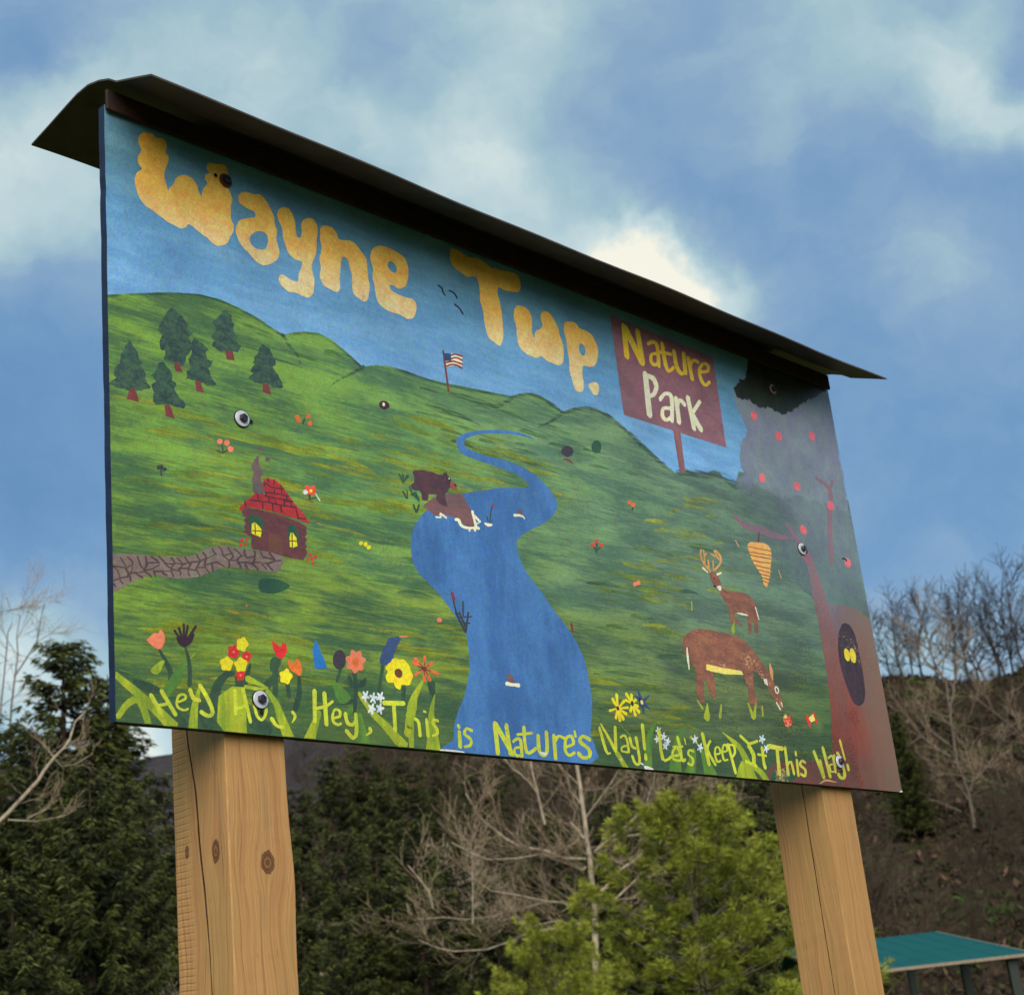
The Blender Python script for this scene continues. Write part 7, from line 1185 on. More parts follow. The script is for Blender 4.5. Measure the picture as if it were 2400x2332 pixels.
('painted_flower.9','painted_flower','yellow',7.4,1,'',[(0,0,['376.7,114.2 373.7,110.4 370.9,107.7 369.7,104.1 367.8,100 363.8,98.3 359.9,99.7 356.9,100.7 353,100 348.8,100.4 347.2,103.9 348.3,108.1 348.5,111.3 347,114.9 347.4,119.1 351.1,121.7 355.3,122.5 358.3,124.3 361.8,127.4 366,128.2 368.7,125.4 370,122 372.6,120.2 376,118.0'])]),
('painted_flower.9','stem','stem',5,0,'',[(0,1,['359.2,99.4 361.9,73.8 371,75.7 368.2,101.3'])]),
('painted_flower.10','painted_flower','red',7.2,1,'red painted tulip',[(0,0,['333.5,175.3 338.1,176.7 352.2,168.1 358.4,176.3 366.3,175.3 366.5,162.2 360,150.2 350.6,145.4 342,150.1 335.9,160.6'])]),
('painted_flower.10','stem','stem',5,0,'',[(0,1,['348.2,146.8 344.1,142.2 338.1,134.8 332.9,123.8 329.8,107.2 329.6,88.3 329.6,74.9 340.8,76.2 341.7,89.7 343.1,108.4 343.8,123.7 346.5,132.8 350.6,139.6 353.7,144.4'])]),
('painted_flower.11','painted_flower','orange',7.3,1,'orange painted tulip',[(0,0,['367.4,142.6 373.2,144.1 379.8,140.1 388.4,149.5 397.1,142.9 399.5,128.1 394.1,116.7 382.9,120.8 372,127.1'])]),
('painted_flower.11','stem','stem',5,0,'',[(0,1,['388.8,117.7 387.8,108.7 386.4,96.1 384.1,84.3 380.3,73.3 375.5,62.4 372.1,54.7 385,52.7 388,60.6 392.2,72.1 395.5,84.3 396.3,97 396,109.7 395.7,118.5'])]),
('painted_grass','stem_leaf','stem',4.8,0,'',[(0,1,['206.9,34.3 209.3,46.2 212.7,62.6 215.8,76 220,84.2 225.3,91.2 230.2,96.5 234.4,99.5 239.4,101.1 243.5,102.2 243.2,111.2 238.7,110.9 231,109.9 222,106.1 213.2,100 204.1,91.5 196.3,79.8 190.2,64 186.7,46.8 184.3,34.8'])]),
('painted_grass','stem_leaf','stem',4.8,0,'',[(0,1,['246.2,99.8 245.2,81.6 273.3,84.3 274.3,102.6'])]),
('painted_grass','stem_leaf','stem',4.8,0,'',[(0,1,['279.2,129 264.6,99.3 277.1,97.9 283.4,128.6'])]),
('painted_grass','stem_leaf','stem',4.8,0,'',[(0,1,['326.4,140 325.3,124.2 342.5,122.4 352.3,137.4'])]),
('painted_grass','stem_leaf','stem',4.8,0,'',[(0,1,['320.6,84.3 345.2,113.6 335,119.5 307.2,92.1'])]),
('painted_grass','stem_leaf','stem',4.8,0,'',[(0,1,['34.8,67.1 40.7,63.8 49.2,59.1 58.2,55.3 68,54.7 77.3,54.5 83.7,54.4 87.6,64.6 82,66.7 74.1,69.7 66.5,73.1 57.2,74.5 47.1,75.9 40,76.9'])]),
('painted_grass','stem_leaf','stem',4.8,0,'',[(0,1,['109.9,20.4 118.4,-0.7 140.2,10.3 126.2,28.7'])]),
('painted_grass','stem_leaf','stem',4.8,0,'',[(0,1,['158.8,33.8 174.7,4.1 197.7,14.4 183.6,45.2'])]),
('painted_grass','stem_leaf','stem',4.8,0,'',[(0,1,['270.9,11.4 305.1,-1.2 321.6,21.9 288.1,36.2'])]),
('painted_flower.12','painted_flower','blueflower',7.2,0,'blue triangular painted flower',[(0,0,['437.6,192.2 443.1,182.6 448.2,167.8 455.6,155 460.6,138.9 441.4,135.2 430,135.4 429.1,150.4 427.4,168.9 432.8,184.8'])]),
('painted_flower.13','painted_flower','purple2',7,1,'dark painted tulip bud',[(0,0,['508.3,160.7 505.9,152.1 500.8,144.9 494,140.5 486.8,139.7 480.7,142.8 476.8,149 475.9,157.2 478.2,165.8 483.2,173 490,177.5 497.3,178.3 503.5,175.3 507.4,169.0'])]),
('painted_flower.13','stem','stem',5,0,'',[(0,1,['489.7,140.9 478.6,115.9 485.9,114.9 497,139.9'])]),
('painted_flower.14','painted_flower','coral',7.3,1,'coral painted flower with an orange centre',[(0,0,['557,162.5 553.2,159.1 550.5,156.4 550.5,153.3 551.2,149.2 549.8,145.3 545.9,143.5 541.2,143.7 537.7,143.5 535,141.1 531.8,137.4 527.8,135.5 524.5,137 522.4,140.5 520.7,142.9 517.3,143.1 512.7,142.5 509.1,143.9 508.8,147.5 510.9,151.8 512.2,155 510.7,157.5 508.1,160.6 507.6,164.2 510.6,167.3 515.2,169.1 518.6,170.7 520.1,173.8 521.5,178.1 524.4,181.4 528.5,181.6 532.2,179.6 535.1,178.3 538.5,179.6 542.9,182 547.1,182.4 549.2,179.5 549.1,175.2 549.4,172 552.1,170.5 556.2,169.1 558.5,166.3'])]),
('painted_flower.14','flower_centre','orange',8,1,'',[(0,0,['540.5,159 538.9,154.1 535.4,150.3 530.8,148.6 526.6,149.4 523.7,152.5 522.9,157.1 524.5,161.9 528,165.7 532.6,167.5 536.8,166.7 539.8,163.6'])]),
('painted_flower.14','stem','stem',5,0,'',[(0,1,['522,135.9 522.7,127.4 523.5,115.3 523.3,102.3 521,87.3 517.6,71.1 515.2,59.6 525,59.6 527.5,71.2 530.9,87.6 533.3,103.3 533.6,117 532.8,129.5 532.1,138.0']),(0.25,1,['508.8,126 508.3,122 507.8,115.8 510.2,109.3 517.9,107 525.1,107.1 529.9,107.3 532.2,112.5 528.4,114 523.8,116.1 522.4,117.9 520.7,119.9 518.8,124.3 517.5,127.9']),(0.5,1,['551.8,128.8 547.1,125.7 540.8,121.7 537.6,118.3 536,116.1 533,113.9 530.4,112.3 531.6,107.5 534.8,107.6 540.1,108.1 546.9,110.5 552.6,115.6 555.4,122.1 557.1,126.5']),(0.75,1,['491.7,70.7 497.5,71.5 505.7,72.6 512.5,75.1 517.1,77.7 520.7,79.8 523.1,81.2 521,85.7 518.3,85.1 514.3,84.1 509.5,83.1 502.8,80.9 495.7,76.8 490.7,73.8'])]),
('painted_flower.15','painted_flower','dullblue',6.8,1,'dull blue drooping painted flower',[(0,0,['625.7,217.9 654.8,222.3 645,205.9 633.9,186.8 625.1,168.1 608.6,161 594.2,163 596.7,177.4 605,192.4 615.4,206.0'])]),
('painted_flower.15','bud_tip','coral',7,0,'',[(0,1,['651.8,221.8 674.4,225 674.6,227.8 652,224.5'])]),
('painted_flower.15','stem','stem',5,0,'',[(0,1,['597.7,160.5 580.9,103.1 589.6,102.9 606.5,160.4'])]),
('painted_flower.16','painted_flower','yellow',7.6,1,'large yellow painted flower with a brown centre',[(0,0,['636.2,177.2 646.3,175.6 655.7,177.6 665.5,172.4 671.6,164.1 674.1,155.5 678.9,146.1 673.1,135.8 666.2,125.4 647.8,124.5 642.2,114.8 630,117.5 625.3,126.7 611.7,126.2 607.1,136.3 612.7,147.4 607.7,153.9 615.5,163.5 622.7,167.8 627.9,174.5'])]),
('painted_flower.16','flower_centre','brown',8.4,1,'',[(0,0,['650.6,151.6 651.3,146.9 649.2,142.3 644.9,139.2 639.5,138.3 634.5,139.9 631.3,143.6 630.6,148.3 632.7,152.8 637,156 642.4,156.9 647.4,155.3'])]),
('painted_flower.16','stem','stem',5,0,'',[(0,1,['647,119.5 641.9,92.8 652.4,93.2 657.6,120.0'])]),
('painted_flower.17','painted_flower','orange2',7.2,0,'orange painted daisy',[(0,1,['712,165.8 692.6,185.2 685,179.6 708.5,163.3']),(0.25,1,['712.3,164.6 720.4,187.9 710.9,187.5 708.1,164.5']),(0.5,1,['711.2,163.3 738.1,177.6 733.2,182.9 709,165.7']),(0.75,1,['709.2,162.9 745.5,153.6 749.8,160.8 711,166.1']),(0,1,['708.3,163.6 720.3,140.2 729.1,144.5 712.2,165.6']),(0.25,1,['708,164.2 704.4,138.3 713.9,139.7 712.3,164.9']),(0.5,1,['709,165.7 682.4,151.1 687.4,145.9 711.3,163.4']),(0.75,1,['711.3,166.1 683.3,177.4 678.1,170.6 708.9,163.0'])]),
('painted_flower.17','flower_centre','brown',8.6,0,'',[(0,1,['711.5,165.6 700.3,174.8 698.3,173.5 708.4,163.4']),(0.25,1,['711.8,164.5 714.9,177.5 712.6,177.5 708.1,164.5']),(0.5,1,['710.9,163.4 725.8,173.5 724.5,174.8 708.9,165.5']),(0.75,1,['709,163 727.8,160.1 728.9,161.8 710.7,165.9']),(0,1,['708.2,163.6 717.9,150.5 720.1,151.6 711.7,165.4']),(0.25,1,['708,164.2 708.3,149.9 710.7,150.2 711.8,164.8']),(0.5,1,['709.2,165.7 694.6,158.3 695.5,156.8 710.6,163.2']),(0.75,1,['710.7,165.8 694.4,169 693.3,167.3 708.9,163.0']),(0,1,['704.3,160.3 714.9,160.5 716.8,167.9 706.1,167.7'])]),
('painted_flower.17','stem','stem',5,0,'',[(0,1,['715.5,133.4 721.3,113 735.6,116.1 737,138.2'])]),
('painted_flower.18','painted_flower','white',7.9,1,'',[(0,0,['559.6,93.6 561.3,89.8 556.3,88.4 553.2,88.7 552.6,83.6 549.6,79.9 547.7,84.7 547.6,88.2 543.1,86.3 539.6,87.8 543.4,92.1 546.4,94 544.2,98 545,102.6 549.2,100.5 551.3,98.2 554.4,102.5 558.5,103.9 557.2,98.3 555.5,94.9'])]),
('painted_flower.19','painted_flower','white',7.9,1,'',[(0,0,['580.8,92.1 575.6,89.6 574.3,88.1 575.3,82.7 572.5,80.4 569.7,84.7 568.2,85.4 563.7,81.7 561.3,83.6 564.7,88.6 565.1,90.7 561.3,93.7 562.6,97.2 567.5,96.1 569.3,96.6 571.4,102.2 574.6,102.5 574.3,96.7 574.9,95 580.1,95.4'])]),
('painted_flower.20','painted_flower','white',7.9,1,'',[(0,0,['598.5,95.4 598.6,91.6 593.1,90.8 591,90 590.4,84.1 587.1,82 585.7,87.5 584.8,89.4 579.6,87.1 577.4,89.7 582,93.9 583.5,95.9 580.9,100.4 582.8,104 587.1,101.1 588.9,100.4 592.5,105.5 595.9,105.2 594,99.2 593.6,96.8'])]),
('painted_flower.21','painted_flower','white',7.9,1,'',[(0,0,['575,70.1 572.8,66.6 567.6,66.1 567.1,63.5 566.1,57.6 562.8,58.3 561.7,63.6 559.4,62.9 554.1,61 554.3,65 558.8,68.7 557.8,70.9 555.5,75.7 559,77.5 562.8,74.5 564.5,76.5 568.4,81.4 570.4,78.5 568.3,72.9 570.3,72.0'])]),
('painted_flower.22','painted_flower','white',7.9,1,'',[(0,0,['596.6,72.8 591.7,69.9 588.7,69 589.6,64 587.4,59.9 584.2,63.7 583,66.5 578.8,63.1 575,63.5 577.9,68.7 580.1,71.4 576.6,74.2 576.4,78.6 581.4,78 584,76.9 586,82 589.8,84.4 590,78.8 589.3,75.4 594,75.7'])]),
('painted_flower.23','painted_flower','white',7.9,1,'',[(0,0,['1432.9,92.8 1435.8,90.6 1436.1,86.8 1431.4,87 1428.7,88.3 1426.5,84.4 1422.5,81.9 1422.5,86.3 1423.8,89.5 1419.5,89.3 1416.7,91.6 1421.3,94.1 1424.8,94.7 1424.4,98.5 1426.7,102.4 1429.6,99.6 1430.5,96.8 1434.6,99.3 1438.8,99.5 1435.9,95.2'])]),
('painted_flower.24','painted_flower','white',7.9,1,'',[(0,0,['1456.1,80.3 1450.5,77.8 1447.9,76.8 1448.6,72.1 1445.6,69.1 1442.8,72.8 1441.5,74.5 1436.5,71.2 1433.2,72.2 1437,76.9 1438.8,79 1435.1,81.6 1435.9,85.2 1441.1,84.4 1443.5,84 1446.2,89 1450.1,90.3 1449.5,85 1449.1,82.7 1454.6,83.1'])]),
('painted_flower.25','painted_flower','white',7.9,1,'',[(0,0,['1424.3,71.9 1425.7,70.1 1427.1,66.3 1423.4,65.5 1420.3,67.6 1418.4,65.3 1414.5,61.9 1413.4,64.8 1415.6,68.8 1413,69.2 1409.2,70.8 1412.2,73.4 1416.6,73.8 1416.9,76.3 1418.4,80.7 1421.4,79.5 1422,75.7 1424.7,76.9 1429.6,78 1428.3,74.6'])]),
('painted_flower.26','painted_flower','white',7.9,1,'',[(0,0,['1469.3,70 1464.4,67.5 1461,66.8 1461.5,62.9 1459.1,59.2 1456.2,62.2 1455.3,64.8 1451.1,62.2 1447,62.2 1450.1,66.5 1452.9,68.8 1449.9,71.1 1449.7,74.8 1454.5,74.5 1457.1,73.3 1459.5,77.4 1463.5,79.7 1463.4,75.2 1462.2,72.1 1466.6,72.3'])]),
('painted_flower.27','painted_flower','white',7.9,1,'',[(0,0,['1454,58.8 1450.2,57.2 1451.7,54.2 1450.9,50 1446.9,51.3 1445,53.8 1441.9,50.8 1437.3,49.1 1438.5,53.4 1441.2,56.6 1437.7,57.7 1435.7,60.8 1440.4,62.2 1443.9,61.6 1444.9,65.3 1448.2,69 1449.9,65.5 1449.5,62 1453.6,63.2 1457.7,62.3'])]),
('painted_flower.28','painted_flower','white',7.9,1,'',[(0,0,['1566.4,82.1 1565.5,80.3 1567.9,76.1 1564.9,73.4 1560.7,76.2 1558.6,76 1554.1,71.3 1551,72.4 1553.9,77.8 1553.6,79.5 1548.4,80.8 1549.4,84.2 1555.5,84.7 1557.3,86 1558.6,91.4 1562.4,92.5 1563.2,87.4 1564.6,86.5 1570.8,88.5 1572,85.8'])]),
('painted_flower.29','painted_flower','white',7.9,1,'',[(0,0,['1588.5,63.9 1585.7,60.5 1579.6,60.1 1578.6,57.7 1576.8,52 1573,52.5 1572.3,57.6 1569.6,57.1 1563.2,55.3 1563.6,59 1569.3,62.6 1568.6,64.6 1566.4,69.3 1570.5,71.1 1574.7,68.2 1576.9,69.9 1582,74.6 1584.2,72 1581.1,66.6 1583.1,65.6'])]),
('painted_flower.30','painted_flower','white',7.9,1,'',[(0,0,['1843.6,102.7 1840.4,99.1 1833.7,98.6 1832.5,96.1 1830.5,90.1 1826.3,90.6 1825.6,96 1822.7,95.4 1815.6,93.5 1816.1,97.4 1822.4,101.2 1821.8,103.3 1819.4,108.2 1824,110.1 1828.5,107.1 1831.1,109 1836.7,114 1839,111.2 1835.5,105.5 1837.7,104.5'])]),
('painted_flower.31','painted_flower','white',7.9,1,'',[(0,0,['1853.5,79.8 1852,76.5 1845.7,76 1843.9,74.6 1842.4,69.2 1838.5,68.4 1837.8,73.4 1836.1,74.1 1829.8,72.1 1828.8,74.9 1834.6,78.5 1835.4,80.3 1833,84.5 1836.3,87.1 1840.6,84.3 1842.8,84.7 1847.7,89.3 1850.7,88.1 1847.5,82.7 1848,81.2'])]),
('painted_flower.32','painted_flower','yellow',7.4,0,'yellow painted daisy beside the slogan',[(0,1,['1297.3,134.2 1285.4,154.3 1275.9,150 1292.3,131.9']),(0.25,1,['1297.5,133.4 1301.7,165.2 1291.3,163.7 1292,132.6']),(0.5,1,['1296.6,132 1323.7,151.5 1316.4,155.1 1292.8,134.0']),(0.75,1,['1294.5,131.2 1329.9,135 1330.2,141.9 1294.7,134.8']),(0,1,['1293,131.4 1317.9,120.1 1324.6,126.4 1296.5,134.7']),(0.25,1,['1292.2,132 1304.2,107.9 1313.9,111.8 1297.3,134.1']),(0.5,1,['1291.9,132.5 1291.3,105.4 1301.6,107.4 1297.4,133.5']),(0.75,1,['1292,133.1 1278.9,110.4 1288.6,109.9 1297.2,132.8']),(0,1,['1294.4,134.7 1263.7,128.5 1265,122.1 1295.1,131.3'])]),
('painted_flower.32','flower_centre','black',8.6,1,'',[(0,0,['1299.6,134.4 1299.4,131.3 1297.4,128.8 1294.2,127.9 1291.2,128.9 1289.4,131.5 1289.6,134.6 1291.6,137.1 1294.8,138 1297.8,137.0'])]),
('painted_flower.33','painted_flower','yellow',7.6,0,'',[(0,1,['1349.9,149.8 1335.9,171.5 1326.3,167 1344.8,147.5']),(0.25,1,['1350.1,149.1 1353.5,169.6 1342.9,167.9 1344.5,148.2']),(0.5,1,['1349,147.6 1364.9,157 1357.9,161 1345.4,149.7']),(0.75,1,['1345.6,146.8 1363.2,140.8 1368.9,147.6 1348.6,150.4']),(0,1,['1344.9,147.3 1362.6,128.2 1371.8,133.3 1349.7,150.0']),(0.25,1,['1344.5,147.9 1347.6,121.5 1358,124.2 1350,149.4']),(0.5,1,['1344.6,148.8 1332.7,131 1342.5,130.3 1349.8,148.4']),(0.75,1,['1348.7,150.4 1329.9,157.2 1324.1,150.6 1345.6,146.8'])]),
('painted_flower.33','flower_centre','black',8.6,1,'',[(0,0,['1352.4,149.7 1351.7,146 1349.3,143.3 1346.1,142.6 1343.2,144.2 1341.8,147.4 1342.4,151.1 1344.8,153.8 1348.1,154.5 1351,153.0'])]),
('painted_flower.34','painted_flower','navy',7,0,'navy blue star shaped painted flower',[(0,1,['1390.1,157 1375.5,184.1 1373,183.3 1374.5,152.6']),(0.25,1,['1386.8,151.4 1413.8,173.4 1412.3,174.5 1377.7,158.1']),(0.5,1,['1376.4,150.3 1411.2,138.7 1413.1,140.1 1387.9,159.2']),(0.75,1,['1374.2,153.1 1383.3,128.7 1385.8,129.2 1390,156.4']),(0,1,['1388.7,158.9 1360,172.1 1357.9,170.8 1375.9,150.8']),(0.25,1,['1377.1,157.8 1365.3,143.7 1366.9,142.7 1387.3,151.8'])]),
('painted_flower.34','flower_centre','butter',8,1,'',[(0,0,['1387,156.1 1387,152.7 1385.2,150.1 1382.3,149.3 1379.4,150.6 1377.7,153.5 1377.7,156.8 1379.5,159.4 1382.4,160.2 1385.3,159.0'])]),
('painted_flower.35','painted_flower','orange2',6,1,'',[(0,0,['433.1,649.7 430.9,645.4 426.3,642.7 421.9,643.3 420.3,646.8 422.5,651.1 427.1,653.8 431.5,653.2']),(0.25,0,['460.7,657.9 458.5,653.6 453.8,650.9 449.4,651.5 447.8,655 450,659.3 454.7,662 459.1,661.4']),(0.5,0,['464.1,643 461.9,638.7 457.2,636 452.8,636.7 451.2,640.1 453.4,644.5 458,647.1 462.5,646.5']),(0.75,0,['434.7,643.4 432.6,639.1 427.9,636.5 423.6,637.1 422,640.5 424.1,644.9 428.7,647.5 433.1,646.9'])]),
('painted_flower.35','stem','stem',5.4,0,'',[(0,1,['441.9,637.3 447.2,648.2 442.3,648.8 437,637.9'])]),
('painted_flower.36','painted_flower','coral',6,1,'',[(0,0,['242.6,556.7 240.5,552.1 235.7,549.3 231.2,550.1 229.5,553.8 231.6,558.4 236.3,561.2 240.9,560.5']),(0.25,0,['258.2,557.4 256.1,552.8 251.3,550.1 246.7,550.8 245,554.6 247.1,559.2 251.9,562 256.5,561.2']),(0.5,0,['266.7,546.3 264.5,541.7 259.7,539 255.1,539.8 253.4,543.5 255.5,548.1 260.3,550.9 265,550.1'])]),
('painted_flower.36','stem','stem',5.4,0,'',[(0,1,['227.5,533.9 241.6,531.4 243.1,534.4 228.9,536.9']),(0.25,1,['244,533.4 242.8,551.4 239.5,550.4 240.7,532.4']),(0.5,1,['245.2,534 255.9,541.7 254.3,543.9 243.6,536.2'])]),
('painted_flower.37','painted_flower','purple2',6,1,'',[(0,0,['102.8,475.7 101.4,472.4 98.1,470.5 94.9,471.1 93.6,473.8 95.1,477.1 98.4,479 101.6,478.4']),(0.25,0,['108.6,478.6 107.1,475.3 103.8,473.4 100.6,474 99.4,476.7 100.8,480 104.1,481.9 107.3,481.3']),(0.5,0,['116.1,474.8 114.6,471.5 111.3,469.6 108.1,470.2 106.8,472.9 108.3,476.2 111.6,478.1 114.8,477.5'])]),
('painted_flower.37','stem','stem',5.4,0,'',[(0,1,['105.4,460.5 105.9,474.6 102.1,473.8 101.6,459.8'])]),
('painted_flower.38','painted_flower','red2',6.2,1,'red and white painted flower beside the cabin',[(0,0,['448.1,500.6 446.8,497.2 443.9,494.2 440.1,492.6 436.5,492.8 433.9,494.7 433.2,497.8 434.4,501.3 437.3,504.2 441.1,505.8 444.8,505.6 447.3,503.8']),(0.25,0,['462.5,503.4 461.2,499.9 458.3,496.9 454.5,495.3 450.8,495.5 448.3,497.4 447.5,500.5 448.8,504 451.7,507 455.5,508.6 459.2,508.4 461.7,506.5']),(0.5,0,['448.5,493.6 447.3,490.6 444.7,488 441.3,486.6 437.9,486.7 435.6,488.4 434.9,491.1 436.1,494.1 438.7,496.6 442.1,498.1 445.4,497.9 447.8,496.3']),(0.75,0,['459,494.2 457.9,491.4 455.4,489.1 452.1,487.8 449,487.9 446.8,489.3 446.1,491.7 447.2,494.5 449.7,496.8 452.9,498.1 456.1,498 458.3,496.6'])]),
('painted_flower.38','flower_centre','yellow',7.4,1,'',[(0,0,['451.9,496.8 451.4,495.2 450,494 448.3,493.3 446.6,493.3 445.5,494.1 445.1,495.5 445.7,497 447,498.3 448.8,499 450.4,498.9 451.6,498.1'])]),
('painted_flower.38','white_petal','white',7,1,'',[(0,0,['440.1,492 439.1,489.4 436.8,487.2 433.7,486 430.7,486.1 428.6,487.5 428,489.7 429,492.3 431.3,494.5 434.4,495.7 437.4,495.7 439.5,494.3'])]),
('painted_flower.38','white_leaf','white',7,0,'',[(0,1,['458.8,490.7 468.9,478.5 471,480 461.2,492.4'])]),
('painted_flower.38','stem','stem',5.4,0,'',[(0,1,['441.4,485.7 442.5,477.4 447.5,479.1 446.5,487.3']),(0.25,1,['445.2,476.9 460.7,482.6 460.2,485.3 444.7,479.5'])]),
('painted_flower.38','twig','redbrown',5.6,0,'',[(0,1,['434.7,475.1 453.3,471.5 454,472.7 436.7,478.5'])]),
('painted_flower.39','painted_flower','orange2',6,1,'',[(0,0,['1444.7,654.8 1441.2,649.9 1434.6,646.9 1428.6,647.6 1426.9,651.5 1430.3,656.4 1437,659.4 1443,658.8']),(0.25,0,['1458.6,650.8 1455.1,645.9 1448.3,643 1442.4,643.6 1440.6,647.6 1444.1,652.5 1450.8,655.5 1456.8,654.8'])]),
('painted_flower.39','stem','stem',5.4,0,'',[(0,1,['1446.3,635.6 1451.7,645.8 1445.2,645.8 1439.9,635.6'])]),
('painted_flower.40','painted_flower','red2',6,1,'',[(0,0,['1287.4,520.7 1284.4,516.5 1278.7,514 1273.6,514.7 1272,518.2 1274.9,522.4 1280.7,524.9 1285.8,524.2']),(0.25,0,['1302.5,532 1299.6,527.8 1293.8,525.3 1288.6,526 1287,529.5 1290,533.7 1295.8,536.2 1301,535.5']),(0.5,0,['1319.4,524.6 1316.4,520.3 1310.6,517.8 1305.4,518.5 1303.8,522 1306.8,526.3 1312.6,528.8 1317.8,528.1'])]),
('painted_flower.40','stem','stem',5.4,0,'',[(0,1,['1292.3,503.8 1298.3,526.9 1292.6,526.1 1286.5,503.1']),(0.25,1,['1293.6,507.2 1309.4,518.6 1306.5,520.7 1290.6,509.3']),(0.5,1,['1290.5,509 1283.3,517.5 1278.6,514.8 1285.8,506.3'])]),
('painted_flower.41','painted_flower','coral',6,1,'',[(0,0,['1424.9,444.3 1421.5,439.7 1415,437.1 1409.2,437.9 1407.4,441.8 1410.8,446.3 1417.3,449 1423.2,448.1']),(0.25,0,['1436.3,449.5 1432.9,444.9 1426.4,442.2 1420.5,443.1 1418.8,446.9 1422.2,451.5 1428.8,454.2 1434.6,453.3'])]),
('painted_flower.42','painted_flower','yellow',6,1,'',[(0,0,['574.6,407.9 572.6,404.4 568.5,402.4 564.6,403.1 563.2,406.1 565.2,409.6 569.3,411.6 573.2,410.9']),(0.25,0,['586.2,407.5 584.2,404 580.1,402 576.2,402.7 574.8,405.7 576.8,409.2 580.9,411.2 584.8,410.5']),(0.5,0,['594.1,402.3 592.1,398.8 588,396.8 584.1,397.5 582.7,400.5 584.7,404 588.8,406 592.8,405.4'])]),
('painted_flower.43','painted_flower','red',6,1,'',[(0,0,['291,369.7 289.8,367.2 287.1,365.9 284.5,366.4 283.5,368.5 284.8,370.9 287.5,372.3 290,371.8']),(0.25,0,['280,365.2 278.7,362.7 276.1,361.4 273.5,361.9 272.6,364 273.8,366.4 276.4,367.8 279,367.3']),(0.5,0,['277.1,355.4 275.9,353 273.2,351.6 270.7,352.1 269.7,354.2 270.9,356.7 273.6,358 276.1,357.5']),(0.75,0,['288,359.2 286.8,356.7 284.1,355.4 281.5,355.9 280.5,358 281.8,360.4 284.4,361.8 287,361.3'])]),
('painted_flower.44','painted_flower','red',6,1,'',[(0,0,['440.6,363.6 439.4,361.2 436.7,359.9 434.2,360.4 433.3,362.4 434.5,364.7 437.2,366 439.7,365.5']),(0.25,0,['452.6,359.3 451.4,356.9 448.7,355.6 446.2,356.1 445.2,358.1 446.5,360.4 449.2,361.7 451.7,361.3']),(0.5,0,['443.9,354.2 442.7,351.9 440,350.6 437.5,351.1 436.6,353 437.8,355.4 440.5,356.7 443,356.2']),(0.75,0,['433,352.1 431.8,349.7 429.2,348.5 426.7,348.9 425.8,350.9 427,353.2 429.6,354.5 432.1,354.0']),(0,0,['445.3,345.8 444.1,343.5 441.4,342.2 438.9,342.7 438,344.7 439.2,347 441.9,348.3 444.4,347.8'])]),
('painted_flower.45','painted_flower','orange2',6,1,'',[(0,0,['281.5,237.6 280.7,236 278.9,235.2 277.3,235.5 276.6,236.9 277.4,238.5 279.2,239.3 280.9,238.9']),(0.25,0,['253.3,221.2 252.6,219.6 250.8,218.8 249.2,219.2 248.5,220.5 249.3,222.1 251.1,222.9 252.7,222.5'])]),
('painted_flower.46','painted_flower','coral',6,1,'',[(0,0,['773.3,273.6 770.8,269.5 765.5,267.3 760.7,268.2 759.1,271.8 761.6,275.9 766.8,278.1 771.7,277.2'])]),
('painted_flower.47','painted_flower','red',7.2,1,'half eaten red painted apple',[(0,0,['1934.2,162.3 1946.2,162.1 1965.6,173.4 1968.7,162.7 1972.9,155.8 1956.9,142 1940.8,142.4 1935.6,152.8'])]),
('painted_flower.47','bite','butter',8,0,'',[(0,0,['1934.6,164.7 1947.8,176 1954.7,168.8 1946.7,161.6'])]),
('painted_flower.48','painted_flower','red',7.2,0,'painted apple core',[(0,1,['2037.4,174.8 2042.5,151.7 2054.6,154.7 2047.7,177.4']),(0.25,1,['2068.4,183.2 2076.1,163.5 2086.5,166.3 2080.5,186.5'])]),
('painted_flower.48','apple_core','butter',8,0,'',[(0,0,['2048.6,171.6 2072.1,184.6 2078.1,169.1 2057.1,162.0'])]),
('painted_bush','painted_bush','darkgreen',5,1,'',[(0,0,['1358,782.2 1353.9,772.9 1345.8,765 1336,760.7 1327.1,761.1 1321.4,766 1320.4,774.2 1324.5,783.4 1332.5,791.3 1342.3,795.6 1351.3,795.3 1357.1,790.4'])]),
('painted_bush','bush_shade','purple2',5,1,'',[(0,0,['1252.6,748.4 1248.5,740.7 1239.6,733.8 1228.3,729.7 1217.8,729.3 1210.7,732.8 1209,739.2 1213.1,746.9 1221.9,753.8 1233.1,758 1243.7,758.4 1250.9,754.9'])]),
('painted_bush','log','redbrown',6,0,'',[(0,1,['1212.7,718.2 1217.1,718.8 1223,719.4 1227.9,719 1233.3,718 1239.7,716.3 1244.3,715 1247.1,717.7 1243.6,720.1 1238.5,723.4 1232,725.4 1224.5,724.4 1217.6,722.4 1213.1,721.0'])]),
('painted_bush','bush_shade','darkgreen',5,1,'',[(0,0,['310.9,291.3 327.7,297.3 357.1,299.8 381.8,291 364,277.8 342.7,270.6 311.7,270.5'])]),
('painted_burrow','painted_burrow','maroon',6,1,'',[(0,0,['675.8,729.2 671.5,724 664.6,720.3 656.9,719 650.5,720.6 647,724.6 647.3,729.9 651.5,735.1 658.4,738.8 666.1,740.1 672.6,738.5 676.2,734.5'])]),
('painted_burrow','burrow_light','cream',7,1,'',[(0,0,['664,731.7 662.7,728.5 660,726.6 657.7,727.3 656.9,730 658.2,733.2 660.9,735.1 663.3,734.4'])]),
('paint_chips','paint_chips','chipwhite',9,1,'',[(0,0,['738.3,2.3 797.2,3 799.2,-0.5 742.6,-2.0'])]),
('paint_chips','paint_chips','chipwhite',9,1,'',[(0,0,['1021.8,15.8 1043.7,15.7 1038.6,11.5 1027.6,11.2'])]),
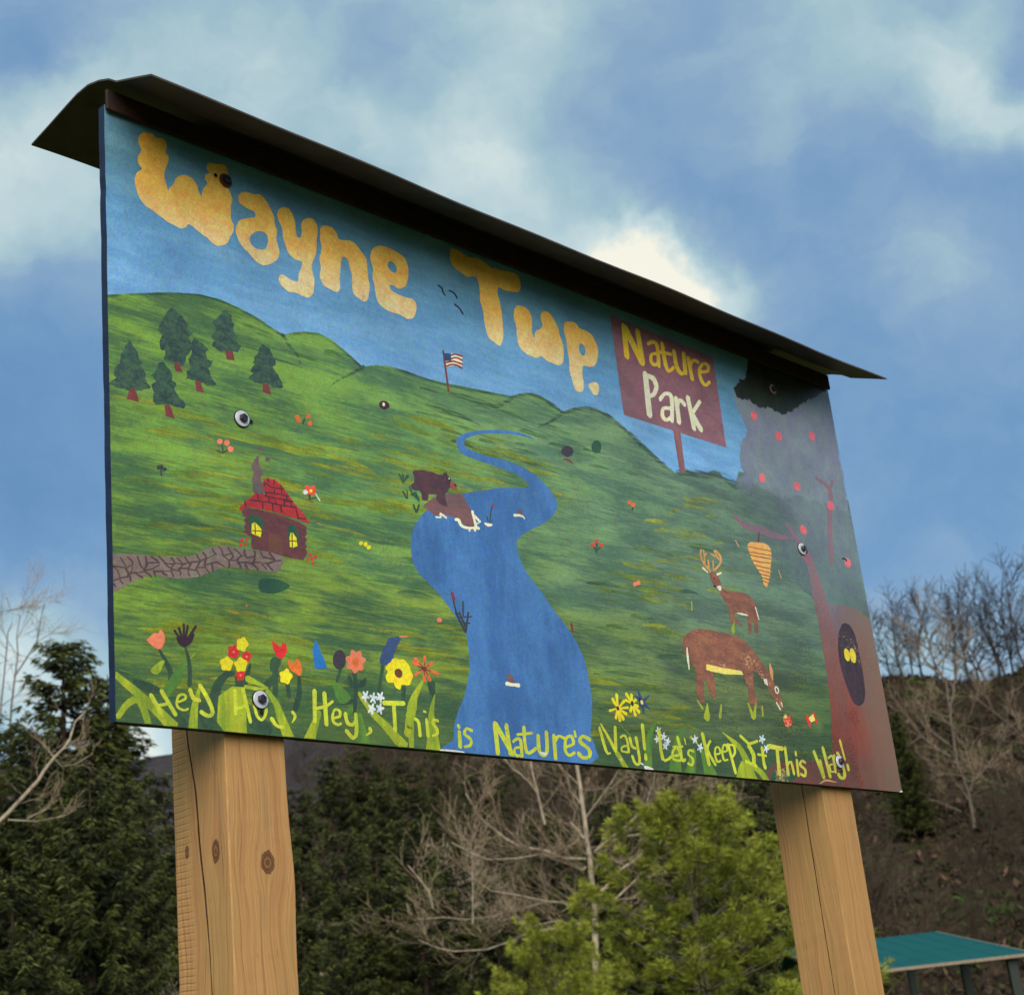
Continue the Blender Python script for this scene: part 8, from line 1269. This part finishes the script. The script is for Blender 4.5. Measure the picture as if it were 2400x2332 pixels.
('paint_chips','paint_chips','chipwhite',9,1,'',[(0,0,['1359.6,6.6 1377.6,5.7 1393.6,1.7 1388.1,-2.6 1365.6,-0.9'])]),
('paint_chips','paint_chips','chipwhite',9,1,'',[(0,0,['1348.3,15.2 1360.4,10.6 1356.9,8.4 1348.6,11.9'])]),
('paint_chips','paint_chips','chipwhite',9,1,'',[(0,0,['1302.9,-0.3 1325.1,-0.4 1324.8,-2.2 1306.8,-2.8'])]),
('paint_chips','paint_chips','chipwhite',9,1,'',[(0,0,['1279.8,17.4 1285.5,16.8 1283.4,13.3'])]),
('paint_chips','paint_chips','chipwhite',9,1,'',[(0,0,['2417.6,-1.7 2438.5,4.4 2437.8,-4.5 2416,-6.3'])]),
('paint_chips','paint_chips','chipwhite',9,1,'',[(0,0,['2343.1,-2.8 2361.3,-3.2 2356.1,-5.2'])]),
]
CREST = [(0.0, 0.7955), (-0.003, 0.7955), (0.0475, 0.8117), (0.1065, 0.8321), (0.1551, 0.8463), (0.2047, 0.857), (0.2551, 0.86), (0.2976, 0.8544), (0.3405, 0.8447), (0.3751, 0.8324), (0.4037, 0.8242), (0.4294, 0.836), (0.4577, 0.8461), (0.4955, 0.8531), (0.5281, 0.8476), (0.5603, 0.8334), (0.588, 0.8179), (0.6102, 0.8049), (0.6471, 0.8193), (0.6829, 0.8255), (0.7238, 0.8274), (0.7753, 0.8232), (0.8393, 0.8261), (0.8942, 0.8308), (0.9789, 0.838), (1.0428, 0.8431), (1.0576, 0.8448), (1.0985, 0.8623), (1.1296, 0.8697), (1.1599, 0.8701), (1.1949, 0.8599), (1.2329, 0.8456), (1.2707, 0.865), (1.3179, 0.8793), (1.3576, 0.8838), (1.396, 0.8783), (1.4335, 0.8652), (1.4766, 0.8435), (1.5096, 0.8242), (1.4753, 0.8476), (1.5251, 0.8221), (1.5754, 0.7963), (1.6138, 0.7774), (1.6371, 0.7699), (1.6647, 0.7813), (1.6878, 0.7874), (1.7477, 0.7919), (1.7705, 0.7939), (1.7966, 0.8091), (1.8272, 0.8102), (1.8401, 0.8001), (1.8692, 0.7932), (1.8914, 0.7889), (2.44, 0.7789)]

W, HH, TH = 2.44, 1.2063, 0.020
sign = bpy.data.objects.new('park_sign', None)
C.objects.link(sign)
sign.location = (0, 0, BASE)                   # lower left front corner of the board; y points away from the viewer
tag(sign, 'hand painted nature park board under a small metal roof on two timber posts', 'sign')


def plain(name, c, rough=0.5, metal=0.0, c2=None, scale=30.0, bump=0.2, bdist=0.002, spec=0.4):
    m, nt, b = material(name)
    co = obj_coord(nt)
    n = noise_node(nt, co, scale, 5, 0.65)
    nt.links.new(ramp(nt, n, [(0.32, lin(*c)), (0.68, lin(*(c2 or tuple(v * .75 for v in c))))]), b.inputs['Base Color'])
    b.inputs['Roughness'].default_value = rough
    b.inputs['Metallic'].default_value = metal
    b.inputs['Specular IOR Level'].default_value = spec
    if bump:
        bump_into(nt, b, noise_node(nt, co, scale * 3, 4, .6), bump, bdist)
    return m


EDGE_NAVY = plain('edge_navy', (22, 40, 74), .55, c2=(14, 24, 44))
EDGE_BROWN = plain('edge_brown', (58, 40, 28), .8, c2=(30, 22, 18))
EDGE_TEAL = plain('edge_teal', (28, 44, 52), .6, c2=(18, 24, 30))
rng = np.random.default_rng(1)


def panel_outline():
    pts = []
    for (a, b, n) in (((0, 0), (W, 0), 80), ((W, 0), (W, HH), 46), ((W, HH), (0, HH), 20), ((0, HH), (0, 0), 46)):
        for i in range(n):
            t = i / n
            x, z = a[0] + (b[0] - a[0]) * t, a[1] + (b[1] - a[1]) * t
            j = np.clip(rng.normal(0, .0006, 2), -.0004, .0012) if i else (0, 0)
            pts.append((x + j[0], z + j[1]))
    return pts


def build_panel():
    pts = panel_outline()
    n = len(pts)
    V = [(x, 0, z) for x, z in pts] + [(x, TH, z) for x, z in pts]
    tri = tessellate_polygon([[Vector((x, z, 0)) for x, z in pts]])
    F, M = [], []
    for t in tri:
        F.append(tuple(t)); M.append(0)
        F.append(tuple(i + n for i in t)); M.append(2)
    for i in range(n):
        k = (i + 1) % n
        F.append((i, k, k + n, i + n))
        M.append(2 if i < 80 else 3 if i < 126 else 2 if i < 146 else 1)
    me = mesh_from('panel', V, F, [PM['sky'], EDGE_NAVY, EDGE_BROWN, EDGE_TEAL], M)
    bm = bmesh.new()
    bm.from_mesh(me)
    bmesh.ops.recalc_face_normals(bm, faces=bm.faces)
    bm.to_mesh(me)
    bm.free()
    return link('panel', me, sign)


build_panel()


def catmull(pts, k=3):
    n = len(pts)
    out = []
    for i in range(n):
        p0, p1, p2, p3 = pts[i - 1], pts[i], pts[(i + 1) % n], pts[(i + 2) % n]
        for s in range(k):
            t = s / k
            out.append(tuple(.5 * (2 * p1[j] + (p2[j] - p0[j]) * t + (2 * p0[j] - 5 * p1[j] + 4 * p2[j] - p3[j]) * t * t + (3 * p1[j] - p0[j] - 3 * p2[j] + p3[j]) * t ** 3) for j in (0, 1)))
    return out


def ragged(pts, seed, amt):
    """brush edges waver a little"""
    return [(x + amt * noise.noise((x * 90, y * 90, seed)), y + amt * noise.noise((x * 90, y * 90, seed + 7.7))) for x, y in pts]


def subdivide(pts, step):
    out = []
    for a, b in zip(pts, pts[1:] + pts[:1]):
        n = max(1, int(math.dist(a, b) / step))
        out += [(a[0] + (b[0] - a[0]) * i / n, a[1] + (b[1] - a[1]) * i / n) for i in range(n)]
    return out


LAYER = 0.00006


def ribbon(V, F, pts, y):
    n = len(pts) // 2
    left, right = pts[:n], pts[n:][::-1]
    base = len(V)
    for i, (a, b) in enumerate(zip(left, right)):
        yy = y - 0.0000012 * i
        V += [(a[0], yy, a[1]), (b[0], yy, b[1])]

    def face(ids):
        a, b, c = (V[i] for i in ids[:3])
        cr = (b[0] - a[0]) * (c[2] - a[2]) - (b[2] - a[2]) * (c[0] - a[0])
        F.append(tuple(ids) if cr > 0 else tuple(ids[::-1]))
    for i in range(n - 1):
        k = base + 2 * i
        face([k, k + 1, k + 3, k + 2])
    for k, (o, p) in ((base, (0, 2)), (base + 2 * (n - 1), (0, -2))):      # half-round ends
        a, b = V[k], V[k + 1]
        cx, cz = (a[0] + b[0]) / 2, (a[2] + b[2]) / 2
        r = math.dist((a[0], a[2]), (b[0], b[2])) / 2
        if r < .0012:
            continue
        nx, nz = V[k + p][0] + V[k + p + 1][0] - 2 * cx, V[k + p][2] + V[k + p + 1][2] - 2 * cz
        l = math.hypot(nx, nz) or 1
        ang = math.atan2(a[2] - cz, a[0] - cx)
        out = math.atan2(-nz, -nx)
        sgn = 1 if math.sin(out - ang) > 0 else -1
        ids = [k]
        for q in (.2, .4, .6, .8):
            th = ang + sgn * math.pi * q
            V.append((min(max(cx + r * math.cos(th) * .8, .0005), W - .0005), a[1], min(max(cz + r * math.sin(th) * .8, .0005), HH - .0005)))
            ids.append(len(V) - 1)
        face(ids + [k + 1])


def paint_mesh(name, mat, layer, polys, smooth_outline):
    V, F = [], []
    for k, (off, strip, rings) in enumerate(polys):
        rr = []
        for r in rings:
            pts = [tuple(float(v) / 1000 for v in p.split(',')) for p in r.split(' ')]
            if smooth_outline:
                pts = catmull(pts, 3)
            if not strip:
                pts = subdivide(pts, .012)
            if mat in ('crown', 'darkleaf', 'pine'):   # dabbed foliage edges
                pts = ragged(subdivide(pts, .004), layer + k, .004 if mat == 'pine' else .007)
            pts = ragged(pts, layer * 3.1 + k, .0012)
            e = -.0004                          # paint on the edge of the board stays on the edge
            pts = [(min(max(-1 if x < .0016 else 9 if x > W - .0016 else x, e), W - e), min(max(-1 if z < .0016 else 9 if z > HH - .0016 else z, e), HH - e)) for x, z in pts]
            rr.append(pts)
        if strip:                               # one pull of the brush: a ribbon with rounded ends
            ribbon(V, F, rr[0], -LAYER * (layer + off))
            continue
        tri = tessellate_polygon([[Vector((x, z, 0)) for x, z in r] for r in rr])
        base = len(V)
        y = -LAYER * (layer + off)
        for r in rr:
            V += [(x, y, z) for x, z in r]
        for t in tri:
            a, b, c = (V[base + i] for i in t)
            cr = (b[0] - a[0]) * (c[2] - a[2]) - (b[2] - a[2]) * (c[0] - a[0])
            if abs(cr) < 1e-12:
                continue
            F.append(tuple(base + i for i in (t if cr > 0 else t[::-1])))
    return mesh_from(name, V, F, [PM[mat]])


def build_paint():
    parts = {}
    for grp, name, mat, layer, sm, label, polys in PAINT:
        base = grp.split('.')[0]
        me = paint_mesh(name, mat, layer, polys, sm)
        if grp not in parts:
            if name == base:
                parts[grp] = link(name, me, sign)
                tag(parts[grp], label or None)
                continue
            parts[grp] = bpy.data.objects.new(base, None)
            C.objects.link(parts[grp])
            parts[grp].parent = sign
        o = link(name, me, parts[grp])
        if label:
            o['label'] = label
    return parts


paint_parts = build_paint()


def field_strokes():
    """short dry brush strokes of lighter and darker green over the painted fields and of pale blue over the sky"""
    r = np.random.default_rng(17)
    cx, cy = zip(*CREST)
    V, F, T = [], [], []
    pal = [((164, 176, 34), .36), ((130, 156, 50), .26), ((76, 112, 76), .10), ((98, 136, 70), .14), ((186, 190, 44), .10)]
    cols = [np.array(paint_rgb(c)) / .88 for c, _ in pal]
    pw = np.array([w for _, w in pal])
    for i in range(2100):
        x = r.uniform(0, W)
        top = np.interp(x, cx, cy) - .015
        y = top * r.uniform(0.06, 1)
        if x > 1.75 and y > .5 - .2 * (x - 1.75):
            continue
        k = r.choice(5, p=pw / pw.sum())
        cl = noise.noise((x * 1.7, y * 4.5, 3.1 if k in (0, 1, 4) else 8.4))
        if cl < .08 + .3 * r.uniform(-.3, 1) * (x > 1.4):
            continue
        L = r.uniform(.06, .30) * (1 - .35 * y / top)
        w = r.uniform(.004, .018)
        slope = r.normal(.02, .05) - .10 * math.sin(x * 2.2) * (y / top)
        nn = 7
        base = len(V)
        yy = -LAYER * (2.3 + .5 * (i % 97) / 97)
        up, dn = [], []
        ok = True
        for s in range(nn):
            t = s / (nn - 1)
            ww = w * math.sin(math.pi * min(1, t * 1.15 + .08)) ** .7 * .5
            px, pz = x + L * t, y + slope * L * t + .004 * math.sin(t * 3)
            if px > W - .002 or pz > np.interp(px, cx, cy) - .006 or pz < .004:
                ok = False
                break
            up.append((px, yy, pz + ww))
            dn.append((px, yy, pz - ww))
        if not ok:
            continue
        V += up + dn
        for s in range(nn - 1):
            F.append((base + nn + s, base + nn + s + 1, base + s + 1, base + s))
            T.append(cols[k] * r.uniform(.85, 1.15))
    me = mesh_from('field_strokes', V, F, [PM['strokes']])
    a = me.attributes.new('tint', 'FLOAT_COLOR', 'FACE')
    c = np.ones((len(T), 4), dtype=np.float32)
    c[:, :3] = T
    a.data.foreach_set('color', c.reshape(-1))
    o = link('field_strokes', me, paint_parts['painted_hills'])
    o['kind'] = 'stuff'


field_strokes()


# ------------------------------------------------------------------ posts, with a drying crack cut into one side of each
def timber_material(name, tone, face, knots, saw=False):
    m, nt, b = material(name)
    co = obj_coord(nt)
    sep = new_node(nt, 'ShaderNodeSeparateXYZ')
    nt.links.new(co, sep.inputs[0])
    warp = None
    knot_mask = knot_col = None
    for (kx, ky, kz, rx, rz) in knots:
        dv = vmath(nt, 'SUBTRACT', co, (kx, ky, kz))
        sc = vmath(nt, 'MULTIPLY', dv, (1 / rx, 1 / rx, 1 / rz))
        ln = vmath(nt, 'LENGTH', sc, None, 1)
        ln = math_node(nt, 'MULTIPLY_ADD', math_node(nt, 'SUBTRACT', noise_node(nt, co, 130.0, 3, .6), .5), .55, ln)
        g = math_node(nt, 'EXPONENT', math_node(nt, 'MULTIPLY', math_node(nt, 'MULTIPLY', ln, ln), -0.14))
        # grain lines are pushed aside round the knot
        s2 = new_node(nt, 'ShaderNodeSeparateXYZ')
        nt.links.new(dv, s2.inputs[0])
        hor = math_node(nt, 'ADD', s2.outputs[0], s2.outputs[1])
        push = math_node(nt, 'MULTIPLY', math_node(nt, 'MULTIPLY', hor, g), -0.75)
        warp = push if warp is None else math_node(nt, 'ADD', warp, push)
        ring = math_node(nt, 'SINE', math_node(nt, 'MULTIPLY', ln, 13.0))
        rad = smooth(nt, ln, 1.05, 0.88)
        dk = math_node(nt, 'MULTIPLY', rad, math_node(nt, 'MULTIPLY_ADD', ring, 0.20, 0.66))
        rim = math_node(nt, 'MULTIPLY', smooth(nt, ln, .62, .92), rad)
        dk = math_node(nt, 'MULTIPLY_ADD', rim, 0.35, dk)
        knot_mask = dk if knot_mask is None else math_node(nt, 'MAXIMUM', knot_mask, dk)
    hz = math_node(nt, 'ADD', sep.outputs[0], sep.outputs[1])
    if warp is not None:
        hz = math_node(nt, 'ADD', hz, warp)
    lowf = noise_node(nt, new_combine(nt, hz, 0.0, math_node(nt, 'MULTIPLY', sep.outputs[2], .35)), 6.0, 3, .5)
    gx = math_node(nt, 'MULTIPLY_ADD', lowf, 0.075, hz)
    grain = noise_node(nt, new_combine(nt, math_node(nt, 'MULTIPLY', gx, 230.0), 3.3, math_node(nt, 'MULTIPLY', sep.outputs[2], 1.6)), 1.0, 4, .6)
    fine = noise_node(nt, new_combine(nt, math_node(nt, 'MULTIPLY', gx, 420.0), 1.0, math_node(nt, 'MULTIPLY', sep.outputs[2], 9.0)), 1.0, 3, .6)
    t = lambda c: tuple(v * tone for v in lin(*c))
    col = ramp(nt, grain, [(0.24, t((150, 106, 68))), (0.40, t((186, 138, 88))), (0.60, t((200, 154, 98))), (0.80, t((180, 140, 82)))])
    col = mixc(nt, 1.0, col, ramp(nt, fine, [(0.3, 0.84), (0.7, 1.10)]), 'MULTIPLY')
    blot = noise_node(nt, vmath(nt, 'MULTIPLY', co, (9, 9, 2.2)), 1.0, 4, .6)
    col = mixc(nt, math_node(nt, 'MULTIPLY', smooth(nt, blot, .48, .72), .45), col, t((158, 140, 82)))
    pore = noise_node(nt, vmath(nt, 'MULTIPLY', co, (300, 300, 30)), 1.0, 2, .5)
    col = mixc(nt, math_node(nt, 'MULTIPLY', smooth(nt, pore, .70, .76), .5), col, t((92, 60, 40)))
    chk = noise_node(nt, new_combine(nt, math_node(nt, 'MULTIPLY', gx, 150.0), 7.7, math_node(nt, 'MULTIPLY', sep.outputs[2], 2.4)), 1.0, 2, .5)
    col = mixc(nt, math_node(nt, 'MULTIPLY', smooth(nt, chk, .72, .77), .7), col, t((96, 62, 40)))
    sta = noise_node(nt, vmath(nt, 'MULTIPLY', co, (26, 26, 3)), 1.0, 4, .6)
    col = mixc(nt, math_node(nt, 'MULTIPLY', smooth(nt, sta, .55, .75), .28), col, t((122, 104, 86)))
    if knot_mask is not None:
        col = mixc(nt, math_node(nt, 'MINIMUM', knot_mask, 0.96), col, t((76, 36, 24)))
    nt.links.new(col, b.inputs['Base Color'])
    b.inputs['Roughness'].default_value = 0.72
    b.inputs['Specular IOR Level'].default_value = 0.25
    h = math_node(nt, 'MULTIPLY_ADD', grain, 0.6, math_node(nt, 'MULTIPLY', fine, .5))
    if saw:                                     # chatter marks of the saw near the back edge
        wv = math_node(nt, 'SINE', math_node(nt, 'MULTIPLY', math_node(nt, 'MULTIPLY_ADD', blot, .01, sep.outputs[2]), 520.0))
        msk = smooth(nt, math_node(nt, 'MULTIPLY_ADD', noise_node(nt, co, 30.0, 2), .05, sep.outputs[1]), .150, .185)
        cut = math_node(nt, 'MULTIPLY', smooth(nt, wv, .35, .95), msk)
        h = math_node(nt, 'SUBTRACT', h, math_node(nt, 'MULTIPLY', cut, .8))
    bump_into(nt, b, h, 0.5, 0.003)
    return m


def timber_post(name, x0, x1, y0, y1, ztop, crack, mat, label, seed, bow=None):
    """square timber lofted from its foot to its head; crack: (height, y, half width) down its left face"""
    r = np.random.default_rng(seed)
    zs = sorted(set([-BASE - .5, -1.6, -1.1] + list(np.linspace(-.75, .06, 46)) + list(np.linspace(.1, ztop, 8))))
    cz, cyy, cw = zip(*sorted(crack))
    V, F = [], []
    ch = .0022
    rings = []
    for z in zs:
        yc = float(np.interp(z, cz, cyy))
        hw = float(np.interp(z, cz, cw))
        o = bow(z) if bow else 0.0
        j = lambda: r.normal(0, .00015)
        ring = [(x0 + ch, y0), (x1 - ch + o, y0), (x1 + o, y0 + ch), (x1 + o, y1 - ch), (x1 - ch + o, y1), (x0 + ch, y1), (x0, y1 - ch),
                (x0, yc + hw), (x0 + .012, yc), (x0, yc - hw), (x0, y0 + ch)]
        rings.append(len(V))
        V += [(px + j(), py + j(), z) for px, py in ring]
    n = 11
    M = []
    for a, b in zip(rings, rings[1:]):
        for k in range(n):
            k2 = (k + 1) % n
            F.append((a + k, a + k2, b + k2, b + k))
            M.append(1 if k in (7, 8) else 0)
    F.append(tuple(rings[-1] + k for k in range(n)))
    M.append(0)
    o = link(name, mesh_from(name, V, F, [mat, CRACK], M), sign)
    o['label'] = label
    return o


CRACK = plain('crack_inside', (70, 44, 26), .9, c2=(44, 28, 18), bump=0)
WOOD_L = timber_material('timber_knotty', .86, .233, [(.314, .021, -.223, .0155, .021), (.233, .060, -.199, .0115, .021), (.233, .147, -.186, .006, .012)], saw=True)
WOOD_R = timber_material('timber_plain', .84, 2.086, [(2.086, .125, -.61, .008, .02)])
bulge = lambda z: .007 * math.exp(-((z + .25) / .09) ** 2) + .004 * float(np.clip(-(z + .2) / .4, 0, 1))
timber_post('post', .233, .366, .0205, .185, 1.19, [(-.75, .070, .0010), (-.5, .082, .0011), (-.438, .087, .0017), (-.37, .089, .0012), (-.324, .092, .0019), (-.255, .098, .0024), (-.184, .107, .0027), (-.087, .113, .0022), (.016, .134, .0018), (.4, .15, .001)],
            WOOD_L, 'knotty timber post at the left end of the board', 4, bulge)
timber_post('post', 2.087, 2.222, .0205, .180, 1.19, [(-.75, .080, .0007), (-.507, .083, .0010), (-.243, .082, .0013), (.008, .080, .0011), (.4, .08, .0008)], WOOD_R, 'plain timber post at the right end of the board', 5,
            lambda z: -.008 * float(np.clip(-z / .5, 0, 1.2)))

# ------------------------------------------------------------------ the folded metal roof and the batten under it
ROOF_MAT = plain('roof_metal', (84, 74, 66), .5, .1, c2=(62, 54, 48), scale=14, bump=.15)
BATTEN_MAT = plain('batten_red', (58, 26, 20), .8, c2=(28, 17, 14), scale=24, bump=.5)


def build_roof():
    prof = [(-.166, 1.175), (-.11, 1.200), (-.050, 1.226), (-.024, 1.246), (.010, 1.262), (.050, 1.274), (.092, 1.275), (.129, 1.270), (.20, 1.259), (.265, 1.250)]   # y, z
    xs = np.linspace(-.004, 2.497, 60)
    t = .004
    V, F = [], []
    n = len(prof)
    for k, x in enumerate(xs):
        sag = .0025 * math.sin(x * 5.1) + .0015 * math.sin(x * 13 + 1)
        for (y, z) in prof:
            edge = abs(y) / .2
            V.append((x, y, z + sag * edge))
        for (y, z) in prof:
            edge = abs(y) / .2
            V.append((x, y, z + t + sag * edge))
    m = 2 * n
    for k in range(len(xs) - 1):
        a, b = k * m, (k + 1) * m
        for i in range(n - 1):
            F.append((a + i, a + i + 1, b + i + 1, b + i))
            F.append((a + n + i, b + n + i, b + n + i + 1, a + n + i + 1))
        F.append((a, b, b + n, a + n))
        F.append((a + n - 1, a + 2 * n - 1, b + 2 * n - 1, b + n - 1))
    for a in (0, (len(xs) - 1) * m):
        for i in range(n - 1):
            F.append((a + i, a + n + i, a + n + i + 1, a + i + 1))
    me = mesh_from('roof', V, F, [ROOF_MAT])
    o = link('roof', me, sign)
    o['label'] = 'dark folded metal roof over the board'
    # hem turned down along the front eave
    return o


roof = build_roof()


def box_mesh(name, x0, x1, y0, y1, z0, z1, mat, bev=.002, seg=1, cuts=0):
    bm = bmesh.new()
    bmesh.ops.create_cube(bm, size=1)
    for v in bm.verts:
        v.co = Vector((x0 if v.co.x < 0 else x1, y0 if v.co.y < 0 else y1, z0 if v.co.z < 0 else z1))
    if bev:
        bmesh.ops.bevel(bm, geom=list(bm.edges), offset=bev, segments=seg, affect='EDGES')
    me = bpy.data.meshes.new(name)
    bm.to_mesh(me)
    bm.free()
    me.materials.append(mat)
    return me


link('batten', box_mesh('batten', -.001, 2.438, -.012, -.0035, 1.190, 1.236, BATTEN_MAT), sign)
link('batten', box_mesh('batten', .24, 2.21, .0215, .060, 1.20, 1.262, BATTEN_MAT), sign)

# ------------------------------------------------------------------ bolts with broad washers
WASHER = plain('washer_zinc', (214, 218, 226), .4, .1, c2=(176, 182, 194), scale=60, bump=.1)
WASHER_RUST = plain('washer_rust', (96, 46, 40), .7, .1, c2=(64, 34, 34), scale=60, bump=.2)
WASHER_PINK = plain('washer_dull', (150, 120, 122), .5, .2, c2=(120, 96, 100), scale=60, bump=.1)
BOLT_DARK = plain('bolt_dark', (78, 72, 84), .35, .6, c2=(44, 36, 40), scale=80, bump=.1)
HOLE = plain('old_hole', (20, 14, 14), .9, bump=0)


def ring_mesh(name, ro, ri, y0, y1, mat, n=28):
    V, F = [], []
    for (r, y) in ((ri, y0), (ri, y1), (ro - .0008, y1), (ro, y1 + .0008), (ro, y0)):
        V += [(r * math.cos(2 * math.pi * k / n), y, r * math.sin(2 * math.pi * k / n)) for k in range(n)]
    for j in range(4):
        for k in range(n):
            k2 = (k + 1) % n
            F.append((j * n + k, (j + 1) * n + k, (j + 1) * n + k2, j * n + k2))
    return mesh_from(name, V, F, [mat])


def hex_mesh(name, r, y0, y1, mat):
    V, F = [], []
    for (rr, y) in ((r, y0), (r, y1 + .0015), (r * .86, y1), (r * .3, y1 - .0002)):
        V += [(rr * math.cos(math.pi * k / 3 + .4), y, rr * math.sin(math.pi * k / 3 + .4)) for k in range(6)]
    for j in range(3):
        for k in range(6):
            k2 = (k + 1) % 6
            F.append((j * 6 + k, (j + 1) * 6 + k, (j + 1) * 6 + k2, j * 6 + k2))
    F.append(tuple(18 + k for k in range(6)))
    return mesh_from(name, V, F, [mat])


head = hex_mesh('bolt_head', .0090, -.0048, -.012, BOLT_DARK)
for (x, z, mat, hole) in [(.289, .613, WASHER, (.021, -.001)), (.299, .063, WASHER, (.001, -.023)), (.277, 1.135, WASHER_RUST, (-.024, .004)), (2.152, .649, WASHER, (.021, -.004)), (2.155, .065, WASHER, (.004, -.024)), (2.143, 1.123, WASHER_PINK, None)]:
    b = bpy.data.objects.new('bolt', None)
    C.objects.link(b)
    b.parent = sign
    b.location = (x, 0, z)
    b.rotation_euler = (rnd.uniform(-.03, .03), rnd.uniform(0, 1), rnd.uniform(-.03, .03)) if False else (0, 0, 0)
    big = mat is WASHER
    if big:
        link('shadow_ring', ring_mesh('shadow_ring', .0182, .0072, -.0008, -.0021, HOLE), b)  # black ring standing in for the gap shadow round the washer
    link('washer', ring_mesh('washer', .0164 if big else .0150, .0068, -.0022, -.0046, mat), b)
    link('bolt_head', head, b)
    if hole:
        V = [(hole[0] + .0045 * math.cos(k * math.pi / 5), -.0026, hole[1] + .0045 * math.sin(k * math.pi / 5)) for k in range(10)]
        link('old_hole', mesh_from('old_hole', V, [tuple(range(10))], [HOLE]), b)

# ------------------------------------------------------------------ picnic shelter with a teal roof
TEAL = plain('roof_teal', (14, 84, 84), .8, .0, c2=(18, 92, 90), scale=.8, bump=0, spec=.12)
FASCIA = plain('fascia_tan', (150, 134, 112), .6, bump=0)
GREENPOST = plain('post_green', (22, 40, 32), .6, bump=0)
def build_shelter():
    B = Vector((25.266, 15.769, 2.9))
    u = Vector((math.cos(-.8875), math.sin(-.8875), 0))
    n = Vector((-u.y, u.x, 0))
    L, run, rise = 3.82, 10.92, 1.226
    root = bpy.data.objects.new('picnic_shelter', None)
    C.objects.link(root)
    root.location = (B.x, B.y, 0)
    root.rotation_euler = (0, 0, -.8875)
    tag(root, 'picnic shelter with a teal metal roof behind the right post', 'shelter')
    b2 = 3.5

    def slab(name, pts, t, mat):                # a flat sheet of thickness t
        k = len(pts)
        V = pts + [(x, y, z - t) for x, y, z in pts]
        F = [tuple(range(k)), tuple(range(2 * k - 1, k - 1, -1))] + [(i, i + k, (i + 1) % k + k, (i + 1) % k) for i in range(k)]
        return link(name, mesh_from(name, V, F, [mat]), root)
    slab('roof_slope', [(0, 0, 2.9), (L, 0, 2.9), (L, run, 2.9 + rise), (0, run, 2.9 + rise)], .05, TEAL)
    slab('roof_slope', [(0, run + .01, 2.9 + rise), (L, run + .01, 2.9 + rise), (L, run + b2, 2.9 + rise - .5), (0, run + b2, 2.9 + rise - .5)], .05, TEAL)
    for k in range(9):
        x = .12 + (L - .24) * k / 8
        V = []
        for (y, z) in ((.01, 2.9), (run - .01, 2.9 + rise)):
            V += [(x - .025, y, z + .002), (x - .012, y, z + .008), (x + .012, y, z + .008), (x + .025, y, z + .002)]
        link('seam', mesh_from('seam', V, [(0, 4, 5, 1), (1, 5, 6, 2), (2, 6, 7, 3), (0, 1, 2, 3), (7, 6, 5, 4)], [TEAL]), root)
    link('fascia', box_mesh('fascia', -.02, L + .02, -.045, -.005, 2.84, 2.90, FASCIA, .004), root)
    for x in (-.06, L + .015):
        V = [(x, -.04, 2.82), (x + .04, -.04, 2.82), (x + .04, run, 2.82 + rise), (x, run, 2.82 + rise), (x, -.04, 2.90), (x + .04, -.04, 2.90), (x + .04, run, 2.90 + rise), (x, run, 2.90 + rise)]
        F = [(0, 3, 2, 1), (4, 5, 6, 7), (0, 1, 5, 4), (1, 2, 6, 5), (2, 3, 7, 6), (3, 0, 4, 7)]
        link('fascia', mesh_from('fascia', V, F, [FASCIA]), root)
    for x, y in ((.3, .3), (L - .36, .22), (.3, run * .5), (L - .36, run * .5), (.3, run + b2 - .4), (L - .36, run + b2 - .4)):
        zt = 2.84 + (rise * y / run if y < run else rise - .5 * (y - run) / b2)
        link('post', box_mesh('post', x - .09, x + .09, y - .09, y + .09, -.3, zt, GREENPOST, .006), root)


build_shelter()
